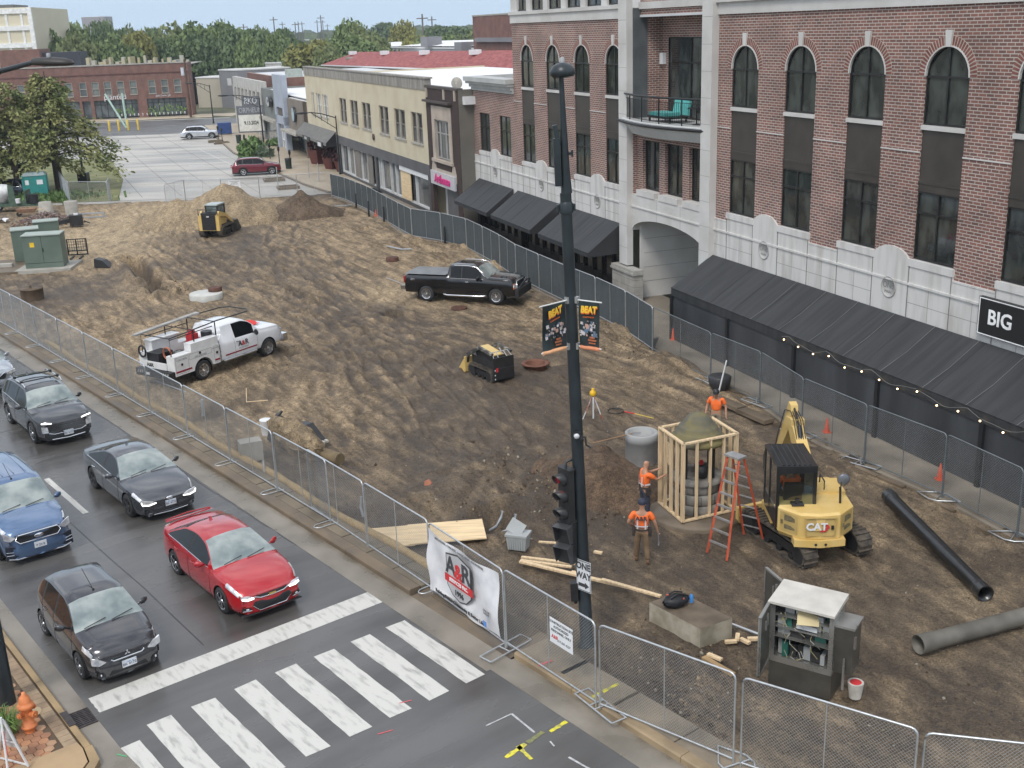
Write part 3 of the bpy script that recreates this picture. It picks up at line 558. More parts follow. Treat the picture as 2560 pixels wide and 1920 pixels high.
# brick walls: piers between columns
mb=MB()
def wallrun(x0,x1,cols,zb,zt,spring,R_):
    xs=sorted(cols); e=[x0]
    for c in xs: e+= [c-HW,c+HW]
    e.append(x1)
    for i in range(0,len(e),2): mb.box(e[i],e[i+1],0,.35,zb,spring)
    # head band over the arches
    e2=[x0]+[ (a+b)/2 for a,b in zip(xs,xs[1:])]+[x1]
    for c,a,b in zip(xs,e2,e2[1:]):
        l=[(a,spring),(c-HW,spring)]+arc(c,spring,HW,R_,PI,PI/2,10)[1:]+[(c,zt),(a,zt)]
        r_=[(b,spring),(c+HW,spring)]+arc(c,spring,HW,R_,0,PI/2,10)[1:]+[(c,zt),(b,zt)]
        xz(mb,l,0,.35); xz(mb,r_,0,.35)
wallrun(6.5,30,WR,5.0,13.17,11.12,.88); mb.box(5.7,6.5,0,.35,5.0,13.17); mb.build('brick_wall',BRK,B); mb=MB(); wallrun(-16.4,-1.9,WL,5.0,13.17,11.12,.88)
# left wing two storeys
xs=[-21.7,-18.0]; e=[-23.7,-22.6,-20.75,-18.95,-17.1,-16.4]
for i in range(0,6,2): mb.box(e[i],e[i+1],0,.35,5.0,7.83)
mb.box(-23.7,-16.4,0,.35,7.83,9.25)
# near ends, side and back walls
mb.box(-16.4,-16.05,.35,22,9.0,16.5); mb.box(-23.7,-23.35,.35,22,0,9.2)
mb.box(-1.9,-1.06,0.0,.35,5.0,13.17)
mb.build('brick_wall',BRK,B)
mb=MB()
# entrance bay: recess side walls, back wall around the balcony door, piers between the three windows
mb.box(-1.06,-.4,1.5,1.8,8.7,13.3); mb.box(3.7,5.7,1.5,1.8,8.7,13.3); mb.box(-.4,3.7,1.5,1.8,12.3,13.3); mb.box(-1.06,5.7,1.4,1.45,8.6,8.7)
mb.box(-1.06,-1.0,.75,1.5,8.7,13.3)
mb.box(5.62,5.7,.1,1.5,8.7,13.3)
for a,b in ((-1.05,-.47),(1.14,1.69),(3.29,3.86),(5.44,5.7)): mb.box(a,b,.22,.5,5.0,7.76)
mb.box(-1.05,5.7,.22,.5,7.76,8.1)
mb.box(-1.06,5.7,.4,.8,13.3,14.0)
mb.build('entrance_brick',BRK,B)
mb=MB(); mb.box(-1.06,-1.01,.0,.75,8.7,13.6); mb.build('granite_return',M('grey_granite',(.10,.11,.115),.3,0,.2,1.2,bump=.05),B)
# stone base course with alternating arched tops
mb=MB()
def stonerun(x0,x1,cols,arched,z0,full):
    xs=sorted(cols)
    for c in xs: mb.box(c-HW-.06,c+HW+.06,-.06,.36,z0,5.22); mb.box(c-HW-.08,c+HW+.08,-.10,.36,5.22,5.45)
    g=[x0]+xs+[x1]
    for i in range(len(g)-1):
        a=g[i]+(HW+.06 if i>0 else 0); b=g[i+1]-(HW+.06 if i<len(g)-2 else 0)
        if b-a<.05: continue
        c=(a+b)/2; h=(b-a)/2
        if any(abs(c-q)<.6 for q in arched): xz(mb,[(a,z0),(b,z0)]+arc(c,5.28,h,.46,0,PI,12),-.08,.34); 
        else: mb.box(a,b,-.06,.34,z0,5.10); mb.box(a,b,-.075,.34,5.06,5.115)
    mb.box(x0,x1,-.11,-.05,4.60,4.67)
stonerun(6.5,30,WR,(10.27,17.64,25.1),3.0,1); stonerun(-23.7,-1.9,WL+[-18.0,-21.7],(-4.87,-12.3,-19.85),3.0,1)
mb.mi=1
for x in [c+s*.96 for c in WR+WL+[-18.0,-21.7] for s in (-1,1)]: mb.box(x-.008,x+.008,-.0835,-.05,3.3,5.3)
for x in [c for c in WR+WL]+[10.27,17.64,25.1,13.94,21.4]: mb.box(x-.007,x+.007,-.0625,-.05,3.3,4.6)
mb.box(6.5,30,-.0627,-.05,4.02,4.035); mb.box(-23.7,-1.9,-.0627,-.05,4.02,4.035)
mb.mi=0
mb.build('stone_base',[STR,JNT],B)
# pilasters, band, upper storey
mb=MB(); 
for a,b in ((-1.9,-1.06),(5.7,6.5)): mb.box(a,b,-.32,.0,1.75 if a<0 else .1,20); 
mb.box(-16.45,-1.9,-.08,.35,13.17,13.62); mb.box(-16.5,-1.9,-.16,.35,13.62,13.80); mb.box(6.5,30,-.08,.35,13.17,13.62); mb.box(6.5,30,-.20,.35,13.62,13.86); mb.box(-1.06,5.7,.3,.8,13.55,13.85)
mb.box(6.5,30,0,.35,13.86,20)
for k in range(9):
    x=-16.4+k*2.42 if k<6 else 0
    if k<6: mb.box(x,x+.62,-.03,.3,13.8,17)
mb.box(-16.4,-15.5,.0,22,13.8,17); mb.box(-16.4,-1.9,0,.3,16.2,20)
mb.box(-1.06,-.6,.5,.9,13.85,17); mb.box(1.9,2.2,.5,.9,13.85,17); mb.box(5.2,5.7,.5,.9,13.85,17)
mb.build('stone_trim',STN,B)
mb=MB(); mb.mi=1
for z in np.arange(2.6,14,1.05): 
    for a,b in ((-1.9,-1.06),(5.7,6.5)): mb.box(a,b,-.3235,-.31,z,z+.012)
mb.build('pilaster_joints',[JNT,JNT],B)
# entrance arch face
mb=MB(); zt=5.25
pts=[(-1.06,5.2),(-1.06,3.45)]+arc(2.32,3.45,3.38,.76,PI,0,18)[1:-1]+[(5.7,3.45),(5.7,5.2)]; 
xz(mb,pts,-.05,.35)
for a,b in ((-.55,1.22),(1.61,3.37),(3.78,5.52)): mb.box(a,b,-.09,.35,5.2,5.47)
mb.box(-1.06,5.7,-.10,-.045,4.6,4.66)
mb.box(-1.06,-.9,.35,5.0,.1,4.6); mb.box(-.9,2.6,4.9,5.1,.1,4.6)   # alcove side and back walls
mb.box(-1.06,5.7,.35,5,4.35,4.6)
mb.build('entrance_arch',STN,B)
mb=MB()
for x in (1.4,3.6): mb.box(x-.007,x+.007,-.0535,-.04,4.1 if x>2 else 4.15,5.2)
for z in (.9,1.6,2.3,3.0): mb.box(-.895,-.89,.5,4.8,z,z+.014); mb.box(-.8,2.6,4.89,4.897,z,z+.014)
mb.build('entrance_joints',JNT,B)
mb=MB(); mb.box(2.6,5.7,4.6,4.66,.1,4.35); mb.build('entrance_glazing',WIN,B)
mb=MB(); 
for x in (2.6,3.4,4.2,5.0): mb.box(x,x+.07,4.5,4.62,.1,4.35)
mb.box(2.6,5.7,4.5,4.6,2.3,2.38); mb.build('entrance_frame',FRM,B)
mb=MB(); mb.box(-2.35,-.02,-.5,.0,.05,1.45); mb.box(-2.42,.05,-.58,0,1.45,1.55); mb.box(-2.38,.02,-.55,0,1.55,1.68); mb.mi=1
for z in (.45,.85,1.2): mb.box(-2.355,-.015,-.505,-.0,z,z+.018)
for k,z in enumerate((.05,.45,.85)): 
    for x in (-1.7+.3*(k%2),-1.0+.3*(k%2)): mb.box(x,x+.016,-.505,-.4,z,z+.38)
mb.build('pier_base',[M('rusticated_stone',(.36,.35,.32),.8,0,.15,2,bump=.5,bscale=25),JNT],B)
# windows
def wframe(xc,hw,z0,z1,arch=False,tr=None,mull=1,y=.04,R_=.88,par=B,spring=None,glass=WIN,nm='window'):
    mb=MB(); t=.055
    if arch:
        out=[(xc-hw,z0),(xc+hw,z0)]+arc(xc,spring,hw,R_,0,PI,14); 
        for i in range(len(out)):
            a=out[i];b=out[(i+1)%len(out)]; ia=(xc+(a[0]-xc)*.935,z0+t+(a[1]-z0)*(1-.085/ (z1-z0)*1.2) if a[1]>z0+.01 else z0+t); ib=(xc+(b[0]-xc)*.935,z0+t+(b[1]-z0)*(1-.085/(z1-z0)*1.2) if b[1]>z0+.01 else z0+t)
            xz(mb,[a,b,ib,ia],y,y+.08)
    else:
        mb.box(xc-hw,xc-hw+t,y,y+.08,z0,z1); mb.box(xc+hw-t,xc+hw,y,y+.08,z0,z1); mb.box(xc-hw+t,xc+hw-t,y,y+.08,z1-t,z1); mb.box(xc-hw+t,xc+hw-t,y,y+.08,z0,z0+t)
    if mull: mb.box(xc-.035,xc+.035,y+.003,y+.075,z0+t,(z1 if arch else z1)-t)
    for z in (tr or []): mb.box(xc-hw+t,xc-.035,y+.005,y+.07,z-.035,z+.035); mb.box(xc+.035,xc+hw-t,y+.005,y+.07,z-.035,z+.035)
    f=mb.build(nm,FRM,par); mb=MB(); yy=y+.05
    if arch: mb.poly([(p[0],yy,p[1]) for p in [(xc-hw,z0),(xc+hw,z0)]+arc(xc,spring,hw,R_,0,PI,14)])
    else: mb.poly([(xc-hw,yy,z0),(xc+hw,yy,z0),(xc+hw,yy,z1),(xc-hw,yy,z1)])
    mb.build('pane',glass,f); return f
VO=[M('voussoir_brick',(.20,.075,.06),.8,0,.2,4),M('mortar',(.42,.36,.31),.9)]
for c in WR+WL:
    wframe(c,HW,9.68,12.0,True,[11.1],spring=11.12)
    wframe(c,HW,5.47,7.62,tr=[6.95])
    mb=MB(); mb.box(c-HW,c+HW,.04,.1,7.95,9.50); mb.box(c-HW,c+HW,.01,.14,7.86,7.95); mb.box(c-HW,c+HW,.03,.12,7.62,7.86); mb.build('spandrel_panel',SPN,B)
    mb=MB(); mb.box(c-HW-.02,c+HW+.02,-.035,.3,9.52,9.66); mb.build('sill',STN,B)
    mb=MB(); n=22; mb.mi=1; o=arc(c,11.12,HW+.30,1.19,0,PI,16); i_=arc(c,11.12,HW-.0,.88,0,PI,16)
    for k in range(16): xz(mb,[o[k],o[k+1],i_[k+1],i_[k]],-.012,.02)
    mb.mi=0; n=30
    for k in range(n):
        a0=PI*k/n+.02; a1=PI*(k+1)/n-.02; xz(mb,[(c+(HW+.29)*math.cos(a0),11.12+1.18*math.sin(a0)),(c+(HW+.29)*math.cos(a1),11.12+1.18*math.sin(a1)),(c+(HW+.03)*math.cos(a1),11.12+.905*math.sin(a1)),(c+(HW+.03)*math.cos(a0),11.12+.905*math.sin(a0))],-.02,.0)
    mb.mi=2; n=14; o=arc(c,11.12,HW+.03,.91,0,PI,n); i_=arc(c,11.12,HW-.02,.865,0,PI,n)
    for k in range(n): xz(mb,[o[k],o[k+1],i_[k+1],i_[k]],-.035,.2)
    mb.mi=2; xz(mb,[(c-.10,11.98),(c+.10,11.98),(c+.145,12.46),(c-.145,12.46)],-.07,.1)
    mb.build('window_arch',VO+[STN],B)
for a,b in zip(WR,WR[1:]+[30]): 
    mb=MB(); mb.box(a+HW,b-HW,-.03,.0,8.80,8.84); mb.build('stone_stripe',STN,B)
for a,b in zip(sorted(WL)[:-1],sorted(WL)[1:]):
    mb=MB(); mb.box(a+HW,b-HW,-.03,.0,8.80,8.84); mb.build('stone_stripe',STN,B)
mb=MB(); mb.box(6.5,WR[0]-HW,-.03,0,8.80,8.84); mb.box(-16.4,-15.08,-.03,0,8.80,8.84); mb.build('stone_stripe',STN,B)
for c in (-21.67,-18.03): wframe(c,.92,5.47,7.83,tr=[6.95])
for c in (.34,2.49,4.65): wframe(c,.8,5.5,7.76,y=.38,tr=[])
wframe(1.65,2.05,8.75,12.3,y=1.5,tr=[11.2],nm='balcony_door')
for k in range(6):
    wframe(-16.4+k*2.42+1.52,.88,13.82,16.2,y=.08,nm='upper_window')
for a,b in ((-.6,1.9),(2.2,5.2)): wframe((a+b)/2,(b-a)/2,13.87,16.5,y=.6,nm='upper_window')
# wing cornice and roof
mb=MB(); mb.box(-23.8,-16.4,-.10,.4,9.2,9.4); mb.box(-23.85,-16.4,-.22,.4,9.4,9.62); mb.box(-23.95,-16.35,-.42,.5,9.62,9.78); mb.box(-24.0,-16.3,-.55,.6,9.78,10.05)
mb.box(-24.0,-23.7,.6,21,9.3,10.05); mb.build('wing_cornice',M('cornice_paint',(.42,.43,.42),.6,0,.1,1),B)
mb=MB(); mb.box(-23.6,-16.4,.5,21,9.5,9.6); mb.box(-16.05,30,.35,22,13.2,13.3); mb.build('flat_roof',M('roof_membrane',(.55,.56,.57),.6,0,.1,.4),B)
# storefront glazing below
mb=MB(); mb.box(-23.6,-2.45,.35,.4,.1,3.3); mb.box(6.5,30,.3,.4,.1,3.3); mb.build('storefront_glass',M('storefront_glass',(.018,.020,.021),.06,0,col2=(.07,.065,.05),scale=.9,fac=(.5,.7),stretch=(2,1,.6)),B)
mb=MB(); 
for x in np.arange(-23.5,-2.4,1.15): mb.box(x,x+.09,.22,.36,.1,3.3)
mb.box(-23.6,-2.45,.24,.37,.1,.55); mb.box(-23.6,-2.45,.23,.36,2.35,2.45)
mb.box(-23.7,-23.3,-.02,.3,.1,3.0); mb.box(-16.3,-15.9,-.02,.3,.1,3.0); mb.box(-9.3,-8.9,-.02,.3,.1,3.0)
mb.build('storefront_frame',FRM,B)
# awnings
def awning(x0,x1,off=1.9,zw=3.62,zf=2.32,zv=2.1,nm='awning',seams=3):
    mb=MB(); mb.poly([(x0,-.1,zw),(x1,-.1,zw),(x1,-off,zf),(x0,-off,zf)]); mb.poly([(x0,-off,zf),(x1,-off,zf),(x1,-off,zv),(x0,-off,zv)])
    for x in (x0,x1): mb.poly([(x,-.1,zw),(x,-off,zf),(x,-off,zv),(x,-.1,zv+.05)]) if nm=='awning' else None
    mb.poly([(x0,-.1,zw-.03),(x1,-.1,zw-.03),(x1,-off+.02,zf-.03),(x0,-off+.02,zf-.03)])
    mb.tube([(x0,-off,zf),(x1,-off,zf)],.02,5)
    n=max(1,int((x1-x0)/1.5))
    for k in range(1,n): x=x0+(x1-x0)*k/n; mb.tube([(x,-.1,zw+.001),(x,-off,zf+.002)],.006,4)
    return mb.build(nm,AWN,B)
awning(-22.9,-16.75); awning(-16.0,-9.75); awning(-8.6,-2.15); aw=awning(6.46,30,2.05,3.54,2.34,2.0)
# patio enclosure under the big awning
mb=MB(); mb.box(6.5,30,-2.0,-1.97,.12,2.02); mb.poly([(6.5,-2.0,.12),(6.5,0,.12),(6.5,0,3.45),(6.5,-2.0,2.3)]); mb.build('patio_curtain',M('dark_vinyl_curtain',(.050,.054,.060),.35,0,.3,.5,stretch=(2,2,.4)),aw)
for x in (6.5,10.9,15.3,19.8,24.3,28.8):
    mb=MB(); mb.box(x-.07,x+.07,-2.1,-2.0,.1,2.02); mb.build('patio_post',BLK,aw)
# BIG sign
mb=MB(); mb.box(21.85,26.6,-.24,-.1,3.80,4.94); sg=mb.build('sign_board',M('sign_black',(.012,.013,.013),.45),B)
mb=MB(); 
for a,b,c,d in ((21.88,26.57,4.89,4.92),(21.88,26.57,3.82,3.85),(21.88,21.91,3.85,4.89),(26.54,26.57,3.85,4.89)): mb.box(a,b,-.252,-.24,c,d)
mb.build('sign_border',M('sign_white',(.8,.8,.8),.5),sg)
text('BIG',.62,_mats['sign_white'],sg,face_m((22.72,-.245,4.37),(1,0,0),(0,0,1)),bold=.012)
# medallions
for x in (10.27,17.64,25.1,-4.87,-12.3,-19.85):
    mb=MB(); mb.lathe([(.36,-.095),(.36,-.105),(.33,-.115),(.33,-.10),(.001,-.10)],(x,0,4.36),22,'Y'); md=mb.build('stone_medallion',M('medallion_stone',(.38,.375,.36),.8,0,.1,3),B)
    text('ONE',.30,JNT,md,face_m((x,-.104,4.42),(1,0,0),(0,0,1)),ext=.003,sx=.85); text('MAIN',.14,JNT,md,face_m((x,-.104,4.20),(1,0,0),(0,0,1)),ext=.003)
# balcony
mb=MB(); n=16
def bow(t,e=0): x=-2.1+8.05*t; return (x,-(.08+.62*math.sin(PI*min(max(t,0),1)))-e)
prof=[(8.05,-.25),(8.35,-.05),(8.5,.0),(8.52,.12),(8.70,.14),(8.73,.08)]
rows=[[(bow(k/n,e)[0],bow(k/n,e)[1],z) for k in range(n+1)] for z,e in prof]+[[(bow(k/n)[0],.2,8.73) for k in range(n+1)]]
mb.grid(rows,False); mb.grid([[(bow(k/n,-.25)[0],bow(k/n,-.25)[1],8.05) for k in range(n+1)],[(bow(k/n)[0],.4,8.05) for k in range(n+1)]],False)
mb.box(-1.06,5.7,0,1.5,8.55,8.72)
bal=mb.build('balcony',M('balcony_stone',(.52,.53,.52),.6,0,.08,1),B)
mb=MB()
mb.tube([(*bow(k/n,.02),9.85) for k in range(n+1)],.05,6); mb.tube([(*bow(k/n,.0),9.68) for k in range(n+1)],.018,4); mb.tube([(*bow(k/n,.0),8.84) for k in range(n+1)],.018,4); mb.tube([(*bow(k/n,.17),8.6) for k in range(n+1)],.07,5)
for k in range(67): x,y=bow(k/66); mb.tube([(x,y,8.84),(x,y,9.68)],.011,4)
for k in range(6): x,y=bow(k/5); mb.tube([(x,y,8.72),(x,y,9.85)],.03,4)
mb.build('railing',BLK,bal)
# wall lamp on balcony
mb=MB(); mb.cb((-.75,1.4,11.35),(.32,.18,.5)); mb.build('wall_lamp',WHT,B)
# patio furniture on the balcony: own things
def bfl(x,y,z): return BM@Vector((x,y,z))
TEAL=M('teal_cushion',(.10,.42,.40),.8,0,.1,3)
t=thing('lounge_chair','double teal cushioned lounge chair on the balcony','chair',bfl(2.1,.15,8.73),BROT)
mb=MB(); mb.box(-1.0,.5,-.45,.35,.28,.42); mb.build('seat_cushion',TEAL,t); mb=MB(); mb.cb((-.22+.35,.42,.62),(.62,.12,.62),rx=-.2); mb.cb((.45+.35,.42,.62),(.62,.12,.62),rx=-.2); mb.build('back_cushion',TEAL,t)
mb=MB(); mb.box(-1.05,.95,-.5,.45,.18,.26); [mb.box(x,x+.06,y,y+.06,0,.2) for x in (-1.0,.85) for y in (-.45,.36)]; mb.build('frame',BLK,t)
t=thing('patio_table','small round dark patio table near the right side of the balcony','table',bfl(4.3,.3,8.73),BROT)
mb=MB(); mb.lathe([(.4,.68),(.4,.71)],seg=18); mb.build('tabletop',BLK,t); mb=MB(); mb.lathe([(.03,0),(.03,.68)],seg=8); mb.lathe([(.2,0),(.03,.06)],seg=10); mb.build('leg',BLK,t)
# string lights on the big awning
t=thing('string_lights','string of warm lit bulbs sagging along the front of the big black awning','string lights',BM@Vector((0,0,0)),BROT)
mb=MB(); wp=[]; x=14.7; 
for k in range(61): q=k/60; xx=14.7+14*q; wp.append((xx,-2.16,2.32-.20*abs(math.sin(xx*1.45))-.03*math.sin(xx*5)))
mb.tube(wp,.007,4); 
for x in (12.6,14.4,16.2,18.1,20,21.9,23.7,25.6): mb.tube([(x,-.12,3.56),(x+.02,-1.2,2.87),(x-.05,-2.1,2.36)],.007,4); 
mb.build('wire',M('light_wire',(.20,.20,.19),.6),t)
BUL=M('lit_bulb',(1,.72,.38),.4,emis=5,var=0)
for k in range(16):
    xx=14.85+k*.86; mb=MB(); z=2.32-.20*abs(math.sin(xx*1.45))-.09; mb.ball((xx,-2.17,z),.028,6); bl=mb.build('bulb',BUL,t); mb=MB(); mb.lathe([(.016,z+.03),(.016,z+.08)],(xx,-2.17,0),6); mb.build('socket',BLK,bl)
# ---------------------------------------------------------------- cream building
def bthing(label,off,nm='building_block',cat='building'): return thing(nm,label,cat,BF(0,off),BROT)
cr_=bthing('long two storey cream stucco building with grey parapet and empty storefronts',1.0,'cream_building'); CREAM=M('cream_stucco',(.50,.43,.30),.85,0,.1,.5,col2=(.58,.52,.39),detail=8,fac=(.3,.6)); GRP=M('weathered_parapet',(.20,.185,.165),.85,0,col2=(.33,.31,.28),scale=1.0,stretch=(2.5,1,.4),detail=7)
wins=[(-71.7,-70.3,1),(-69.3,-67.0,1),(-66.3,-64.0,1),(-58.85,-56.1,0),(-54.6,-51.7,0),(-50.2,-47.2,0),(-44.4,-41.5,0),(-39.8,-36.7,0),(-35.1,-32.2,0)]
mb=MB(); mb.box(-74.5,-30.9,0,.3,7.28,9.0); mb.box(-74.5,-30.9,0,.3,3.75,5.08)
e=[-74.5]+[q for w_ in wins for q in w_[:2]]+[-30.9]
for i in range(0,len(e),2): mb.box(e[i],e[i+1],0,.3,5.08,7.28)
mb.box(-74.5,-74.2,.3,20,0,9); mb.box(-31.2,-30.9,.3,20,0,9); mb.build('wall',CREAM,cr_)
mb=MB(); mb.box(-74.5,-30.9,-.06,.4,8.95,9.75); mb.box(-74.55,-30.8,-.12,.5,9.72,9.82); mb.build('parapet',GRP,cr_)
mb=MB(); mb.box(-61.5,-30.9,-.05,.3,2.98,3.75); mb.box(-74.5,-61.5,-.03,.3,2.7,3.75); mb.build('sign_fascia',M('grey_fascia',(.10,.10,.105),.7,0,.15,.6),cr_)
for a,b,wht in wins:
    for k in range(2):
        x0=a+(b-a)*(k*.52); x1=x0+(b-a)*.46; mb=MB(); fm=WHT if wht else M('old_window_frame',(.17,.155,.135),.7,0,.15,2)
        mb.box(x0,x0+.09,.12,.2,5.1,7.26); mb.box(x1-.09,x1,.12,.2,5.1,7.26); mb.box(x0+.09,x1-.09,.12,.2,7.14,7.26); mb.box(x0+.09,x1-.09,.12,.2,6.12,6.22); mb.box(x0+.09,x1-.09,.12,.2,5.1,5.2)
        f=mb.build('window',fm,cr_); mb=MB(); mb.box(x0+.02,x1-.02,.22,.24,5.1,6.2); mb.build('lower_sash',M('grey_sash_glass',(.16,.165,.17),.2,0,.15,1) if not wht else WIN,f); mb=MB(); mb.box(x0+.02,x1-.02,.2,.22,6.2,7.26); mb.build('upper_sash',GLD,f)
    mb=MB(); mb.box(a-.1,b+.1,-.08,.2,4.98,5.1); mb.box(a+(b-a)*.46,a+(b-a)*.52,.02,.2,5.1,7.28); mb.build('sill',CONC,cr_)
SFW=M('white_storefront_frame',(.55,.56,.56),.5,0,.1,2)
mb=MB(); mb.box(-74,-31,.35,.4,.1,3.0); mb.build('storefront_glass',M('shop_glass',(.05,.055,.06),.08,0,col2=(.16,.165,.16),scale=.7,stretch=(2,1,.5)),cr_)
mb=MB(); 
for x in (-60.2,-57.5,-55.2,-52.6,-50.2,-47.6,-46.2,-45.4,-42.6,-41,-39.5,-35.4,-31.5): mb.box(x,x+.10,.15,.36,.1,3.0)
mb.box(-60.2,-31.5,.16,.36,2.88,2.98); mb.box(-60.2,-31.5,.16,.36,.35,.47); mb.build('storefront_frame',SFW,cr_)
mb=MB(); mb.box(-60.2,-31,.1,.34,.1,.35); mb.box(-61.4,-60.2,-.02,.34,.1,3.0); mb.box(-46.9,-46.3,-.02,.34,.1,3.0); mb.box(-31.5,-30.9,-.02,.34,.1,3.0); mb.build('bulkhead',M('dark_bulkhead',(.07,.07,.072),.6,0,.2,2),cr_)
mb=MB(); mb.box(-54.6,-52.5,.1,.16,.5,2.85); mb.build('shop_panel',M('grey_panelling',(.17,.155,.14),.8,0,.25,3,stretch=(5,5,.5)),cr_); mb=MB(); mb.box(-49.9,-48.2,.1,.16,.4,2.9); mb.build('shop_panel',M('grey_panelling',(.17,.155,.14),.8,0,.25,3,stretch=(5,5,.5)),cr_)
mb=MB(); mb.box(-39.3,-36.6,.1,.16,.45,2.9); mb.build('plywood_panel',PLY,cr_)
mb=MB(); mb.box(-39.3,-31.5,.0,.15,2.62,2.97); mb.build('white_lintel',WHT,cr_)
mb=MB(); mb.box(-74.2,-31.2,.4,20.2,8.75,8.85); mb.build('flat_roof',M('white_roof_membrane',(.70,.70,.69),.55,0,.08,.3,col2=(.76,.76,.76),rvar=.1),cr_)
# metal awning at the left end with sign
MAW=M('ribbed_metal',(.24,.23,.215),.45,.4,.1,2)
mb=MB(); x0,x1=-76.5,-61.3; mb.poly([(x0,-.02,3.98),(x1,-.02,3.98),(x1,-1.05,2.98),(x0,-1.05,2.98)]); mb.poly([(x0,-1.05,2.98),(x1,-1.05,2.98),(x1,-1.05,2.7),(x0,-1.05,2.7)])
for k in range(31): x=x0+(x1-x0)*k/30; mb.tube([(x,-.02,4.0),(x,-1.05,3.0)],.035,4)
ma=mb.build('ribbed_awning',MAW,cr_); mb=MB(); mb.poly([(x1,-.02,3.96),(x1,-1.05,2.96),(x1,-1.05,2.6),(x1,-.02,2.6)]); mb.poly([(x0,-.02,3.96),(x0,-1.05,2.96),(x0,-1.05,2.6),(x0,-.02,2.6)]); mb.build('awning_end',BLK,ma)
mb=MB(); mb.box(-72.5,-69.0,-1.14,-1.07,2.55,3.0); mb.box(-65.2,-62.6,-1.14,-1.07,2.45,2.95); sgn=mb.build('sign_plate',BLK,ma); text('BISTRO',.36,WHT,sgn,face_m((-70.75,-1.15,2.78),(1,0,0),(0,0,1)))
mb=MB(); mb.box(-64.8,-63.3,-1.15,-1.14,2.5,2.9); mb.build('sign_panel',WHT,sgn)
mb=MB(); mb.lathe([(.28,-.06),(.28,-.12),(.01,-.12)],(-46.5,0,4.6),14,'Y'); mb.build('round_vent',M('rust_vent',(.07,.05,.04),.8),cr_)
# brown narrow building
br_=bthing('narrow dark brown brick building with stone bay window and pink lettered sign',1.05,'brown_building')
mb=MB(); mb.box(-30.88,-30.2,0,.3,0,9.2); mb.box(-24.7,-23.7,0,.3,0,9.2); mb.box(-30.2,-24.7,0,.3,8.0,9.2); mb.box(-30.2,-29.6,0,.3,3.6,8.0); mb.box(-25.3,-24.7,0,.3,3.6,8.0); mb.box(-29.0,-25.7,-.05,.3,3.78,4.3); mb.build('wall',BRK3,br_)
mb=MB(); mb.box(-23.72,-23.7,.02,20,0,9.25); mb.box(-24.3,-23.7,.02,14,0,9.2); mb.build('side_wall',M('beige_stucco',(.33,.31,.27),.85,0,.08,.5),br_)
LIM=M('limestone',(.42,.36,.30),.8,0,.12,1)
mb=MB(); mb.box(-29.6,-25.3,-.05,.3,7.1,8.0); mb.box(-29.6,-29.0,-.05,.3,4.4,7.1); mb.box(-25.9,-25.3,-.05,.3,4.4,7.1); mb.box(-29.7,-25.2,-.16,.3,4.22,4.42); xz(mb,[(-30.2,3.6),(-30.2,3.1),(-24.7,3.1),(-24.7,3.6),(-25.0,4.2),(-25.5,4.2),(-25.6,3.78),(-29.2,3.78),(-29.4,4.2),(-29.9,4.2)],-.03,.3)
for x in (-30.5,-26.6,-24.3): mb.box(x-.12,x+.12,-.08,.02,8.5,9.15)
mb.build('limestone_surround',LIM,br_)
mb=MB(); mb.box(-30.9,-25.0,-.30,.0,8.22,8.36); mb.box(-30.95,-23.7,-.06,.35,9.15,9.32); mb.build('cornice',M('dark_cornice',(.07,.055,.05),.6),br_)
for a,b in ((-28.9,-28.2),(-28.1,-26.9),(-26.8,-26.0)): wframe((a+b)/2,(b-a)/2,4.5,7.05,tr=[6.2],mull=0,y=.08,par=br_)
for o in tree(br_): 
    if o.name.startswith('window'): o.data.materials[0]=M('pale_window_frame',(.38,.38,.37),.6)
mb=MB(); mb.box(-30.1,-24.75,-.18,-.04,2.62,3.55); sb=mb.build('sign_board',M('pale_sign',(.50,.49,.51),.6,0,.05,1),br_)
text('Arthouse',.82,M('pink_letters',(.62,.04,.22),.5),sb,face_m((-27.4,-.19,3.08),(1,0,0),(0,0,1)),ext=.05,bold=.02,shear=.2,sx=1.1)
mb=MB(); mb.box(-30.2,-24.7,.9,1.0,0,2.7); mb.box(-27.6,-24.7,.2,.3,0,2.62); mb.build('shopfront',M('grey_shopfront',(.10,.10,.105),.5,0,.15,1),br_); mb=MB(); mb.box(-29.9,-28.2,.8,.88,.1,2.4); mb.build('door',SFW,br_)
mb=MB(); mb.box(-30.5,-24,.4,16,9.0,9.1); mb.build('flat_roof',_mats['white_roof_membrane'],br_)
mb=MB(); mb.box(-24.7,-23.3,.3,1.2,8.3,8.8); mb.build('chimney_cap',WHT,br_); mb=MB(); mb.box(-25.8,-24.0,3.5,4.5,9.0,9.9); mb.build('chimney',BRK2,br_)
mb=MB(); mb.lathe([(.05,0),(.75,.25),(.8,.3)],(0,0,0),16,'Y',True,False); 
t=thing('satellite_dish','pale satellite dish on the roof edge above the brown building','satellite dish',BF(26.4,.2,9.2),BROT+.9); t.scale=(.5,.5,.5); o=mb.build('dish',CONC,t); o.location=(0,-.2,.65); mb=MB(); mb.tube([(0,0,0),(0,0,.6)],.04,6); mb.tube([(0,-.2,.6),(0,.9,.65)],.02,4); mb.build('mast',GAL,t)
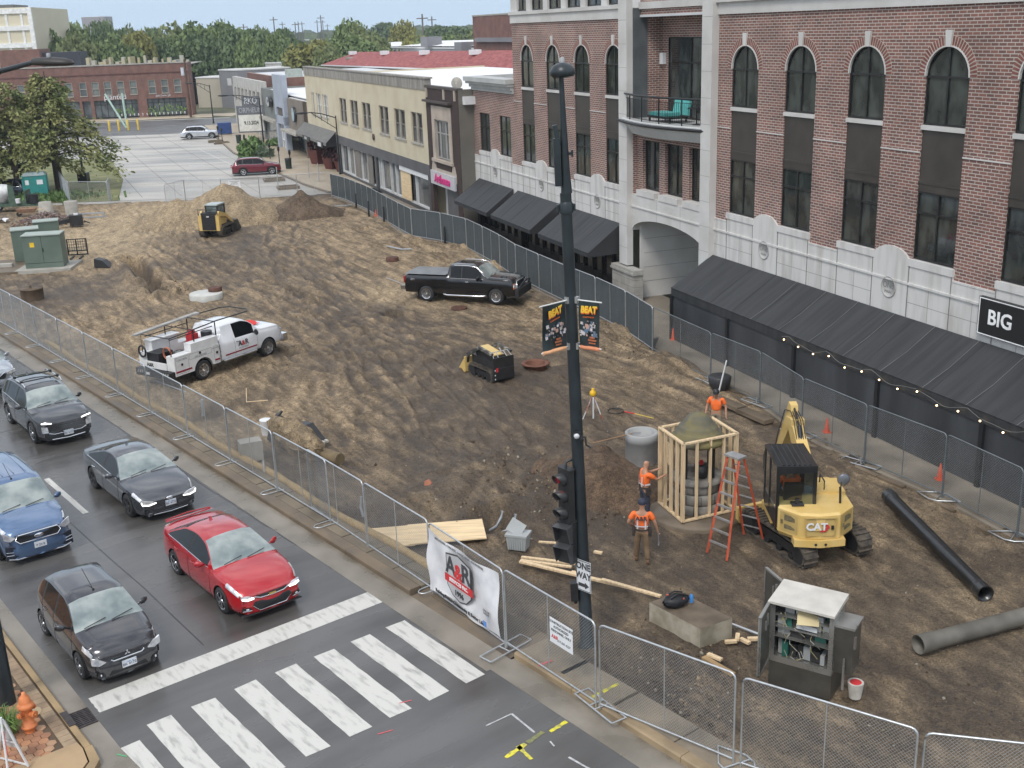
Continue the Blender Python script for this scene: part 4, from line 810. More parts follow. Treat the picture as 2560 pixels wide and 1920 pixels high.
# ---------------------------------------------------------------- shops past the cream building (left end)
sh=bthing('low shopfront with tan front wall and round blue sign beside the cream building',1.0,'tan_shop'); 
mb=MB(); mb.box(-86,-76.6,0,.3,2.5,6.1); mb.box(-86,-76.6,.3,16,5.9,6.0); mb.box(-76.9,-76.6,0,16,0,6.1); mb.build('wall',M('tan_wall',(.20,.17,.14),.8,0,.1,.6),sh)
mb=MB(); mb.box(-86,-76.6,.9,1,.1,2.6); mb.build('shop_glass',GLD,sh); mb=MB(); mb.lathe([(.85,-.05),(.85,-.3),(.75,-.3)],(-81.5,0,4.5),20,'Y'); s_=mb.build('round_sign',BLK,sh); mb=MB(); mb.lathe([(.75,-.31),(.01,-.315)],(-81.5,0,4.5),20,'Y'); mb.build('sign_face',M('pale_blue',(.38,.48,.52),.5,0,.2,2),s_)
mb=MB(); mb.box(-86,-76.8,-1.1,.0,2.5,2.72); mb.build('canopy',CONC,sh); mb=MB(); mb.box(-86.5,-76.4,.3,16,6.05,6.12); mb.build('roof',_mats['white_roof_membrane'],sh)
bl=bthing('tall pale blue-grey metal shopfront tower with square sign hole',1.1,'blue_grey_shop'); PBL=M('pale_blue_grey',(.36,.40,.47),.5,0,.06,1)
mb=MB(); mb.box(-92.5,-86.2,-.3,.3,4.9,8.6); mb.box(-92.5,-86.2,-.3,.3,3.0,3.9); mb.box(-92.5,-91.4,-.3,.3,.1,4.9); mb.box(-87.3,-86.2,-.3,.3,.1,4.9); mb.mi=1; mb.box(-91.4,-87.3,-.1,.0,3.9,4.9); mb.build('wall',[PBL,M('brown_metal',(.10,.085,.07),.5,.2,.2,2)],bl)
mb=MB(); mb.box(-91.4,-87.3,.2,.25,.1,3.0); mb.build('shop_glass',M('shop_glass2',(.10,.11,.12),.1,0,.3,1),bl); mb=MB(); 
for x in (-91.2,-89.9,-88.6): mb.box(x,x+.12,.05,.2,.1,3.0)
mb.box(-91.2,-87.4,.05,.2,1.0,1.1); mb.build('frame',WHT,bl)
gy=bthing('grey-green shopfront with oval sign beside the pale blue tower',1.0,'green_shop'); GG=M('grey_green_wall',(.17,.18,.17),.7,0,.08,1)
mb=MB(); mb.box(-104,-92.6,0,.3,2.9,6.6); mb.box(-104,-103.5,0,12,0,6.6); mb.build('wall',GG,gy); mb=MB(); mb.box(-103.5,-92.7,-.7,.0,2.85,3.15); mb.build('canopy',CONC,gy); mb=MB(); mb.box(-103.5,-92.7,.2,.3,.1,2.9); mb.build('shop_glass',M('shop_glass3',(.20,.22,.22),.15,0,.3,1.2),gy)
mb=MB(); mb.lathe([(1.1,-.1),(1.1,-.45),(.01,-.47)],(0,0,0),22,'Y'); o=mb.build('oval_sign',BLK,gy); o.location=(-97,0,5.2); o.scale=(1.25,1,.62); mb=MB(); mb.lathe([(.95,-.48),(.01,-.49)],(0,0,0),22,'Y'); mb.build('sign_face',M('grey_sign',(.45,.46,.47),.5,col2=(.12,.12,.12),scale=1.5,fac=(.45,.55)),o)
mb=MB(); mb.box(-104,-76.5,.5,16,6.3,6.4); mb.build('roof',_mats['white_roof_membrane'],gy)
# tall brick theatre with pale front
th=bthing('tall red brick theatre with pale stone front and side wall facing the street',.6,'brick_theatre')
mb=MB(); mb.box(-105.0,-104.6,2.5,24,0,7.7); mb.box(-135,-104.6,2.5,3,5,7.7); mb.build('side_wall',BRK2,th)
mb=MB(); mb.box(-105.02,-104.56,2.4,24,6.1,6.45); mb.build('dark_band',M('dark_band',(.05,.04,.038),.8),th)
mb=MB(); 
for k in range(8): mb.box(-133+k*3.6,-132+k*3.6,-.1,.4,.1,6.2)
mb.box(-133,-105,0,.5,3.0,3.8); mb.box(-133,-105,0,.5,5.8,7.3); mb.box(-105.0,-104.2,-.2,2.5,0,6.4); mb.build('stone_front',M('theatre_stone',(.44,.43,.40),.8,0,.12,1),th)
mb=MB(); mb.box(-133,-105,.45,.5,.1,6); mb.build('glass',GLD,th); mb=MB(); mb.box(-134,-105,2.6,23,7.5,7.6); mb.build('roof',_mats['roof_membrane'],th)
mb=MB(); mb.box(-110.5,-108.5,4,6,7.6,8.6); mb.build('roof_air_unit',M('ac_green_grey',(.36,.40,.36),.6,0,.1,2),th)
# marquee
mq=thing('theatre_marquee','grey theatre marquee reading ORPHEUM and a date on its white board','marquee',(-32.3,149.2,-1.57),rad(5)); mq.scale=(.62,.6,.86)
MQD=M('marquee_grey',(.13,.135,.15),.6,0,.1,2)
mb=MB(); mb.box(-3.0,2.6,-.2,.35,3.1,7.0); bdy=mb.build('frame',MQD,mq); mb=MB(); mb.box(-2.75,2.35,-.24,-.2,3.3,5.7); mb.build('letter_board',M('marquee_white',(.66,.65,.60),.5),mq)
mb=MB(); mb.box(-1.8,1.9,-.15,.3,7.0,8.4); mb.build('top_sign',MQD,mq)
text('ORPHEUM',1.05,M('marquee_letters',(.40,.42,.45),.5),mq,face_m((-.2,-.21,6.35),(1,0,0),(0,0,1)),sx=.98); text('RKO',1.3,M('marquee_pale',(.6,.62,.64),.5),mq,face_m((0,-.17,7.7),(1,0,0),(0,0,1)))
text('9.13.2024',.75,BLK,mq,face_m((-.2,-.25,4.5),(1,0,0),(0,0,1)),bold=.02)
mb=MB(); mb.box(2.6,4.5,-.1,.25,4.5,4.8); mb.box(2.6,4.5,-.1,.25,6.5,6.8); mb.build('bracket',MQD,mq)
# ---------------------------------------------------------------- planted building (far end)
PB=Vector((-54.2,203.0,0)); prot=math.atan2(203.0-198.3,-52.6+88)  # facade direction
pl=thing('brick_shop_building','two storey red brick corner building with plant filled shop windows','building',PB,prot-.0); pl.scale=(.57,1,.83)
# local x: 0 at right corner, negative to the left
mb=MB(); wc=[-3.6,-7.4,-11.2,-16.7,-20.4,-24.2,-27.8,-31.4,-35.5,-39.6,-45,-49.3]
e=[-60]+sorted([q for c in wc for q in (c-1.05,c+1.05)])+[0]
for i in range(0,len(e),2): mb.box(e[i],e[i+1],0,.4,5.0,7.7)
mb.box(-60,0,0,.4,7.7,11.0); mb.box(-60,0,0,.4,3.9,5.0); 
for a,b in ((-60,-48),(-33.0,-32.2),(-29.8,-28.8),(-16,-13.2),(-1.6,0)): mb.box(a,b,0,.4,0,3.9)
mb.box(-.4,0,.4,5,0,11); mb.build('wall',BRK2,pl)
mb=MB(); mb.box(-60,.1,-.12,.5,10.85,11.1); mb.build('coping',CONC,pl); mb=MB(); mb.box(-60,.05,-.1,.0,9.0,9.2); mb.build('brick_band',M('band_brick',(.12,.05,.04),.8),pl)
PF=M('planted_frame',(.36,.33,.28),.7,0,.1,2)
for c in wc:
    mb=MB(); mb.box(c-1.05,c-.9,.05,.2,5.0,7.7); mb.box(c+.9,c+1.05,.05,.2,5.0,7.7); mb.box(c-.9,c+.9,.05,.2,7.55,7.7); mb.box(c-.9,c+.9,.05,.2,6.2,6.35); mb.box(c-1.15,c+1.15,-.1,.25,4.8,5.0); f=mb.build('window',PF,pl)
    mb=MB(); mb.box(c-.9,c+.9,.2,.22,5.0,7.55); mb.build('pane',M('far_pane',(.10,.115,.12),.12,0,.4,.3,col2=(.22,.24,.22)),f)
for a,b in ((-48,-33),(-32.2,-29.8),(-28.8,-16),(-13.2,-1.6)):
    mb=MB(); mb.box(a,b,.35,.4,.5,3.9); mb.build('shop_window',M('far_shop_glass',(.055,.06,.065),.1,0,col2=(.15,.17,.17),scale=.4),pl)
mb=MB(); 
for a,b in ((-28.8,-16),(-13.2,-1.6)):
    n=7; [mb.box(a+(b-a)*k/n-.05,a+(b-a)*k/n+.05,.25,.36,.3,3.9) for k in range(n+1)]; mb.box(a,b,.25,.36,3.0,3.1)
mb.box(-60,0,.2,.4,0,.5); mb.build('shop_frame',FRM,pl)
text('planted',1.5,WHT,pl,face_m((-22.4,-.03,4.5),(1,0,0),(0,0,1)),sx=1.5); text('plant | home | gift',.62,WHT,pl,face_m((-8.2,-.03,4.45),(1,0,0),(0,0,1)))
mb=MB(); r=random.Random(6)
for a,b in ((-22.6,-16.4),(-13,-2)):
    x=a
    while x<b:
        for k in range(16): 
            p=Vector((x+r.gauss(0,.35),.1+r.gauss(0,.08),1.5+r.gauss(0,.45))); q=Vector((r.gauss(0,.25),0,r.gauss(0,.3))); mb.poly([p,p+q,p+Vector((q.z,0,-q.x))*.7])
        x+=1.25
mb.build('window_plants',M('plant_green',(.16,.26,.07),.7,0,.4,2),pl)
mb=MB(); x=-22.4
while x<-2: mb.lathe([(.16,.55),(.22,1.0)],(x,.12,0),7); x+=1.25
mb.build('plant_pots',WHT,pl)
mb=MB(); mb.box(-60,0,.4,22,10.4,10.5); mb.build('roof',M('tar_roof',(.30,.29,.27),.8),pl)
mb=MB(); mb.box(-57,-45,6,14,10.5,14.6); mb.build('penthouse',BRK2,pl); mb=MB(); mb.box(-45,-34,8,14,10.5,13.8); mb.build('dark_penthouse',M('dark_sheet',(.035,.038,.05),.5),pl)
mb=MB(); r=random.Random(5)
for k in range(17): x=-32+k*1.9; w_=r.uniform(.5,1.3); mb.box(x,x+w_,4+r.random()*4,6+r.random()*4,10.5,11.3+r.random()*1.2)
mb.build('roof_unit',M('roof_units',(.45,.45,.43),.5,.3,.3,.3,col2=(.5,.42,.22)),pl)
# tall pale tower at upper left
tw=thing('office_tower','tall cream panelled office block at the far left','building',(-91.3,232,0),rad(4)); tw.scale=(1,1,.75)
mb=MB(); mb.box(-70,-.0,0,25,-1,26.5); mb.build('wall',M('tower_cream',(.66,.60,.45),.8,0,.05,.1),tw)
mb=MB(); 
for z in (8,12.3,16.5,20.8,25.0): mb.box(-70,.05,-.3,.0,z,z+1.2)
for k in range(22): mb.box(-2.9*k-2.0,-2.9*k-1.6,-.15,0,5,25)
mb.box(-.5,.3,-.35,.1,-1,26.5); mb.build('white_ribs',M('tower_white',(.80,.80,.78),.6),tw)
mb=MB(); mb.box(-20,-4,3,12,26.5,27.4); mb.build('roof_plant',M('dark_roof_plant',(.12,.12,.12),.7),tw)
# ================================================================ FENCES
def chain_mesh(w,h,z0,p=.07,r=.0029):
    mb=MB()
    n=int((w+h)/p)+1
    for sg in (0,1):
        for k in range(n):
            x=k*p; a=(x,0); b=(x-h,h)
            if a[0]>w: b0=a[0]-w; a=(w,b0)
            if b[0]<0: b=(0,h+b[0])
            if a[1]>=b[1]-.02: continue
            if sg: a=(w-a[0],a[1]); b=(w-b[0],b[1])
            y=.004 if sg else -.004
            mb.tube([(a[0]-w/2,y,a[1]+z0),(b[0]-w/2,y,b[1]+z0)],r,3,cap=False)
    return mb
def fence_frame(w,h,z0,mid=1,r=.021,rc=.12):
    mb=MB(); x=w/2-.02; c=[]
    c+=[(-x,0,z0-.12),(-x,0,z0+h-rc)]+[(-x+rc-rc*math.cos(t),0,z0+h-rc+rc*math.sin(t)) for t in (.5,1.05)]+[(-x+rc,0,z0+h),(x-rc,0,z0+h)]+[(x-rc+rc*math.sin(t),0,z0+h-rc+rc*math.cos(t)) for t in (.5,1.05)]+[(x,0,z0+h-rc),(x,0,z0-.12)]
    mb.tube(c,r,6); mb.tube([(-x,0,z0),(x,0,z0)],r*.9,6)
    for k in range(mid): q=-x+2*x*(k+1)/(mid+1); mb.tube([(q,0,z0),(q,0,z0+h)],r*.6,5)
    return mb
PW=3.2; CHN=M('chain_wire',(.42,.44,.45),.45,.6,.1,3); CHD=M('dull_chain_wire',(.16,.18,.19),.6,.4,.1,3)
FABR=fabricmat('privacy_fabric',(.075,.095,.105),.94)
_ff=fence_frame(PW,1.76,.12); _cm=chain_mesh(PW-.06,1.72,.14)
def mk_proto(fab=False):
    t=thing('mesh_fence','x y z w','fence',(0,0,-5)); _ff.build('frame',GAL,t); 
    if fab:
        mb=MB(); nx=24; rows=[[(-PW/2+.03+(PW-.06)*i/nx, .02+.018*math.sin(i*1.3+j)+.01*math.sin(i*3.1),.14+1.70*j/6) for i in range(nx+1)] for j in range(7)]; mb.grid(rows); mb.build('privacy_screen',FABR,t)
    _cm.build('chain_link',CHN if not fab else CHD,t); return t
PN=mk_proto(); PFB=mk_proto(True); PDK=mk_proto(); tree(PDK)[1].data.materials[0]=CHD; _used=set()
def panel(a,b,label,group,proto=None,z=0,lean=0):
    a=Vector((a[0],a[1],z));b=Vector((b[0],b[1],z)); P=proto or PN; c=(a+b)/2; rz=math.atan2((b-a).y,(b-a).x)
    if P.name not in _used: _used.add(P.name); o=P; o.location=c; o.rotation_euler=(lean,0,rz); o['label']=label; o['group']=group
    else: o=copy_tree(P,c,rz,label,group); o.rotation_euler=(lean,0,rz)
    o.scale=((b-a).length/PW,1,1); return o
FOOT=None
def foot(x,y,rz,kind=0,label=None,z=.14):
    t=thing('fence_stand',label or 'galvanised loop fence foot lying on the kerb strip under a left fence joint','fence foot',(x,y,z),rz,'loop feet of the temporary fence' if not label else None)
    mb=MB()
    if kind==0: 
        l,w_=.36,.13; c=[(0,w_*s,0) if False else None for s in (1,)]; P_=[(.12,-w_,.02),(-l+w_,-w_,.02)]+[(-l+w_-w_*math.sin(q),-w_*math.cos(q),.02) for q in (.5,1.05,1.57,2.1,2.6)]+[(-l+w_,w_,.02),(.12,w_,.02)]; mb.tube([(p[0]*1.4,p[1],p[2]) for p in P_],.017,6)
    elif kind==1:
        for yy in (-.17,.17): mb.tube([(-.62,yy,.02),(.62,yy,.02)],.02,5)
        for xx in (-.62,-.05,.12,.62): mb.tube([(xx,-.17,.02),(xx,.17,.02)],.018,5)
        mb.tube([(0,0,.02),(0,0,.2)],.028,6)
    elif kind==2:
        mb.tube([(-.6,-.02,.02),(-.1,-.3,.02),(.15,-.28,.02),(.6,.02,.02),(.15,.3,.02),(-.1,.3,.02),(-.6,-.02,.02)],.02,6); mb.tube([(0,-.3,.02),(0,.3,.02)],.018,5)
    mb.build('foot_frame',GAL,t); return t
LA=[54.55,51.35,48.0,44.75,41.45,38.3,35.05,31.78,28.65]
gl='temporary chain link fence panels along the left kerb'
ll='plain chain link fence panel standing on the kerb strip between road and site'
PX_=[(a,13.63) for a in LA]
for i_,(p,q) in enumerate(zip(PX_,PX_[1:])): panel(ST(*p),ST(*q),ORD[10-i_]+' chain link panel counted leftwards from the company banner',gl,z=.1)
for i_,(a,b) in enumerate((((28.63,13.64),(25.5,13.62)),((26.7,13.68),(23.5,13.56)),((23.47,13.56),(20.38,13.42)))): panel(ST(*a),ST(*b),ORD[2-i_]+' chain link panel counted leftwards from the company banner',gl,z=.1)
# banner panel and the near ones, each distinct
panel(ST(20.33,13.40),ST(17.2,13.16),'fence panel carrying the large white company banner','near fence panels',z=.08)
panel(ST(17.18,13.16),ST(14.2,13.06),'fence panel with the small white construction site notice','near fence panels',z=.12)
panel(ST(14.13,13.07),ST(11.22,13.67),'near chain link panel right of the lamp pole in front of the concrete block','near fence panels',z=.12)
panel(ST(11.12,13.70),ST(8.22,14.6),'near chain link panel in front of the open steel cabinet','near fence panels',z=.1)
panel(ST(8.17,14.66),(9.5,14.7),'rightmost near fence panel at the bottom right corner','near fence panels',z=.05)
for a in (58,) : panel(ST(57.8,13.6),ST(54.57,13.63),'leftmost chain link panel at the left picture edge',gl,z=.1)
fr=math.atan2(-SDX,SDY)
for i_,a in enumerate(LA[0:]+[25.5,20.45]): 
    p=ST(a,13.60); foot(p.x,p.y,fr,0,ORD[10-i_]+' loop shaped fence foot counted leftwards from the company banner')
p=ST(17.2,13.16); foot(p.x,p.y,fr+.1,1,'rectangular steel fence foot lying half on the ramp below the banner edge',.06)
p=ST(14.15,13.1); foot(p.x,p.y,fr+1.45,1,'ladder shaped steel fence foot straddling the right kerb beside the yellow paint',.15)
p=ST(11.17,13.7); foot(p.x,p.y,fr+1.3,2,'triangular white tube fence foot at the bottom edge of the view',.14)
# right fence
gr='screened fence panels along the right sidewalk'; lr='fence panel with dark blue-grey privacy screen along the right sidewalk'
fp2=[(-14.35,93.6)]+FENCE_R[1:]
def resample(P,step):
    P=[np.array(p,float) for p in P]; o=[P[0]]; acc=0
    pts=[P[0]]
    for a,b in zip(P,P[1:]):
        n=max(1,int(np.linalg.norm(b-a)/.05)); pts+= [a+(b-a)*k/n for k in range(1,n+1)]
    last=pts[0]; out=[last]; d=0
    for a,b in zip(pts,pts[1:]):
        d+=np.linalg.norm(b-a)
        if d>=step: out.append(b); d=0
    return out
seg1=resample(fp2[:15],3.15); seg2=[seg1[-1]]+resample(FENCE_R[15:],3.1)
for i_,(a,b) in enumerate(zip(seg1,seg1[1:])): panel(a,b,ORD[i_]+' dark screened fence panel counted from the far end of the right fence',gr,PFB,z=.1)
seg2=[tuple(seg1[-1]),(7.42,40.02),(8.65,37.29),(9.32,34.18),(10.49,31.38),(11.84,28.72),(12.76,26.08),(13.9,23.3),(15.2,20.4)]
for i,(a,b) in enumerate(zip(seg2,seg2[1:])): panel(a,b,ORD[i]+' unscreened fence panel after the dark screened ones, below the long black awning','open fence panels before the long awning',PDK,z=.1)
for i,(x,y) in enumerate(seg2[1:7]): 
    d=math.atan2(seg2[i+1][1]-y+.001,.001) ; foot(x-.1,y,2.0+.1*i,1 if i<4 else 2,('flat steel fence foot under the right fence '+('beside the dark planter','between planter and excavator boom','behind the excavator boom','right of the excavator cab','above the black corrugated pipe','near the right picture edge')[i]),.12)
# far fence across the lot
gf='far fence panels across the parking lot entrance'; lf='far chain link panel standing behind the soil piles'
FF=[(-27.4,91.3),(-26.53,93.92),(-23.4,93.6),(-20.42,94.3),(-17.4,95.0),(-14.6,95.6)]
for i_,(a,b) in enumerate(zip(FF,FF[1:])): panel(a,b,ORD[i_]+' far fence panel from the left behind the soil piles',gf,PN)
GF=[(-36.6,95.5),(-33.1,94.6)]; panel(GF[0],GF[1],'open fence gate panel left of the lot entrance','left gate fence panels',PN); panel((-33.9,97.5),(-33.2,94.8),'angled fence panel closing the gate left of the lot entrance','left gate fence panels',PN)
for a,b in zip([(-36.7,95.6),(-38.2,98.6),(-39.5,101.6),(-41,104.8)],[(-38.2,98.6),(-39.5,101.6),(-41,104.8),(-42.5,108)]): panel(a,b,ORD[int((a[1]-95.6)/2.9)]+' nearest netted fence panel in the row beside the dark tree trunk','netted fence panels beside the trees',PN)
# banner and notices
t=thing('company_banner','large white banner with grey shield and red ribbon hung on the fence','banner',ST(18.77,13.22,.14)+Vector((0,0,0)),0)
d=(ST(17.2,13.16)-ST(20.33,13.40)).normalized(); nrm=Vector((-d.y,d.x,0)); nrm=nrm if nrm.y<0 else -nrm
t.rotation_euler=(0,0,math.atan2(d.y,d.x))
mb=MB(); nx,nz=40,14
def bnr(i,j):
    u=i/nx;v=j/nz; x=(-1.50+3.0*u)+.04*math.sin(v*9)*(1-u)*(1 if u<.1 else .2); z=.12+1.62*v- (0.06*math.sin(u*PI) if j==nz else 0)+ (0.09*math.sin(u*PI*1.0)*-1 if 0 else 0)
    if j==0: z+=.10*math.sin(u*7)+.16*(1-abs(2*u-1))
    return (x,-.035-.035*math.sin(u*13+v*5)-.03*math.sin(u*5-v*7)*(1-v),z)
mb.grid([[bnr(i,j) for i in range(nx+1)] for j in range(nz+1)]); bn=mb.build('banner_cloth',M('banner_vinyl',(.60,.60,.62),.5,0,col2=(.70,.70,.71),scale=2.5,fac=(.4,.6)),t)
RED=M('banner_red',(.55,.03,.035),.5); DG=M('banner_dark',(.05,.05,.055),.5); LG=M('shield_grey',(.42,.42,.43),.5)
def flat(pts,y,mat,par,nm): mb=MB(); mb.poly([(p[0],y,p[1]) for p in pts]); return mb.build(nm,mat,par)
shd=lambda k:[(.0+(x-0)*k,.98+(z-.98)*k) for x,z in ((-.52,1.50),(0,1.62),(.52,1.50),(.52,.70),(.30,.50),(.0,.42),(-.30,.50),(-.52,.70))]
flat(shd(1.0),-.118,DG,t,'shield_border'); flat(shd(.94),-.121,LG,t,'shield'); flat([(-.60,.98),(.60,.98),(.60,.78),(-.60,.78)],-.124,RED,t,'ribbon')
yy=-.128
text('A',.62,DG,t,face_m((-.32,yy,1.22),(1,0,0),(0,0,1)),bold=.012); text('&',.50,RED,t,face_m((0,yy-.004,1.17),(1,0,0),(0,0,1)),bold=.014); text('R',.62,DG,t,face_m((.32,yy,1.22),(1,0,0),(0,0,1)),bold=.012)
text('SERVICES INC.',.125,WHT,t,face_m((0,yy,.88),(1,0,0),(0,0,1)),bold=.002); text('1996',.19,DG,t,face_m((0,yy,.62),(1,0,0),(0,0,1)),bold=.004)
text('Building Better Community & Better Life',.125,DG,t,face_m((-.05,yy+.01,.32),(1,0,0),(0,0,1)),bold=.001); text('SITE UTILITIES - CONCRETE - LANDSCAPING - EXCAVATION',.075,M('banner_grey',(.2,.2,.2),.5),t,face_m((0,yy+.03,1.665),(1,0,0),(0,0,1)))
text('CALL US\nTODAY',.07,_mats['banner_grey'],t,face_m((1.12,yy,.66),(1,0,0),(0,0,1))); flat([(.95,.28),(1.1,.28),(1.1,.42),(.95,.42)],-.12,M('banner_blue',(.1,.25,.6),.5),t,'blue_mark')
def notice(loc,rz,label,w_=.72,h=.55,rows=('CONSTRUCTION SITE','AUTHORIZED','PERSONNEL ONLY')):
    t=thing('site_notice',label,'sign',loc,rz); mb=MB(); mb.box(-w_/2,w_/2,-.045,-.035,0,h); mb.build('board',WHT,t)
    for k,s in enumerate(rows): text(s,h*.135,DG,t,face_m((0,-.046,h*(.86-.17*k)),(1,0,0),(0,0,1)),ext=.002,bold=.002)
    text('A&R',h*.2,RED,t,face_m((-w_*.28,-.046,h*.27),(1,0,0),(0,0,1)),ext=.002,bold=.003); text('217-367-4237',h*.13,DG,t,face_m((w_*.12,-.046,h*.2),(1,0,0),(0,0,1)),ext=.002,bold=.001); return t
d=(ST(14.2,13.06)-ST(17.18,13.16)).normalized(); notice(ST(15.2,13.08,1.02),math.atan2(d.y,d.x),'small white construction site notice on the near fence below the lamp pole',.72,.56)
notice((-22.2,93.3,1.15),rad(6),'white notice on the far fence behind the sand pile',.95,.6)
notice(Vector((-10.9,86.5,1.35)),rad(-66),'small white notice near the far end of the screened fence',.45,.55)
# ================================================================ LAMP AND SIGNAL POLE
PX,PY=1.44,21.83
POLE=M('dark_blue_pole',(.018,.024,.028),.36,.2,.2,2,col2=(.03,.04,.046))
t=thing('street_light_pole','tall dark street light pole with mushroom lamp head carrying signals and banners','street light',(PX,PY,-.1),0); t.rotation_euler=(0,-.027,0)
mb=MB(); mb.lathe([(.20,0),(.20,.12),(.145,.16),(.135,2),(.125,6),(.112,9.3),(.112,10.0)],(0,0,0),18); mb.build('lower_shaft',POLE,t)
mb=MB(); mb.lathe([(.14,9.62),(.14,9.78),(.11,9.84)],(0,0,0),14); mb.lathe([(.110,10.0),(.085,10.4),(.06,11.4),(.045,12.2)],(.02,0,0),12)
mb.cb((-.13,-.03,10.6),(.13,.14,.9)); mb.cb((-.12,-.02,11.1),(.09,.1,.4),0,0,-.15)
for z in (9.72,10.75): mb.cb((0,0,z),(.34,.07,.05)); mb.cb((-.16,0,z),(.04,.1,.13)); mb.cb((.16,0,z),(.04,.1,.13))
mb.build('upper_shaft',POLE,t)
mb=MB(); mb.lathe([(.001,12.16),(.2,12.17),(.24,12.22),(.235,12.29),(.19,12.37),(.10,12.42),(.03,12.43)],(.05,0,0),24); h_=mb.build('lamp_head',POLE,t); mb=MB(); mb.lathe([(.05,12.42),(.045,12.52),(.001,12.53)],(.05,0,0),10); mb.build('photocell',M('photocell_grey',(.3,.31,.32),.5),h_)
mb=MB(); mb.lathe([(.001,12.14),(.15,12.155)],(.05,0,0),16); mb.build('lens',M('lamp_lens',(.3,.3,.3),.2),h_)
mb=MB(); mb.tube([(.0,-.13,5.05),(.1,-.3,5.0)],.03,6); mb.cb((.0,-.2,5.08),(.13,.13,.13)); mb.tube([(.03,-.18,5.05),(.16,-.2,5.02),(.17,-.2,4.85),(.27,-.25,4.8)],.022,6); cm_=mb.build('camera_bracket',BLK,t); mb=MB(); mb.lathe([(.001,-.29),(.055,-.285),(.06,-.25),(.05,-.15)],(-.02,0,5.08),12,'Y'); mb.build('camera_lens',M('lens_white',(.6,.6,.62),.2),cm_)
for k,(z,w_) in enumerate(((1.45,.0),)): 
    mb=MB(); mb.cb((-.22,-.05,1.45),(.16,.18,.42)); mb.lathe([(.035,1.15),(.05,1.22)],(-.2,-.05,0),8); mb.build('push_button_box',BLK,t)
# banners
def lamp_banner(dv,label,seed,rz_t):
    d=Vector((dv[0],dv[1],0)); Lb=d.length; t=thing('street_banner',label,'banner',(PX-.027*7.2,PY,6.72),math.atan2(d.y,d.x)); y=-.01 if dv[0]>0 else .01; sgn=-1 if dv[0]>0 else 1
    mb=MB(); x0,x1=.17,Lb+.12; nx=10
    mb.grid([[(x0+(x1-x0)*i/nx,.015*math.sin(i*.9+j*.7+seed)*(1-.0),.14+.92*j/6) for i in range(nx+1)] for j in range(7)]); c=mb.build('banner_cloth',M('banner_black',(.014,.018,.020),.45,0,.3,2,col2=(.03,.05,.055)),t)
    mb=MB(); mb.tube([(.12,0,1.07),(x1+.06,0,1.07)],.016,6); mb.tube([(.12,0,.12),(x1+.04,0,.12)],.016,6); mb.build('arm',M('arm_white',(.7,.7,.68),.4,.3),t)
    mb=MB(); mb.tube([(.20,0,.11),(x1,0,.11)],.042,8); mb.build('rolled_hem',M('hem_peach',(.72,.38,.20),.6,0,.15,5) if seed==1 else M('hem_orange',(.65,.25,.13),.6,0,.15,5),t)
    mb=MB(); 
    for z in (.12,1.07): mb.cb((.13,.0,z),(.06,.09,.13))
    mb.build('bracket',GAL,t)
    yy=-.03 if dv[0]>0 else .03; xd=(1,0,0) if dv[0]>0 else (-1,0,0); cx=(x0+x1)/2
    # the printed side faces the camera
    def F(o): return face_m((o[0],yy,o[1]),xd,(0,0,1))
    tl=Matrix.Rotation(.22 if dv[0]<0 else .06,4,'Z')
    text('BEAT',.185,M('beat_yellow',(.85,.55,.05),.5),t,F((cx,.90))@tl,ext=.003,bold=.008,shear=.2,sx=.85); text('BEAT',.185,M('beat_orange',(.75,.16,.03),.5),t,F((cx+.008,.875))@tl,ext=.001,bold=.008,shear=.2,sx=.85)
    text('CHAMPAIGN',.045,M('beat_orange',(.75,.16,.03),.5),t,F((cx,.75))@tl,ext=.002); 
    mb=MB(); r=random.Random(seed); ms=[M('photo_pale',(.55,.52,.52),.5,0,.3,6),M('photo_skin',(.50,.32,.26),.5),M('photo_blue',(.12,.18,.26),.5),M('photo_dark',(.03,.03,.035),.5)]
    for k in range(70):
        x=r.uniform(x0+.05,x1-.05); z=r.uniform(.36,.66); s=r.uniform(.012,.045); mb.mi=r.choice((0,0,1,2,3)); yq=yy*(.8+.006*k); mb.poly([(x+s*r.uniform(-1,1),yq,z+s*1.3*r.uniform(-1,1)) for _ in range(3)]) if k%2 else mb.poly([(x-s,yq,z-s*.6),(x+s*.7,yq,z-s),(x+s,yq,z+s*.8),(x-s*.8,yq,z+s)])
    mb.build('printed_crowd',ms,t)
    mb=MB(); 
    for k,(a,b) in enumerate(((.10,.04),(.16,.04),(.13,.03))): xx=cx+.08*(1 if dv[0]>0 else -1); z=.32-.055*k; mb.poly([(xx-a*.6,yy,z),(xx+a*.6,yy,z),(xx+a*.6,yy,z+b),(xx-a*.6,yy,z+b)])
    mb.build('printed_bars',M('bar_rust',(.40,.13,.06),.5),t)
lamp_banner((-.52,-.45),'black BEAT banner on the left side of the lamp pole above a pale orange roll',1,0)
lamp_banner((.42,-.30),'black BEAT banner on the right side of the lamp pole',2,0)
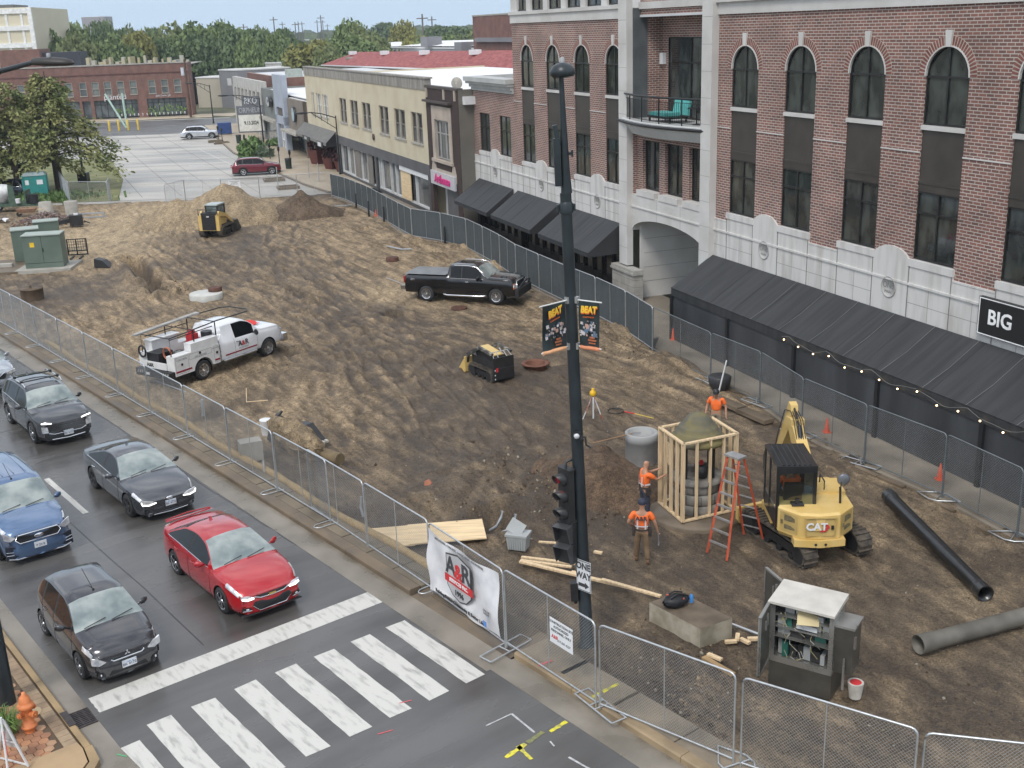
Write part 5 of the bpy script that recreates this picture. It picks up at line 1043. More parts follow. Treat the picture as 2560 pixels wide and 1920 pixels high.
# signal
SG=M('signal_black',(.022,.023,.024),.45,0,.2,4); fd=Vector((-.80,-.60,0)); rz=math.atan2(fd.y,fd.x)
t=thing('traffic_signal','black traffic signal with three round visors and the red lamp lit','traffic signal',(PX-.40,PY-.10,3.02),rz)
mb=MB(); mb.box(-.10,.06,-.17,.17,0,1.18); mb.box(-.115,.065,-.2,.2,1.18,1.205); mb.build('housing',SG,t)
for k,c in enumerate((.20,.58,.96)):
    mb=MB(); n=14; rows=[]
    for x,s in ((.06,1),(.30,1.0),(.30,.97),(.06,.97)):
        rows.append([(x-(.14*(1-math.cos(a))*.5 if x>.1 else 0)*1.0,.145*s*math.sin(a),c+.145*s*math.cos(a)) for a in [(-1+2*i/n)*2.35 for i in range(n+1)]])
    mb.grid(rows); v=mb.build('visor',SG,t); mb=MB(); mb.lathe([(.001,.075),(.12,.065)],(0,0,c),16,'X'); mb.build('lens',M('red_signal_lit',(1,.02,.06),.3,emis=6,var=0) if k==2 else M('dark_lens',(.02,.02,.02),.2),v)
mb=MB(); mb.tube([(-.02,0,1.2),(-.02,0,1.33),(-.30,.0,1.36)],.03,6); mb.tube([(-.05,0,.05),(-.28,.0,.05)],.025,6); mb.build('mounting_arm',SG,t)
t=thing('pedestrian_signal','black double box pedestrian signal below the traffic signal','pedestrian signal',(PX-.42,PY-.16,2.08),rz+.35)
mb=MB(); mb.box(-.16,.02,-.18,.18,0,.92); mb.box(-.17,.03,-.19,.19,.92,.945); mb.build('housing',SG,t)
for c in (.24,.70):
    mb=MB(); 
    for a,b,e,f in ((-.18,-.17,c-.2,c+.2),(.17,.18,c-.2,c+.2)): mb.xprism([(.02,e),(.02,f),(.26,f),(.13,e)],a,b)
    mb.box(.02,.26,-.18,.18,c+.2,c+.21); mb.build('visor',M('visor_grey',(.06,.062,.066),.35),t)
mb=MB(); mb.tube([(-.1,0,.98),(-.1,0,.9)],.03,6); mb.tube([(-.1,0,.1),(-.35,-.1,.1)],.03,6); mb.build('mounting_arm',SG,t)
d=Vector((.25,-.24,0)).normalized(); t=thing('one_way_sign','white ONE WAY arrow sign on the lamp pole','sign',(PX-.06,PY-.22,1.42),math.atan2(d.y,d.x))
mb=MB(); mb.box(-.2,.2,-.01,0,0,.72); mb.build('plate',M('sign_face_white',(.66,.68,.70),.35),t); mb=MB(); 
for a,b,c,e in ((-.19,.19,.695,.71),(-.19,.19,.01,.025),(-.19,-.178,.01,.71),(.178,.19,.01,.71)): mb.box(a,b,-.013,-.01,c,e)
mb.xprism([(-.14,.10),(.04,.10),(.04,.06),(.15,.14),(.04,.22),(.04,.18),(-.14,.18)],-.013,-.01); mb.build('arrow_and_border',DG,t)
text('ONE',.21,DG,t,face_m((0,-.011,.58),(1,0,0),(0,0,1)),bold=.006,sx=.9); text('WAY',.21,DG,t,face_m((0,-.011,.36),(1,0,0),(0,0,1)),bold=.006,sx=.85)
# far-left foreground: cobra head lamp arm and pole foot
t=thing('cobra_street_light','dark cobra head street light on an arm entering from the upper left','street light',(-9.7,17.7,0),0)
ch=_fw+_rt*((130-1280)/FPX)+_up*((960-152)/FPX); ch=ch*(19.6/ch.y); HD=Vector((0,0,CAMH))+ch
def at_depth(u,v,y): q=ray(u,v); return Vector((0,0,CAMH))+q*(y/q.y)
p0=Vector((-10.6,20.15,0)); pk=p0.copy()
a1=at_depth(-160,330,19.9); a2=at_depth(0,178,19.8); a3=at_depth(80,157,19.7); e=at_depth(185,158,19.6)
t.location=(p0.x,p0.y,0); 
mb=MB(); mb.lathe([(.2,0),(.17,.15),(.16,3),(.12,9.8),(.10,10.6)],(0,0,0),14); mb.build('shaft',POLE,t)
mb=MB(); mb.tube([q-p0 for q in (Vector((p0.x,p0.y,10.4)),a1,at_depth(-60,225,19.85),a2,a3)],[.07,.06,.05,.045,.04],8); mb.build('arm',POLE,t)
mb=MB(); dd=(e-a3).normalized(); Lh=(e-a3).length; up=Vector((0,0,1)); sd_=dd.cross(up).normalized()
rows=[]
for f,hh,ww in ((0,.05,.05),(.04,.075,.07),(.15,.085,.11),(.5,.10,.14),(.8,.085,.13),(.94,.06,.09),(1,.01,.02)):
    c=a3-p0+dd*(Lh*f); rows.append([c+sd_*(ww*math.cos(q))+up*(hh*math.sin(q)*(1 if math.sin(q)>0 else .55)) for q in [2*PI*k/12 for k in range(12)]])
mb.grid(rows,True,True); hd_=mb.build('lamp_head',M('lamp_head_dark',(.03,.027,.025),.5,0,.2,4),t); mb=MB(); c=a3-p0+dd*(Lh*.42)+up*.1; mb.lathe([(.035,-.01),(.035,.05),(.02,.06)],c,10); mb.build('photocell',M('photocell_grey',(.3,.31,.32),.5),hd_)
# ================================================================ other street lamps
def arm_lamp(x,y,h,dx,dy,label,r=.09):
    t=thing('street_lamp',label,'street light',(x,y,0)); mb=MB(); mb.lathe([(r*1.6,0),(r,.3),(r*.6,h)],(0,0,0),8); mb.build('shaft',BLK,t)
    mb=MB(); mb.tube([(0,0,h-.2),(dx*.5,dy*.5,h+.25),(dx*.85,dy*.85,h+.4),(dx,dy,h+.38)],.05,5); mb.tube([(0,0,h-1.2),(dx*.85,dy*.85,h+.38)],.035,5)
    for q in (.3,.5,.7): mb.tube([(dx*q,dy*q,h-.0+q*.4),(dx*q,dy*q,h-1.2+q*1.55)],.03,4)
    mb.build('arm',BLK,t); mb=MB(); c=Vector((dx,dy,0)); dn=c.normalized(); sdn=Vector((-dn.y,dn.x,0)); rows=[]
    for f,w_ in ((-.2,.05),(.0,.14),(.5,.2),(.9,.15),(1.1,.03)): rows.append([c+dn*f+sdn*(w_*math.cos(q))+Vector((0,0,h+.38+w_*.6*math.sin(q))) for q in [2*PI*k/8 for k in range(8)]])
    mb.grid(rows,True,True); mb.build('lamp_head',BLK,t); return t
arm_lamp(-15.65,108.5,5.6,-2.6,-.6,'black truss arm street lamp by the cream building storefronts')
arm_lamp(-28.48,136.5,6.1,-3.6,-.6,'black truss arm street lamp beside the theatre side wall',.11)
arm_lamp(-45.89,183.4,5.9,-2.6,-.3,'black truss arm street lamp near the far corner of the parking lot',.11)
t=thing('utility_pole','brown wooden utility pole with transformer in front of the brick shop building','utility pole',(-53.56,199,0)); mb=MB(); mb.lathe([(.22,0),(.16,9.6)],(0,0,0),8); mb.build('shaft',M('pole_wood',(.10,.06,.04),.9),t); mb=MB(); mb.lathe([(.32,7.0),(.32,8.3)],(-.5,0,0),10); mb.build('transformer',M('pale_grey_metal',(.55,.57,.6),.5),t)
t=thing('decorative_lamp_post','black decorative lamp post with square base at the edge of the lot','lamp post',(-41.0,111.0,0)); mb=MB(); mb.box(-.45,.45,-.45,.45,0,.9); mb.build('base',BLK,t); mb=MB(); mb.lathe([(.25,.9),(.12,1.2),(.10,5.5)],(0,0,0),8); mb.build('shaft',BLK,t); mb=MB(); mb.lathe([(.35,5.5),(.2,6.1),(.02,6.3)],(0,0,0),8); mb.build('lamp_head',BLK,t)
t=thing('light_sculpture','pair of pale pole sculptures leaning in a V behind yellow bollards','sculpture',(-57.5,176.5,0)); mb=MB(); mb.tube([(-.1,0,.3),(-2.6,0,10.8*.5)],.16,6); mb.build('left_pole',M('mint_pole',(.45,.60,.52),.5),t); mb=MB(); mb.tube([(.1,0,.3),(.0,0,10.8*.5)],.16,6); mb.build('right_pole',_mats['mint_pole'],t)
YB=M('safety_yellow',(.65,.45,.05),.6)
for k,dx in enumerate((-1.8,-.6,.6,1.9)):
    mb=MB(); mb.lathe([(.16,0),(.16,1.5),(.1,1.6)],(0,0,0),8); mb.build('bollard',YB,loc=(-57.5+dx*1.1,174.6+.3*k,0),label=ORD[k]+' yellow safety bollard from the left at the V sculpture',cat='bollard',group='yellow bollards by the sculpture')
def bin_(x,y,label): 
    t=thing('litter_bin',label,'bin',(x,y,.13)); mb=MB(); mb.lathe([(.3,0),(.34,.95)],(0,0,0),12); mb.build('body',M('dark_green_metal',(.02,.035,.03),.5),t); mb=MB(); mb.lathe([(.37,.95),(.34,1.05),(.1,1.08)],(0,0,0),12); mb.build('lid',BLK,t)
bin_(-21.7,114.9,'dark green litter bin on the sidewalk beside the red sport utility'); bin_(-33.4,145.2,'black litter bin on the far sidewalk beyond the shrub bed')
for k,(x,y) in enumerate(((-22.3,116.5),(-24.2,120.6),(-26.0,124.8),(-27.6,128.4),(-29.4,132.6),(-31.4,137.2),(-36.8,148.6),(-38.2,152.4))):
    t=thing('parking_meter',ORD[k]+' nearest black parking meter along the kerb of the parking lot','parking meter',(x+.5,y,.13),0,'parking meters along the lot kerb'); mb=MB(); mb.lathe([(.05,0),(.05,1.2)],(0,0,0),6); mb.build('post',BLK,t); mb=MB(); mb.lathe([(.08,1.2),(.13,1.35),(.13,1.6),(.06,1.72)],(0,0,0),8); mb.build('head',BLK,t)
for k,(x,y) in enumerate(((-18.3,106.5),(-16.9,103.5),(-20.3,101.6))):
    mb=MB(); mb.lathe([(.045,0),(.045,1.7)],(0,0,0),6); mb.build('sign_post',GAL,loc=(x,y,.1),label=('left','right','middle')[k]+' bare grey sign post on the sidewalk behind the far fence',cat='post',group='bare grey sign posts')
# planters and tree pits by the lot
for k,(x,y) in enumerate(((-18.2,100.5),(-20.6,106.5),(-36.4,149.5),(-35.0,146.8))):
    mb=MB(); mb.box(-.95,.95,-.75,-.6,0,.22); mb.box(-.95,.95,.6,.75,0,.22); mb.box(-.95,-.8,-.6,.6,0,.22); mb.box(.8,.95,-.6,.6,0,.22); mb.box(-.8,.8,-.6,.6,0,.08); mb.build('tree_pit',DCONC,loc=(x-1.0,y,.02),rotz=.3,label=('empty tree pit nearest the far fence','empty tree pit just beyond the far fence corner','empty tree pit farthest along the lot kerb','empty tree pit second farthest along the lot kerb')[k],cat='tree pit',group='empty tree pits along the lot kerb')
LEAFD=M('planter_leaves',(.05,.09,.03),.7,0,.5,6); BURG=M('burgundy_leaves',(.06,.018,.02),.7,0,.5,6)
def shrub(x,y,R,h,mat,label,nm='shrub',z=.1,n=260,seed=1,pot=None):
    t=thing(nm,label,'planter' if pot else 'shrub',(x,y,z)); r=random.Random(seed); mb=MB(); z0=pot[1] if pot else 0
    for k in range(n):
        a=r.random()*6.28; q=R*math.sqrt(r.random()); zz=z0+h*r.random()*(1-.5*(q/R)**2); c=Vector((q*math.cos(a),q*math.sin(a),zz)); s=R*.2; e=Euler((r.random()*3,r.random()*3,r.random()*6)).to_matrix(); mb.add([c+e@Vector(p)*s for p in ((-1,-.3,0),(0,-.5,.1),(1,0,0),(0,.5,.1))],[(0,1,2,3)])
    mb.build('leaves',mat,t)
    if pot: mb=MB(); mb.lathe([(pot[0]*.7,0),(pot[0],pot[1]),(pot[0]*.9,pot[1])],(0,0,0),4 if pot[2]==4 else 16,smooth=False); mb.build('pot',pot[3],t)
    return t
REDP=M('red_brown_planter',(.10,.025,.02),.6,0,.2,3)
shrub(-19.2,118.5,1.0,1.5,BURG,'burgundy shrub in a tall red planter left of the storefronts','planter',pot=(1.1,1.5,4,REDP),seed=2); shrub(-17.0,113.5,1.0,1.5,BURG,'burgundy shrub in a red planter under the truss arm lamp','planter',pot=(1.1,1.2,4,REDP),seed=3); shrub(-15.6,110.6,1.0,1.4,BURG,'small burgundy planter by the end of the screened fence','planter',pot=(.9,1.1,4,REDP),seed=4)
shrub(-28.2,128.5,1.6,2.2,M('green_leaves',(.10,.17,.05),.7,0,.5,3),'round green shrub bed at the kerb behind the red sport utility',seed=5,n=500); shrub(-26.6,127.3,1.1,1.5,M('blue_green_leaves',(.12,.17,.11),.7,0,.4,3),'blue green shrub beside the round green shrub',seed=6); shrub(-27.5,141,1.6,.9,_mats['green_leaves'],'low green plants against the theatre fence',seed=7)
t=thing('mailbox','blue mail collection box on the far sidewalk near the white sport utility','mailbox',(-38.6,160,.1),.3); mb=MB(); mb.box(-.9,.9,-.7,.7,.15,1.6); mb.build('body',M('mail_blue',(.03,.07,.22),.5),t)
# ================================================================ VEHICLES
def pchip(xs,ys,q):
    xs=np.array(xs,float);ys=np.array(ys,float); o=np.argsort(xs); xs=xs[o];ys=ys[o]; h=np.diff(xs); d=np.diff(ys)/h; m=np.zeros(len(xs))
    for i in range(1,len(xs)-1):
        if d[i-1]*d[i]>0: m[i]=2*d[i-1]*d[i]/(d[i-1]+d[i])
    m[0]=d[0];m[-1]=d[-1]; q=np.clip(q,xs[0],xs[-1]); i=np.clip(np.searchsorted(xs,q)-1,0,len(h)-1); t=(q-xs[i])/h[i]
    return ys[i]*(2*t**3-3*t**2+1)+h[i]*m[i]*(t**3-2*t**2+t)+ys[i+1]*(-2*t**3+3*t**2)+h[i]*m[i+1]*(t**3-t**2)
def paint(name,col,metal=.35,rough=.22): return M(name,col,rough,metal,.06,2,coat=1.0)
WSG=M('windshield_glass',(.16,.20,.20),.04,0,col2=(.34,.38,.36),scale=1.6,fac=(.38,.62),detail=3,coat=1)  # opaque; pale noise paints the sky reflection and dash into the colour
SDG=M('side_glass',(.006,.007,.008),.05,0,.3,1,spec=.35)
LMP=M('headlamp_glass',(.55,.57,.60),.08,.5,col2=(.9,.9,.9),scale=9,fac=(.4,.6),coat=1); DRL=M('lit_headlamp',(1,.98,.92),.2,emis=1.6,var=0); TLR=M('tail_lamp_red',(.35,.01,.015),.12,0,.2,8,coat=1)
TRIM=M('black_plastic',(.018,.018,.019),.55,0,.2,6); UND=M('underbody',(.006,.006,.006),.9); PLT=M('number_plate',(.62,.65,.68),.4,col2=(.12,.30,.55),scale=18,fac=(.5,.62))
def wheel(R,w_,rimR,spokes,rimmat,side):
    mb=MB(); mb.mi=0; s=side
    mb.lathe([(rimR,-w_/2),(R*.93,-w_/2),(R,-w_*.36),(R,w_*.36),(R*.93,w_/2),(rimR,w_/2)],(0,0,0),28,'Y',True,False)
    tyre=mb; mb=MB(); y=s*w_*.38
    mb.lathe([(rimR,s*w_*.5),(rimR*.93,s*w_*.42),(rimR*.9,s*w_*.1),(.02,s*w_*.05)],(0,0,0),28,'Y',True,False)
    rim=mb; sp=MB(); sp.lathe([(rimR*1.0,s*w_*.51),(rimR*.9,s*w_*.47)],(0,0,0),28,'Y',True,False); sp.lathe([(rimR*.22,s*w_*.3),(rimR*.22,s*w_*.45),(.001,s*w_*.47)],(0,0,0),12,'Y')
    for k in range(spokes):
        a=2*PI*k/spokes; 
        for da in ((-.09,.09) if spokes<7 else (0,)): 
            c=math.cos(a+da);d=math.sin(a+da); sp.tube([(rimR*.15*c,s*w_*.42,rimR*.15*d),(rimR*.93*math.cos(a+da*1.8),s*w_*.44,rimR*.93*math.sin(a+da*1.8))],[rimR*.09,rimR*.07],4)
    return tyre,rim,sp
def add_wheels(root,S):
    for x in (S['wb']/2,-S['wb']/2):
        for s in (-1,1):
            ty,ri,sp=wheel(S['R'],S.get('tw',.22),S.get('rr',S['R']*.66),S.get('spokes',5),None,s)
            o=ty.build('wheel',RUB,root,(x,s*(S['W']/2-S.get('tw',.22)/2-.015),S['R'])); ri.build('rim',S.get('rimb',BLK),o); sp.build('spokes',S.get('rimm',ALU),o)
def car(name,label,loc,rz,S,group=None,cat='car'):
    root=thing(name,label,cat,loc,rz,group); W=S['W']/2; wb=S['wb']; nose=wb/2+S['fo']; tail=-(wb/2+S['ro']); P_=S['paint']; zb=S.get('gc',.2)
    top=S['top']      # centreline (x,z) nose->tail ; xa cowl, xb roof front, xc roof rear, xd rear glass base
    xa,xb,xc,xd=S['xa'],S['xb'],S['xc'],S['xd']; belt=S['belt']; wr=S['wr']; n=S.get('n',84)
    xs=sorted(set([round(v,4) for v in list(np.linspace(tail,nose,n))+[xa,xb,xc,xd]]),reverse=True)
    # avoid slivers
    keyx=[xa,xb,xc,xd]; xs=[x for x in xs if x in [round(k,4) for k in keyx] or all(abs(x-k)>.025 for k in keyx)]
    tx=[p[0] for p in top]; tz=[p[1] for p in top]; Zt=pchip(tx,tz,np.array(xs)); Bz=pchip([p[0] for p in belt],[p[1] for p in belt],np.array(xs))
    plan=S.get('plan',[(tail,.80),(tail+.25,.93),(tail+.8,.985),(0,1),(nose-.9,.985),(nose-.35,.93),(nose,.80)]); Wx=pchip([p[0] for p in plan],[p[1]*W for p in plan],np.array(xs))
    bow=S.get('bow',.16); 
    rows=[]; gh=[]
    for x,zt,zbelt,w_ in zip(xs,Zt,Bz,Wx):
        zbelt=min(zbelt,zt-.015); g=max(0,zt-zbelt-.06); hi=min(1,g/.25); gh.append(g)
        wr_=w_-.04-(W-wr)*min(1,g/max(.2,(S['H']-zbelt-.06)))  # tumblehome
        mid=zb+.30*(zbelt-zb)/1.0
        sec=[(0,zb),(w_*.86,zb),(w_*.965,zb+.05),(w_*.985,zb+.14),(w_*1.0,zb+(zbelt-zb)*.34),(w_*.997,zb+(zbelt-zb)*.55),(w_*.99,zb+(zbelt-zb)*.72),(w_*.975,zb+(zbelt-zb)*.88),(w_*.945,zbelt)]
        zr=zt-.03*hi-.02
        if g<.03: sec+=[(w_*.90,zbelt+.010),(w_*.86,zbelt+(zt-zbelt)*.35),(w_*.74,zbelt+(zt-zbelt)*.62),(w_*.45,zbelt+(zt-zbelt)*.9),(0,zt)]
        else:
            yb=w_*.93; 
            sec+=[(yb,zbelt+.02),(yb+(wr_-yb)*.92,zbelt+.02+(zr-.045-zbelt-.02)*1.0),(wr_*.985,zr-.012),(wr_*.6,zt-.012),(0,zt)]
        # side densification
        rows.append(sec)
    NS=len(rows[0]); dens=[1,1,1,2,2,2,2,1,1,1,1,1,1]  # subdivisions between section points
    full=[]
    for sec in rows:
        o=[]
        for k in range(NS-1):
            for j in range(dens[k]): t=j/dens[k]; o.append((sec[k][0]*(1-t)+sec[k+1][0]*t,sec[k][1]*(1-t)+sec[k+1][1]*t))
        o.append(sec[-1]); full.append(o)
    cum=[0]; 
    for d_ in dens: cum.append(cum[-1]+d_)
    NJ=len(full[0]); arches=[(wb/2,S['R']+.055),(-wb/2,S['R']+.055)] if not S.get('noarch') else []
    V=[];idm={}
    def vert(i,j,s):
        x=xs[i]; y,z=full[i][j]
        dn=nose-x; dt=x-tail; yy=abs(y)/W
        if dn<.9: x=x-bow*(yy**2.2)*(1-dn/.9)**1.5+ S.get('nosep',lambda z:0)(z)*(1-min(1,dn/.25))
        if dt<.7: x=x+bow*.7*(yy**2.4)*(1-dt/.7)**1.5+S.get('tailp',lambda z:0)(z)*(1-min(1,dt/.25))
        if 1<=j<=cum[8]:
            for cx,R_ in arches:
                d=math.hypot(x-cx,z-S['R']); 
                if abs(d-R_)<.045 and d>0: x=cx+(x-cx)*R_/d; z=S['R']+(z-S['R'])*R_/d
        return (x,s*y,z)
    ni=len(xs)
    VL=[[vert(i,j,1) for j in range(NJ)] for i in range(ni)]; VR=[[(p[0],-p[1],p[2]) for p in r] for r in VL]
    parts={'body':MB(),'windshield':MB(),'rear_window':MB(),'glassL':MB(),'glassR':MB(),'trim':MB()}
    blackpil=S.get('bp',[]) 
    for side,VV in ((0,VL),(1,VR)):
        for i in range(ni-1):
            xm=(xs[i]+xs[i+1])/2
            for j in range(NJ-1):
                q=[VV[i][j],VV[i][j+1],VV[i+1][j+1],VV[i+1][j]]
                if side: q=q[::-1]
                if 1<=j<cum[8] and any(all(math.hypot(p[0]-cx,p[2]-S['R'])<R_+.012 for p in q) for cx,R_ in arches): continue
                tgt='body'
                if xb<xm<xa and j>=cum[10]+1-1 and j>=cum[11]-1+0 and j>=cum[11]: tgt='windshield'
                elif xd<xm<xc and j>=cum[11] and not S.get('norear'): tgt='rear_window'
                elif j==cum[9] and S.get('sg0',xd+.12)<xm<S.get('sg1',xa-.30): tgt='glassL' if side==0 else 'glassR'
                if tgt.startswith('glass') and any(abs(xm-b)<.045 for b in blackpil): tgt='trim'
                if j<=cum[2] and S.get('clad'): tgt='trim'
                if S.get('clad2') and any(math.hypot((q[0][0]+q[2][0])/2-cx,(q[0][2]+q[2][2])/2-S['R'])<R_+.06 for cx,R_ in arches) and 1<=j<cum[7]: tgt='trim'
                parts[tgt].add(q,[(0,1,2,3)],True)
    # front and rear caps
    for VLr,VRr,e in ((VL[0],VR[0],1),(VL[-1],VR[-1],-1)):
        nn=10; g=[]
        for j in range(NJ):
            a=Vector(VLr[j]);b=Vector(VRr[j]); row=[]
            for k in range(nn+1):
                t=k/nn*2-1; p=a.lerp(b,k/nn); c=(nose+S.get('nosep',lambda z:0)(p.z)) if e>0 else (tail+S.get('tailp',lambda z:0)(p.z)); f=abs(t)*abs(a.y)/W; ff=abs(t)
                edge_=a.x; x=c+(edge_-c)*(ff**2.2); row.append((x,p.y,p.z))
            g.append(row)
        parts['body'].grid(g if e<0 else [r[::-1] for r in g],True)
    [p_.weld() for p_ in parts.values()]; bd=parts['body'].build('body',P_,root)
    if parts['windshield'].f: parts['windshield'].build('windshield',WSG,root)
    if parts['rear_window'].f: parts['rear_window'].build('rear_window',S.get('rg',SDG),root)
    for k in ('glassL','glassR'): 
        if parts[k].f: parts[k].build('side_window',SDG,root)
    if parts['trim'].f: parts['trim'].build('trim',TRIM,root)
    # wheel wells + floor
    mb=MB(); mb.box(tail+.25,nose-.25,-W*.84,W*.84,zb+.01,zb+.05)
    for cx,R_ in arches:
        for s in (-1,1):
            c=[(cx+R_*math.cos(t),S['R']+R_*math.sin(t)) for t in np.linspace(-.35,PI+.35,14)]
            mb.grid([[(p[0],s*W*.975,p[1]) for p in c],[(p[0],s*(W-.32),p[1]) for p in c]]); mb.poly([(p[0],s*(W-.32),p[1]) for p in c])
    mb.build('underbody',UND,root)
    add_wheels(root,S)
    def fx(y,z): 
        w_=full[0][cum[5]][0]; e=VL[0][cum[5]][0]; c=nose+S.get('nosep',lambda z:0)(z); return c+(e-c)*(min(1,abs(y)/w_)**2.2)
    def rx(y,z):
        w_=full[-1][cum[5]][0]; e=VL[-1][cum[5]][0]; c=tail+S.get('tailp',lambda z:0)(z); return c+(e-c)*(min(1,abs(y)/w_)**2.2)
    def fpatch(poly,mat,nm,off=.012,par=root,rear=False,th=.03):   # polygon in (y,z) laid over the front fascia
        mb=MB(); f=rx if rear else fx; sg=-1 if rear else 1
        o=[(f(y,z)+sg*off,y,z) for y,z in poly]; b=[(p[0]-sg*(off+th),p[1],p[2]) for p in o]; nn=len(o)
        cy=sum(p[1] for p in o)/nn; cz=sum(p[2] for p in o)/nn; o.append((f(cy,cz)+sg*off,cy,cz))
        mb.add(o+b,[(i,(i+1)%nn,nn) for i in range(nn)]+[(i,(i+1)%nn,nn+1+(i+1)%nn,nn+1+i) for i in range(nn)]); return mb.build(nm,mat,par)
    def fstrip(pts,r,mat,nm,par=root,rear=False,off=.02): mb=MB(); f=rx if rear else fx; sg=-1 if rear else 1; mb.tube([(f(y,z)+sg*off,y,z) for y,z in pts],r,6); return mb.build(nm,mat,par)
    for s in (-1,1):
        # mirrors
        mb=MB(); mx_=S.get('mx',xa-.42); mz=S.get('mz',pchip([p[0] for p in belt],[p[1] for p in belt],np.array([mx_]))[0]+.08); k=S.get('ms',1)
        rows_=[]
        for f_,a,b in ((0,.02,.02),(.2,.07,.07),(.6,.085,.09),(1,.04,.05)): rows_.append([(mx_+.03-f_*.10+.0+a*math.cos(t)*.6*k,s*(W-.04+.03+f_*.20*k),mz+b*math.sin(t)*k) for t in np.linspace(0,2*PI,9)[:-1]])
        mb.grid(rows_,True,True); mb.poly(rows_[-1]); mb.tube([(mx_,s*(W-.09),mz-.07),(mx_,s*(W+.02),mz-.01)],.025,5); mb.build('wing_mirror',S.get('mirror',P_),root)
        for hx in S.get('handles',[]):
            zz=pchip([p[0] for p in belt],[p[1] for p in belt],np.array([hx]))[0]-.13; mb=MB(); mb.tube([(hx,s*W*1.0,zz),(hx-.02,s*(W+.025),zz+.005),(hx-.16,s*(W+.025),zz+.01),(hx-.18,s*W*1.0,zz+.01)],.014,5); mb.build('door_handle',S.get('hmat',P_),root)
        # door seams and chrome belt line
        mb=MB()
        for dx in S.get('seams',[]):
            i=min(range(ni),key=lambda k_:abs(xs[k_]-dx)); c=[Vector(VL[i][j]) for j in range(cum[2],cum[9]+1)]; mb.tube([(p.x,s*(p.y+.001),p.z) for p in c],.005,3)
        if S.get('seams'): mb.build('door_seam',UND,root)
        if S.get('chromebelt'):
            mb=MB(); c=[(VL[i][cum[9]][0],s*(VL[i][cum[9]][1]+.008),VL[i][cum[9]][2]) for i in range(ni) if S.get('sg0',xd+.12)-.05<xs[i]<S.get('sg1',xa-.3)+.1]; mb.tube(c,.010,5); mb.build('chrome_belt_line',CHR,root)
    # wipers, antenna
    if S.get('wip',1):
        mb=MB(); zc=pchip(tx,tz,np.array([xa]))[0]
        for y0,y1 in ((.05,.55),(-.55,-.05)): mb.tube([(xa+.03,y0,zc+.015),(xa-.07,y1,zc+.06)],.010,4)
        mb.build('wiper',TRIM,root)
    if S.get('fin'): 
        zc=pchip(tx,tz,np.array([xc+.12]))[0]; mb=MB(); mb.xprism([(xc+.05,zc-.01),(xc+.22,zc-.005),(xc+.08,zc+.07),(xc+.04,zc+.07)],-.02,.02); mb.build('roof_fin',P_,root)
    if S.get('ant'):
        zc=pchip(tx,tz,np.array([xb-.12]))[0]; mb=MB(); mb.tube([(xb-.12,0,zc),(xb-.75,0,zc+.28)],.008,4); mb.lathe([(.03,zc-.01),(.02,zc+.03)],(xb-.12,0,0),8); mb.build('antenna',TRIM,root)
    root['_']=0; del root['_']
    return root,fpatch,fstrip,fx,VL,xs,cum
def plate(root,x,z,mat=PLT,rear=False,txt=None,tilt=0):
    mb=MB(); mb.box(x-.012,x,-.155,.155,z-.08,z+.08); o=mb.build('number_plate',M('plate_white',(.66,.68,.7),.4),root)
    mb=MB(); xx=x+.002 if not rear else x-.014; mb.poly([(xx,-.15,z+.02),(xx,.15,z+.02),(xx,.15,z+.075),(xx,-.15,z+.075)]); mb.build('plate_band',mat,o)
    text(txt or 'BK 4172',.085,M('plate_ink',(.03,.04,.12),.5),o,face_m((xx+(.002 if not rear else -.002),0,z-.02),(0,1,0) if not rear else (0,-1,0),(0,0,1)),ext=.001,name='plate_lettering')
HEAD=ST_ROT
def lampshape(s,y0,y1,z0,z1,up=.06): return [(s*y0,z0),(s*(y0*.5+y1*.5),z0-.015),(s*y1,z0+.05),(s*y1,z1+up),(s*(y0*.4+y1*.6),z1+up*.4),(s*y0,z0+.05)]
def hood_lamp(root,VL,xs,cum,s,x0,x1,j0,j1,mat,nm='headlight',off=.008):
    mb=MB(); I=[i for i in range(len(xs)) if x0<=xs[i]<=x1]; g=[[ (VL[i][j][0]+.004,s*(VL[i][j][1]+off),VL[i][j][2]+off*.7) for j in range(j0,j1+1)] for i in I]; mb.grid(g); return mb.build(nm,mat,root)
# --- red sedan
RP=paint('red_car_paint',(.42,.008,.014),.15)
S=dict(L=4.66,W=1.80,H=1.46,wb=2.70,fo=.92,ro=1.02,R=.325,gc=.19,paint=RP,xa=.98,xb=.12,xc=-.95,xd=-1.72,wr=.60,
 top=[(2.27,.66),(2.20,.74),(1.9,.86),(1.4,.96),(.98,1.01),(.55,1.24),(.12,1.41),(-.35,1.46),(-.95,1.41),(-1.35,1.26),(-1.72,1.10),(-2.1,1.07),(-2.30,1.04),(-2.37,.9)],
 belt=[(2.27,.62),(1.9,.80),(1.2,.90),(0,.945),(-1.2,.98),(-2.0,.98),(-2.37,.86)],sg0=-1.62,sg1=.66,bp=[-.42],nosep=lambda z:.035*math.exp(-((z-.42)/.14)**2),
 handles=[.0,-.95],seams=[.82,-.42,-1.30],chromebelt=1,fin=1,spokes=5,rimm=CHR,rr=.225)
root,fp_,fs_,fx,VL,xs_,cum=car('sedan','bright red four door sedan first in the right lane at the stop line','',HEAD,dict(S),None) if False else car('sedan','bright red four door sedan first in the right lane at the stop line',ST(24.42,10.12),HEAD,S)
def face_sedan(root,fp_,fs_,fx,VL,xs_,cum,grz=(.52,.66),low=(.25,.46),emblem=None,lamp=DRL,grw=.50):
    for s in (-1,1):
        hood_lamp(root,VL,xs_,cum,s,xs_[0]-.62,xs_[0]-.02,cum[7],cum[9],LMP); fp_(lampshape(s,.44,.72,grz[1]-.10,grz[1]-.02,.03),lamp,'headlight',.02)
    return
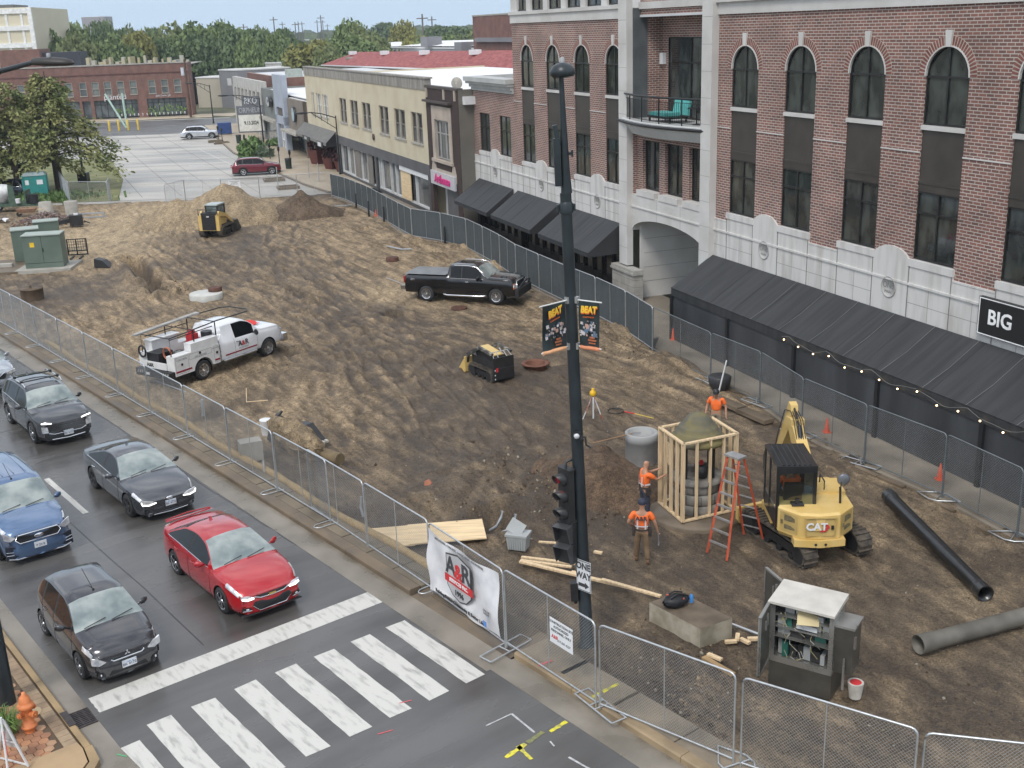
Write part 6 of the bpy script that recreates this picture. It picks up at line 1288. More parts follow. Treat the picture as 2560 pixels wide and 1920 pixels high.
for s in (-1,1):
    fp_([(s*.40,.60),(s*.60,.575),(s*.74,.62),(s*.74,.70),(s*.56,.665)],LMP,'headlight',.016); fs_([(s*.46,.60),(s*.62,.59),(s*.73,.63)],.022,DRL,'daytime_lamp',off=.03)
    hood_lamp(root,VL,xs_,cum,s,1.62,2.16,cum[7],cum[8]+1,LMP)
    fp_([(s*.52,.30),(s*.74,.32),(s*.73,.40),(s*.56,.385)],TRIM,'fog_lamp_bezel',.014); fs_([(s*.53,.305),(s*.74,.325)],.010,CHR,'bezel_chrome'); fs_([(s*.6,.35),(s*.66,.355)],.02,LMP,'fog_lamp',off=.02)
fp_([(-.36,.575),(.36,.575),(.40,.64),(-.40,.64)],BLK,'upper_grille',.02); fs_([(-.44,.63),(-.3,.575),(0,.565),(.3,.575),(.44,.63)],.014,CHR,'grille_chrome')
fp_([(-.34,.27),(.34,.27),(.50,.42),(.44,.50),(-.44,.50),(-.50,.42)],BLK,'lower_grille',.018); fs_([(-.50,.42),(-.34,.26),(.34,.26),(.50,.42),(.44,.505)],.013,CHR,'lower_grille_chrome')
mb=MB(); x=fx(0,.6)+.035; mb.prism([(x-.005,-.09),(x+.01,-.09),(x+.01,.09),(x-.005,.09)],.588,.622); mb.build('bowtie_emblem',M('gold_emblem',(.6,.42,.10),.25,.8),root)
fp_([(-.78,.17),(.78,.17),(.74,.215),(-.74,.215)],TRIM,'front_lip',.03)
mb=MB(); mb.poly([(-2.34,-.62,1.07),(-2.34,.62,1.07),(-2.16,.66,1.10),(-2.16,-.66,1.10)]); mb.tube([(-2.33,-.62,1.09),(-2.36,0,1.12),(-2.33,.62,1.09)],.018,5); mb.build('rear_spoiler',RP,root)
# --- grey fastback sedan
GP=paint('graphite_paint',(.085,.09,.10),.6,.2)
S2=dict(S,W=1.86,wb=2.84,fo=.92,ro=1.14,R=.34,paint=GP,xa=.95,xb=.10,xc=-.75,xd=-1.85,
 top=[(2.34,.62),(2.28,.70),(2.0,.84),(1.4,.95),(.95,1.00),(.5,1.24),(.10,1.40),(-.3,1.445),(-.75,1.41),(-1.3,1.26),(-1.85,1.09),(-2.3,1.05),(-2.56,1.0)],belt=[(2.34,.60),(1.95,.78),(1.2,.89),(0,.945),(-1.2,.98),(-2.1,.97),(-2.56,.88)],sg0=-1.7,sg1=.60,handles=[.0,-.98],seams=[.80,-.45,-1.35],rimm=M('dark_rim',(.06,.06,.065),.3,.6,.2,5),rr=.24,hmat=CHR,wr=.60)
root,fp_,fs_,fx,VL,xs_,cum=car('sedan','grey fastback sedan behind the red sedan in the right lane',ST(31.6,10.6),HEAD,S2)
for s in (-1,1):
    fp_([(s*.42,.60),(s*.62,.56),(s*.80,.60),(s*.80,.70),(s*.6,.66)],LMP,'headlight',.014); fs_([(s*.40,.575),(s*.6,.54),(s*.78,.575),(s*.80,.66)],.018,DRL,'daytime_lamp',off=.028); hood_lamp(root,VL,xs_,cum,s,1.75,2.24,cum[7],cum[8]+1,LMP)
fp_([(-.42,.60),(.42,.60),(.66,.40),(.5,.27),(-.5,.27),(-.66,.40)],BLK,'grille',.016)
for k in range(7): z=.30+k*.043; w_=.5+.16*(1-abs(z-.42)/.2)*.9; fs_([(-w_,z),(0,z),(w_,z)],.006,M('grille_slat',(.10,.10,.11),.4,.4),'grille_slat',off=.02)
fs_([(-.5,.235),(0,.22),(.5,.235)],.014,CHR,'lip_chrome')
mb=MB(); mb.lathe([(.001,.02),(.055,.015),(.065,0)],(0,0,0),16,'X'); o=mb.build('oval_emblem',CHR,root,(fx(0,.62)+.03,0,.63)); o.scale=(1,1.6,.8)
plate(root,fx(0,.48)+.045,.50)
# --- dark three row SUV in right lane
S3=dict(S,W=1.90,H=1.70,wb=2.765,fo=.92,ro=1.10,R=.37,gc=.22,paint=paint('charcoal_paint',(.045,.048,.055),.5,.18),xa=1.02,xb=.38,xc=-1.75,xd=-2.22,wr=.66,clad=1,clad2=1,n=90,
 top=[(2.30,.80),(2.26,.90),(2.1,.98),(1.5,1.09),(1.02,1.14),(.7,1.40),(.38,1.59),(0,1.68),(-.8,1.69),(-1.75,1.62),(-2.0,1.40),(-2.22,1.15),(-2.42,1.02),(-2.48,.9)],belt=[(2.30,.78),(2.05,.92),(1.2,1.02),(0,1.06),(-1.5,1.10),(-2.48,.98)],sg0=-2.0,sg1=.72,bp=[-.35,-1.35],handles=[.1,-.9],seams=[.88,-.38,-1.35],rr=.25,fin=1)
root,fp_,fs_,fx,VL,xs_,cum=car('suv','dark charcoal sport utility with roof crossbars behind the grey sedan',ST(39.95,10.5),HEAD,S3,cat='suv')
for s in (-1,1):
    fs_([(s*.50,.83),(s*.64,.86),(s*.82,.88)],.022,DRL,'daytime_lamp',off=.025); fp_([(s*.62,.52),(s*.82,.54),(s*.82,.74),(s*.64,.72)],LMP,'headlight',.014)
    mb=MB(); mb.tube([(.25,s*.62,1.66),(.1,s*.63,1.74),(-1.4,s*.63,1.73),(-1.6,s*.62,1.64)],.022,6); mb.build('roof_rail',CHR,root)
for x in (-.15,-.95):
    mb=MB(); mb.tube([(x,-.66,1.76),(x,.66,1.76)],.022,5); [mb.cb((x,q,1.76),(.14,.07,.09)) for q in (-.62,.62)]; mb.build('crossbar',BLK,root)
fp_([(-.60,.56),(-.45,.48),(.45,.48),(.60,.56),(.60,.80),(-.60,.80)],BLK,'grille',.014)
mb=MB()
for i in range(15):
    for j in range(5):
        y=-.56+i*.08+(.04 if j%2 else 0); z=.52+j*.062
        if abs(y)<.58: x=fx(y,z)+.024; mb.add([(x,y-.028,z),(x,y,z-.022),(x,y+.028,z),(x,y,z+.022)],[(0,1,2,3)])
mb.build('grille_mesh',CHR,root); fs_([(-.62,.50),(-.45,.45),(.45,.45),(.62,.50)],.016,CHR,'grille_chrome'); fs_([(-.55,.27),(0,.25),(.55,.27)],.022,CHR,'skid_plate'); plate(root,fx(0,.5)+.05,.44)
# --- silver SUV entering at left edge
S4=dict(S3,paint=paint('silver_paint',(.42,.45,.48),.7,.2),clad=0,clad2=0)
root,fp_,fs_,fx,VL,xs_,cum=car('suv','silver crossover cut by the left picture edge behind the charcoal sport utility',ST(47.6,10.2),HEAD,S4,cat='suv')
for s in (-1,1): fp_(lampshape(s,.5,.84,.76,.86,.05),LMP,'headlight',.014); hood_lamp(root,VL,xs_,cum,s,1.8,2.24,cum[7],cum[8]+1,LMP)
fp_([(-.42,.60),(.42,.60),(.5,.80),(-.5,.80)],BLK,'grille',.014); fp_([(-.6,.28),(.6,.28),(.5,.45),(-.5,.45)],BLK,'lower_grille',.014); fs_([(-.45,.86),(0,.58),(.45,.86)],.018,CHR,'v_chrome')
mb=MB(); mb.lathe([(.001,.01),(.07,.01),(.08,0)],(0,0,0),16,'X'); mb.build('round_emblem',CHR,root,(fx(0,.7)+.03,0,.71)); plate(root,fx(0,.5)+.04,.5)
# --- blue van
S5=dict(S,W=1.84,H=1.83,wb=2.98,fo=.86,ro=.62,R=.33,gc=.2,paint=paint('blue_van_paint',(.10,.17,.30),.5,.2),xa=1.30,xb=.62,xc=-2.0,xd=-2.15,wr=.74,n=90,
 top=[(2.35,.86),(2.30,.95),(2.1,1.03),(1.7,1.13),(1.30,1.20),(.95,1.50),(.62,1.72),(.3,1.80),(-1.0,1.82),(-2.0,1.78),(-2.08,1.5),(-2.15,1.1),(-2.18,.9)],belt=[(2.35,.84),(2.1,.96),(1.4,1.05),(0,1.07),(-2.15,1.07)],sg0=-1.9,sg1=1.0,bp=[-.05,-1.0],handles=[.25,-.5],seams=[1.1,-.05,-1.1],chromebelt=0,fin=1,ant=1,mx=.95)
root,fp_,fs_,fx,VL,xs_,cum=car('passenger_van','blue passenger van in the left lane cut by the picture edge',ST(31.35,6.92),HEAD,S5,cat='van')
for s in (-1,1): 
    fp_([(s*.55,.80),(s*.70,.72),(s*.84,.80),(s*.84,.98),(s*.70,.90)],LMP,'headlight',.014); hood_lamp(root,VL,xs_,cum,s,1.75,2.22,cum[7],cum[8]+1,LMP); fs_([(s*.66,.34),(s*.84,.36)],.012,CHR,'bumper_trim')
    fs_([(s*.66,.42),(s*.84,.45)],.009,CHR,'bumper_trim')
fp_([(-.58,.74),(-.48,.62),(.48,.62),(.58,.74),(.5,.84),(-.5,.84)],BLK,'grille',.016); fs_([(-.5,.85),(-.58,.74),(-.48,.62),(.48,.62),(.58,.74),(.5,.85),(-.5,.85)],.022,CHR,'grille_chrome')
fs_([(-.8,.25),(-.6,.20),(.6,.20),(.8,.25)],.016,ALU,'lip'); fp_([(-.86,.22),(.86,.22),(.84,.60),(-.84,.60)],M('dark_blue_bumper',(.02,.025,.04),.3),'lower_bumper',.006)
mb=MB(); mb.lathe([(.001,.01),(.06,.01),(.07,0)],(0,0,0),16,'X'); o=mb.build('oval_emblem',CHR,root,(fx(0,.72)+.035,0,.75)); o.scale=(1,1.7,.8); plate(root,fx(0,.5)+.03,.50,M('plate_blank',(.66,.68,.7),.4),txt='P 20 B')
for k in range(4): 
    y=-.45+k*.3; mb=MB(); mb.tube([(.25,y,1.815),(-1.8,y,1.80)],.012,4); mb.build('roof_rib',_mats['blue_van_paint'],root)
# --- charcoal hatchback
S6=dict(S,W=1.67,H=1.50,wb=2.45,fo=.75,ro=.60,R=.30,gc=.17,paint=paint('dark_grey_paint',(.050,.050,.056),.45,.2),xa=1.08,xb=.38,xc=-1.25,xd=-1.62,wr=.62,
 top=[(1.975,.68),(1.93,.77),(1.7,.89),(1.35,.97),(1.08,1.03),(.7,1.27),(.38,1.42),(0,1.49),(-.7,1.49),(-1.25,1.43),(-1.45,1.25),(-1.62,1.05),(-1.78,.9),(-1.825,.8)],belt=[(1.975,.66),(1.7,.80),(1.1,.90),(0,.95),(-1.4,1.02),(-1.825,.85)],sg0=-1.35,sg1=.78,bp=[-.18,-1.0],handles=[.1,-.7],seams=[.92,-.2,-1.0],chromebelt=0,fin=0,ant=1,R_=.3,rr=.20,tw=.18)
root,fp_,fs_,fx,VL,xs_,cum=car('hatchback','charcoal hatchback first in the left lane at the stop line',ST(23.72,6.52),HEAD,S6)
for s in (-1,1):
    fp_([(s*.45,.57),(s*.60,.52),(s*.74,.58),(s*.74,.74),(s*.6,.68)],LMP,'headlight',.016); hood_lamp(root,VL,xs_,cum,s,1.5,1.90,cum[7],cum[8]+1,LMP); fp_([(s*.50,.24),(s*.66,.26),(s*.64,.36),(s*.54,.34)],BLK,'fog_lamp_bezel',.012); fs_([(s*.575,.30),(s*.60,.30)],.032,LMP,'fog_lamp',off=.01)
fs_([(-.36,.60),(-.30,.56),(.30,.56),(.36,.60)],.018,CHR,'grille_bar'); fp_([(-.32,.575),(.32,.575),(.30,.60),(-.30,.60)],BLK,'upper_grille',.012); fp_([(-.42,.24),(.42,.24),(.36,.33),(-.36,.33)],BLK,'lower_grille',.012)
mb=MB(); x=fx(0,.64)+.02
for k in range(3):
    a=PI/2+k*2*PI/3; u=(math.cos(a),math.sin(a)); v=(-u[1],u[0]); c=(u[0]*.035,.655+u[1]*.035); mb.add([(x,c[0]+u[0]*.035*p+v[0]*.018*q,c[1]+u[1]*.035*p+v[1]*.018*q) for p,q in ((1,0),(0,1),(-1,0),(0,-1))],[(0,1,2,3)])
mb.build('three_diamond_emblem',M('emblem_white',(.85,.86,.88),.2,.6),root); plate(root,fx(0,.42)+.03,.43)
# --- distant vehicles
def yaw2(p,q): return math.atan2(q[1]-p[1],q[0]-p[0])
S7=dict(S3,wb=2.73,W=1.84,paint=paint('burgundy_paint',(.16,.008,.02),.4),clad=1,rimm=CHR,chromebelt=1)
p=(-25.35,111.06);q=(-22.85,111.61); rz=yaw2(p,q); c=Vector(((p[0]+q[0])/2,(p[1]+q[1])/2,0))+Vector((-math.sin(rz),math.cos(rz),0))*.85
root,*_r=car('suv','dark red sport utility parked nose to the kerb beyond the far fence',c,rz,S7,cat='suv'); mb=MB(); mb.box(-2.52,-2.44,.55,.88,.85,1.0); mb.box(-2.52,-2.44,-.88,-.55,.85,1.0); mb.build('tail_lamp',TLR,root)
S8=dict(S3,wb=3.0,W=1.95,fo=.9,ro=1.2,paint=paint('white_silver_paint',(.60,.62,.66),.5),rimm=ALU)
p=(-42.39,155.01);q=(-39.21,155.44); rz=yaw2(p,q); c=Vector(((p[0]+q[0])/2,(p[1]+q[1])/2,0))+Vector((-math.sin(rz),math.cos(rz),0))*.85
car('suv','silver white sport utility parked at the far end of the lot',c,rz,S8,cat='suv')
car('suv','navy blue sport utility parked behind the teal portable toilet',(-44.6,100.9,0),rad(178),dict(S3,paint=paint('navy_paint',(.012,.018,.035),.4),rimm=CHR),cat='suv'); car('suv','bright red sport utility behind the navy one at the left edge',(-49.5,105.5,0),rad(185),dict(S3,paint=paint('bright_red_paint',(.50,.03,.02),.2)),cat='suv')
# --- black pickup
BP=paint('black_truck_paint',(.006,.006,.008),.2,.12)
p=(-4.09,55.22);q=(-.59,53.95); rz=yaw2(p,q); c=Vector(((p[0]+q[0])/2,(p[1]+q[1])/2,0))+Vector((-math.sin(rz),math.cos(rz),0))*.86
S9=dict(S,W=2.0,H=1.92,wb=3.72,fo=.98,ro=1.20,R=.40,gc=.42,paint=BP,xa=1.45,xb=.85,xc=-.62,xd=-.72,wr=.76,n=110,bow=.10,tw=.27,rr=.255,spokes=8,rimm=CHR,rimb=M('rim_grey',(.25,.25,.26),.4,.6),
 top=[(2.84,1.05),(2.80,1.18),(2.6,1.25),(2.0,1.29),(1.45,1.32),(1.15,1.62),(.85,1.80),(.5,1.88),(-.3,1.89),(-.62,1.86),(-.67,1.6),(-.72,1.36),(-2.0,1.35),(-3.02,1.34),(-3.06,1.2)],belt=[(2.84,1.0),(2.5,1.14),(1.4,1.20),(-.6,1.22),(-.72,1.30),(-3.06,1.30)],
 plan=[(-3.06,.96),(-2.8,.99),(0,1),(2.2,.99),(2.6,.95),(2.84,.86)],sg0=-.50,sg1=1.12,bp=[.05],handles=[.45],hmat=CHR,seams=[1.25,.02,-.75],chromebelt=1,mx=1.05,ms=1.4,fin=0,norear=0,mirror=BP)
root,fp_,fs_,fx,VL,xs_,cum=car('pickup_truck','black extended cab pickup with grey bed cover parked on the dirt by the screened fence',c,rz,S9,cat='pickup truck')
mb=MB(); mb.grid([[(x,y,1.375+.02*math.cos(y*2)+(.006 if k%3==0 else 0)) for y in np.linspace(-.90,.90,7)] for k,x in enumerate(np.linspace(-3.0,-.80,13))]); mb.build('bed_cover',M('grey_tonneau',(.17,.18,.19),.4,0,.15,2),root)
for s in (-1,1):
    mb=MB(); mb.box(-3.08,-2.98,s*.84-.1,s*.84+.12,.92,1.26) ; mb.build('tail_lamp',TLR,root); fp_([(s*.60,.78),(s*.88,.78),(s*.88,1.04),(s*.60,1.04)],M('amber_lamp',(.65,.18,.05),.2,col2=(.75,.75,.75),scale=5,fac=(.45,.55)),'headlight',.014)
    mb=MB(); mb.tube([(-.9,s*.98,.42),(-.7,s*1.06,.40),(1.1,s*1.06,.40),(1.3,s*.98,.42)],.045,6); mb.build('side_step',CHR,root)
    mb=MB(); mb.tube([(x,s*(VLy+.01),z) for x,VLy,z in [(1.28,.86,1.35),(.85,.80,1.80),(.4,.78,1.86),(-.35,.78,1.86)]],.022,5); mb.build('drip_rail_chrome',CHR,root)
fp_([(-.55,.80),(.55,.80),(.58,1.10),(-.58,1.10)],BLK,'grille',.02); fs_([(-.58,.78),(-.60,1.12),(.60,1.12),(.58,.78),(-.58,.78)],.035,CHR,'grille_surround')
mb=MB(); mb.box(2.85,3.05,-.98,.98,.42,.78); [mb.tube([(2.95,s*.85,.78),(3.12,s*.55,1.05),(3.12,0,1.12)],.04,6) for s in (-1,1)]; mb.build('front_bumper_guard',TRIM,root); mb=MB(); mb.box(-3.28,-3.04,-.9,.9,.55,.75); mb.build('rear_bumper',CHR,root)
text('Z71',.14,M('badge_red',(.6,.6,.62),.4),root,face_m((-2.55,-1.005,1.12),(1,0,0),(0,0,1)))
# --- white service truck
WP=M('white_truck_paint',(.74,.75,.77),.22,0,.04,2,coat=1)
p=(-12.28,43.03);q=(-10.30,46.04); rz=yaw2(p,q)
c=Vector(((p[0]+q[0])/2,(p[1]+q[1])/2,0))+Vector((-math.sin(rz),math.cos(rz),0))*.93
S10=dict(S9,wb=3.62,fo=.98,ro=-.92,R=.40,paint=WP,xa=1.42,xb=.85,xc=-.55,xd=-.62,wr=.76,n=80,gc=.45,
 top=[(2.79,1.05),(2.75,1.18),(2.5,1.27),(2.0,1.31),(1.42,1.35),(1.12,1.66),(.85,1.84),(.5,1.92),(-.2,1.92),(-.55,1.90),(-.66,1.6),(-.89,1.4)],belt=[(2.79,1.0),(2.5,1.14),(1.4,1.20),(-.89,1.24)],plan=[(-.89,.98),(0,1),(2.2,.99),(2.55,.95),(2.79,.86)],sg0=.02,sg1=1.10,bp=[],handles=[.2],hmat=BLK,seams=[1.2,-.05],chromebelt=0,ms=1.5,mirror=BLK,noarch=0,norear=1,tailp=lambda z:0)
S10=dict(S10,top=[p_ if p_[0]>-.5 else p_ for p_ in S10['top']])
root,fp_,fs_,fx,VL,xs_,cum=car('service_truck','white utility service truck with black ladder rack and company lettering','',0,S10) if False else car('service_truck','white utility service truck with black ladder rack and company lettering',c,rz,S10,cat='service truck')
MR=M('maroon_stripe',(.25,.01,.03),.4); BX=M('white_body_steel',(.70,.70,.69),.35,0,.06,3)
for s in (-1,1):
    fp_([(s*.60,.80),(s*.88,.80),(s*.88,1.05),(s*.60,1.05)],LMP,'headlight',.014)
    # side boxes with wheel arch cut
    R_=.50; xr=-1.81
    pts=[(-3.25,.50),(-3.25,1.28),(-.93,1.28),(-.93,.50),(xr+R_,.50)]+[(xr+R_*math.cos(t),.42+R_*math.sin(t)) for t in np.linspace(.16,PI-.16,12)]+[(xr-R_,.50)]
    mb=MB(); a,b=(s*1.02,s*.58); mb.xprism(pts,min(a,b),max(a,b)); o=mb.build('tool_body',BX,root)
    mb=MB(); 
    for x0,x1,z0,z1 in ((-3.2,-2.55,.56,1.22),(-2.5,-1.35,1.0,1.22),(-1.22,-.98,.56,1.22)): 
        for q_ in ((x0,x0+.01,z0,z1),(x1-.01,x1,z0,z1),(x0,x1,z0,z0+.01),(x0,x1,z1-.01,z1)): mb.box(q_[0],q_[1],s*1.021-.003,s*1.021+.003,q_[2],q_[3])
    mb.build('door_seam',M('seam_grey',(.25,.25,.25),.6),o)
    mb=MB(); 
    for x0,x1 in ((-3.22,-2.42),(-1.2,-.95)): mb.box(x0,x1,s*1.024-.003,s*1.024+.003,.62,.69)
    mb.build('maroon_stripe',MR,o)
    mb=MB(); mb.box(-.6,1.15,s*1.002-.004,s*1.002+.004,.66,.71); mb.build('maroon_stripe',MR,root)
    for x,z in ((-2.9,.92),(-1.95,1.16),(-1.08,.95)): 
        mb=MB(); mb.lathe([(.055,0),(.05,.012),(.001,.014)],(0,0,0),12,'Y'); mb.build('paddle_latch',BLK,o,(x,s*1.025,z)) if s>0 else mb.build('paddle_latch',BLK,o,(x,s*1.04,z))
    mb=MB(); mb.tube([(-.75,s*1.0,.48),(1.1,s*1.0,.48)],.05,6); mb.build('side_step',CHR,root)
    # rack
    mb=MB(); mb.tube([(-3.2,s*.82,1.28),(-3.2,s*.82,2.0),(-.8,s*.82,2.15),(1.0,s*.78,2.15)],.025,6); mb.tube([(-2.0,s*.82,1.28),(-2.0,s*.82,2.07)],.025,5); mb.tube([(-.85,s*.82,1.28),(-.85,s*.82,2.14)],.025,5); mb.tube([(-3.1,s*.70,1.9),(-.9,s*.70,1.95)],.02,5); mb.build('rack_rail',BLK,root)
def sidetxt(b,sz,x,z,mat,sgn=-1,y=1.027,bold=0): text(b,sz,mat,root,face_m((x,sgn*y,z),(-sgn,0,0) if sgn>0 else (1,0,0),(0,0,1)),ext=.003,bold=bold)
TG=M('truck_grey_letters',(.30,.30,.31),.5)
for sg in (-1,): 
    sidetxt('A',.30,.22,.98,DG,sg,1.012,.008); sidetxt('&',.26,.40,.97,RED,sg,1.012,.008); sidetxt('R',.30,.59,.98,DG,sg,1.012,.008); sidetxt('SITE UTILITY SERVICES',.055,.40,.80,TG,sg,1.01)
    sidetxt('CONCRETE',.10,-2.88,1.12,TG,sg); sidetxt('SITE UTILITIES',.10,-1.93,1.05,TG,sg); sidetxt('EXCAVATION',.07,-1.1,1.15,TG,sg)
mb=MB(); mb.tube([(1.0,-.78,2.15),(1.25,-.5,2.15),(1.25,.5,2.15),(1.0,.78,2.15)],.025,6)
for x,z in ((-3.2,2.0),(-2.0,2.07),(-.85,2.14)): mb.tube([(x,-.82,z),(x,.82,z)],.022,5)
mb.build('rack_crossbar',BLK,root)
mb=MB(); mb.cb((-1.85,.86,2.10),(3.3,.22,.07),0,0,-.05); mb.build('rack_plank',M('grey_plank',(.33,.32,.30),.8,0,.2,3),root)
mb=MB(); mb.box(-2.35,-.95,-1.0,-.62,1.29,1.60); mb.build('top_box',BX,root); mb=MB(); mb.box(-2.9,-1.6,.60,1.0,1.29,1.66); mb.box(-2.95,-1.5,.55,1.03,1.66,1.70); mb.build('top_box',BX,root)
mb=MB(); mb.box(-3.22,-2.5,-.1,.57,.75,1.3); mb.build('black_tool_chest',BLK,root); mb=MB(); mb.box(-3.25,-.93,-.58,.58,.70,.74); mb.build('bed_floor',M('rusty_floor',(.16,.08,.05),.8,0,.3,3),root)
mb=MB(); mb.box(-1.35,-1.0,.05,.4,1.25,1.62); mb.cb((-1.2,.2,1.7),(.2,.2,.15)); mb.build('red_fuel_can',M('fuel_red',(.5,.02,.03),.4),root); mb=MB(); mb.lathe([(.23,1.3),(.23,1.75)],(-1.0,-.45,0),12); mb.build('black_drum',BLK,root); mb=MB(); mb.lathe([(.18,.85),(.18,1.25)],(-2.5,-.35,0),12); mb.lathe([(.17,.8),(.17,1.15)],(-2.1,0,0),10); mb.box(-3.0,-2.6,.1,.5,.74,1.0); mb.build('equipment',M('clutter_dark',(.03,.03,.03),.6,0,.8,5,col2=(.3,.3,.3),fac=(.5,.6)),root)
mb=MB(); 
for k in range(3): mb.tube([(-3.0+.02*k,-.35+.22*math.cos(t),1.30+.24*math.sin(t)) for t in np.linspace(0,2*PI,18)],.022,5)
mb.build('hose_reel',M('hose_orange',(.45,.15,.08),.6),root)
mb=MB(); mb.tube([(-3.32,.7+.2*math.cos(t),1.35+.22*math.sin(t)) for t in np.linspace(0,2*PI,16)],.04,6); mb.build('cable_coil',BLK,root)
mb=MB(); mb.box(-3.32,-3.25,-.6,.6,.72,.98); tg=mb.build('tailgate',BX,root); text('A&R',.20,DG,tg,face_m((-3.325,.32,.85),(0,-1,0),(0,0,1)),bold=.005)
mb=MB(); mb.box(-3.5,-3.25,-1.0,1.0,.42,.70); rb=mb.build('rear_bumper',TRIM,root); mb=MB(); [mb.cb((-3.505,y,.60),(.01,.05,.14),0,.5) for y in (-.85,-.72,-.6,.6,.72,.85)]; mb.build('tail_lamp',LMP,rb); mb=MB(); mb.box(-3.515,-3.505,.2,.42,.5,.6); mb.build('number_plate',_mats['plate_white'],rb)
fp_([(-.55,.78),(.55,.78),(.58,1.12),(-.58,1.12)],BLK,'grille',.02); mb=MB(); mb.box(2.72,2.98,-.98,.98,.45,.78); mb.build('front_bumper',CHR,root)
mb=MB(); mb.grid([[(x+.1*math.sin(y*7),y,1.30+.10*(1-((x-2.0)/.5)**2)*.6+.015*math.sin(x*30+y*17)) for y in np.linspace(-.35,.55,9)] for x in np.linspace(1.75,2.15,6)]); mb.build('red_cloth',M('red_cloth',(.65,.04,.03),.8,0,.2,9),root)
# ================================================================ SITE OBJECTS
def one(mb,name,mat,label,cat,loc=(0,0,0),rotz=0,group=None): return mb.build(name,mat,loc=loc,rotz=rotz,label=label,cat=cat,group=group)
def GZ(x,y,d=0): return (x,y,hz(x,y)+d)
YL=M('machine_yellow',(.62,.42,.13),.4,0,.10,2,coat=.2,col2=(.68,.49,.19)); DK=M('machine_black',(.022,.022,.023),.45,0,.25,4); TRK=M('muddy_track',(.035,.033,.030),.8,0,col2=(.12,.095,.07),scale=5,bump=.4,bscale=30)
def track(mb,L_,H_,W_,lug=.035,n=44):
    R_=H_/2; per=[]; st=L_-H_; 
    for k in range(n):
        s=k/n*(2*st+2*PI*R_)
        if s<st: per.append((-st/2+s,H_,0,1))
        elif s<st+PI*R_: a=PI/2-(s-st)/R_; per.append((st/2+R_*math.cos(a),R_+R_*math.sin(a),math.cos(a),math.sin(a)))
        elif s<2*st+PI*R_: per.append((st/2-(s-st-PI*R_),0,0,-1))
        else: a=-PI/2-(s-2*st-PI*R_)/R_; per.append((-st/2+R_*math.cos(a),R_+R_*math.sin(a),math.cos(a),math.sin(a)))
    out=[(p[0]+p[2]*0,p[1]) for p in per]; inn=[(p[0]-p[2]*.06,p[1]-p[3]*.06) for p in per]
    mb.grid([[(p[0],y,p[1]) for p in out] for y in (-W_/2,W_/2)],False,True); mb.grid([[(p[0],y,p[1]) for p in inn] for y in (-W_/2,W_/2)],False,True)
    for y in (-W_/2,W_/2): mb.grid([[(p[0],y,p[1]) for p in out],[(p[0],y,p[1]) for p in inn]],False,True)
    for k in range(0,n): 
        p=per[k]; mb.cb((p[0]+p[2]*lug*.5,0,p[1]+p[3]*lug*.5),(.035,W_*.96,lug*1.6),0,0,math.atan2(p[2],p[3]))
def tracks(root,L_,H_,W_,gap,label='track'):
    for s in (-1,1):
        mb=MB(); track(mb,L_,H_,W_); t=mb.build('track',TRK,root,(0,s*(gap/2-W_/2),0)); mb=MB()
        mb.lathe([(H_*.42,-W_*.42),(H_*.42,W_*.42)],(L_/2-H_/2,0,H_/2),16,'Y'); mb.lathe([(H_*.42,-W_*.42),(H_*.42,W_*.42)],(-L_/2+H_/2,0,H_/2),16,'Y')
        for k in range(4): mb.lathe([(H_*.16,-W_*.4),(H_*.16,W_*.4)],(-L_*.28+k*L_*.185,0,H_*.24),10,'Y')
        mb.box(-L_*.36,L_*.36,-W_*.3,W_*.3,H_*.35,H_*.72); mb.build('roller_frame',DK,t)
def cat_logo(par,M4,size=.3,bd=.006):
    text('CAT',size,WHT,par,M4@Matrix.Translation((-.06*size/.3,0,0)),bold=bd*1.6,ext=.004)
    mb=MB(); s=size/.3; mb.add([M4@Vector(p) for p in ((.20*s,.13*s,-.001),(.30*s,.0,-.001),(.20*s,-.15*s,-.001),(.02*s,-.15*s,-.001),(.06*s,-.10*s,-.001),(.16*s,-.10*s,-.001),(.22*s,.0,-.001),(.16*s,.13*s,-.001))],[tuple(range(8))]); mb.build('red_mark',RED,par)
    mb=MB(); mb.add([M4@Vector(p) for p in ((-.12*s,-.11*s,.006),(.05*s,-.11*s,.006),(-.03*s,-.02*s,.006))],[(0,1,2)]); mb.build('yellow_triangle',YL,par)
# ---- excavator
ex=thing('excavator','yellow tracked excavator with black cab beside the orange ladder','excavator',GZ(7.42,26.5,.02),rad(90-2))
tracks_e=bpy.data.objects.new('undercarriage',None); COL.objects.link(tracks_e); tracks_e.parent=ex; tracks_e.rotation_euler=(0,0,rad(23))
tracks(tracks_e,2.85,.60,.42,2.05)
mb=MB(); mb.box(-.6,.6,-.75,.75,.22,.5); mb.lathe([(.45,.5),(.45,.68)],(0,0,0),18); mb.build('carbody',DK,tracks_e)
mb=MB(); mb.box(1.55,1.68,-1.0,1.0,.05,.5); mb.box(1.0,1.6,-.4,-.25,.15,.3); mb.box(1.0,1.6,.25,.4,.15,.3); mb.build('dozer_blade',YL,tracks_e)
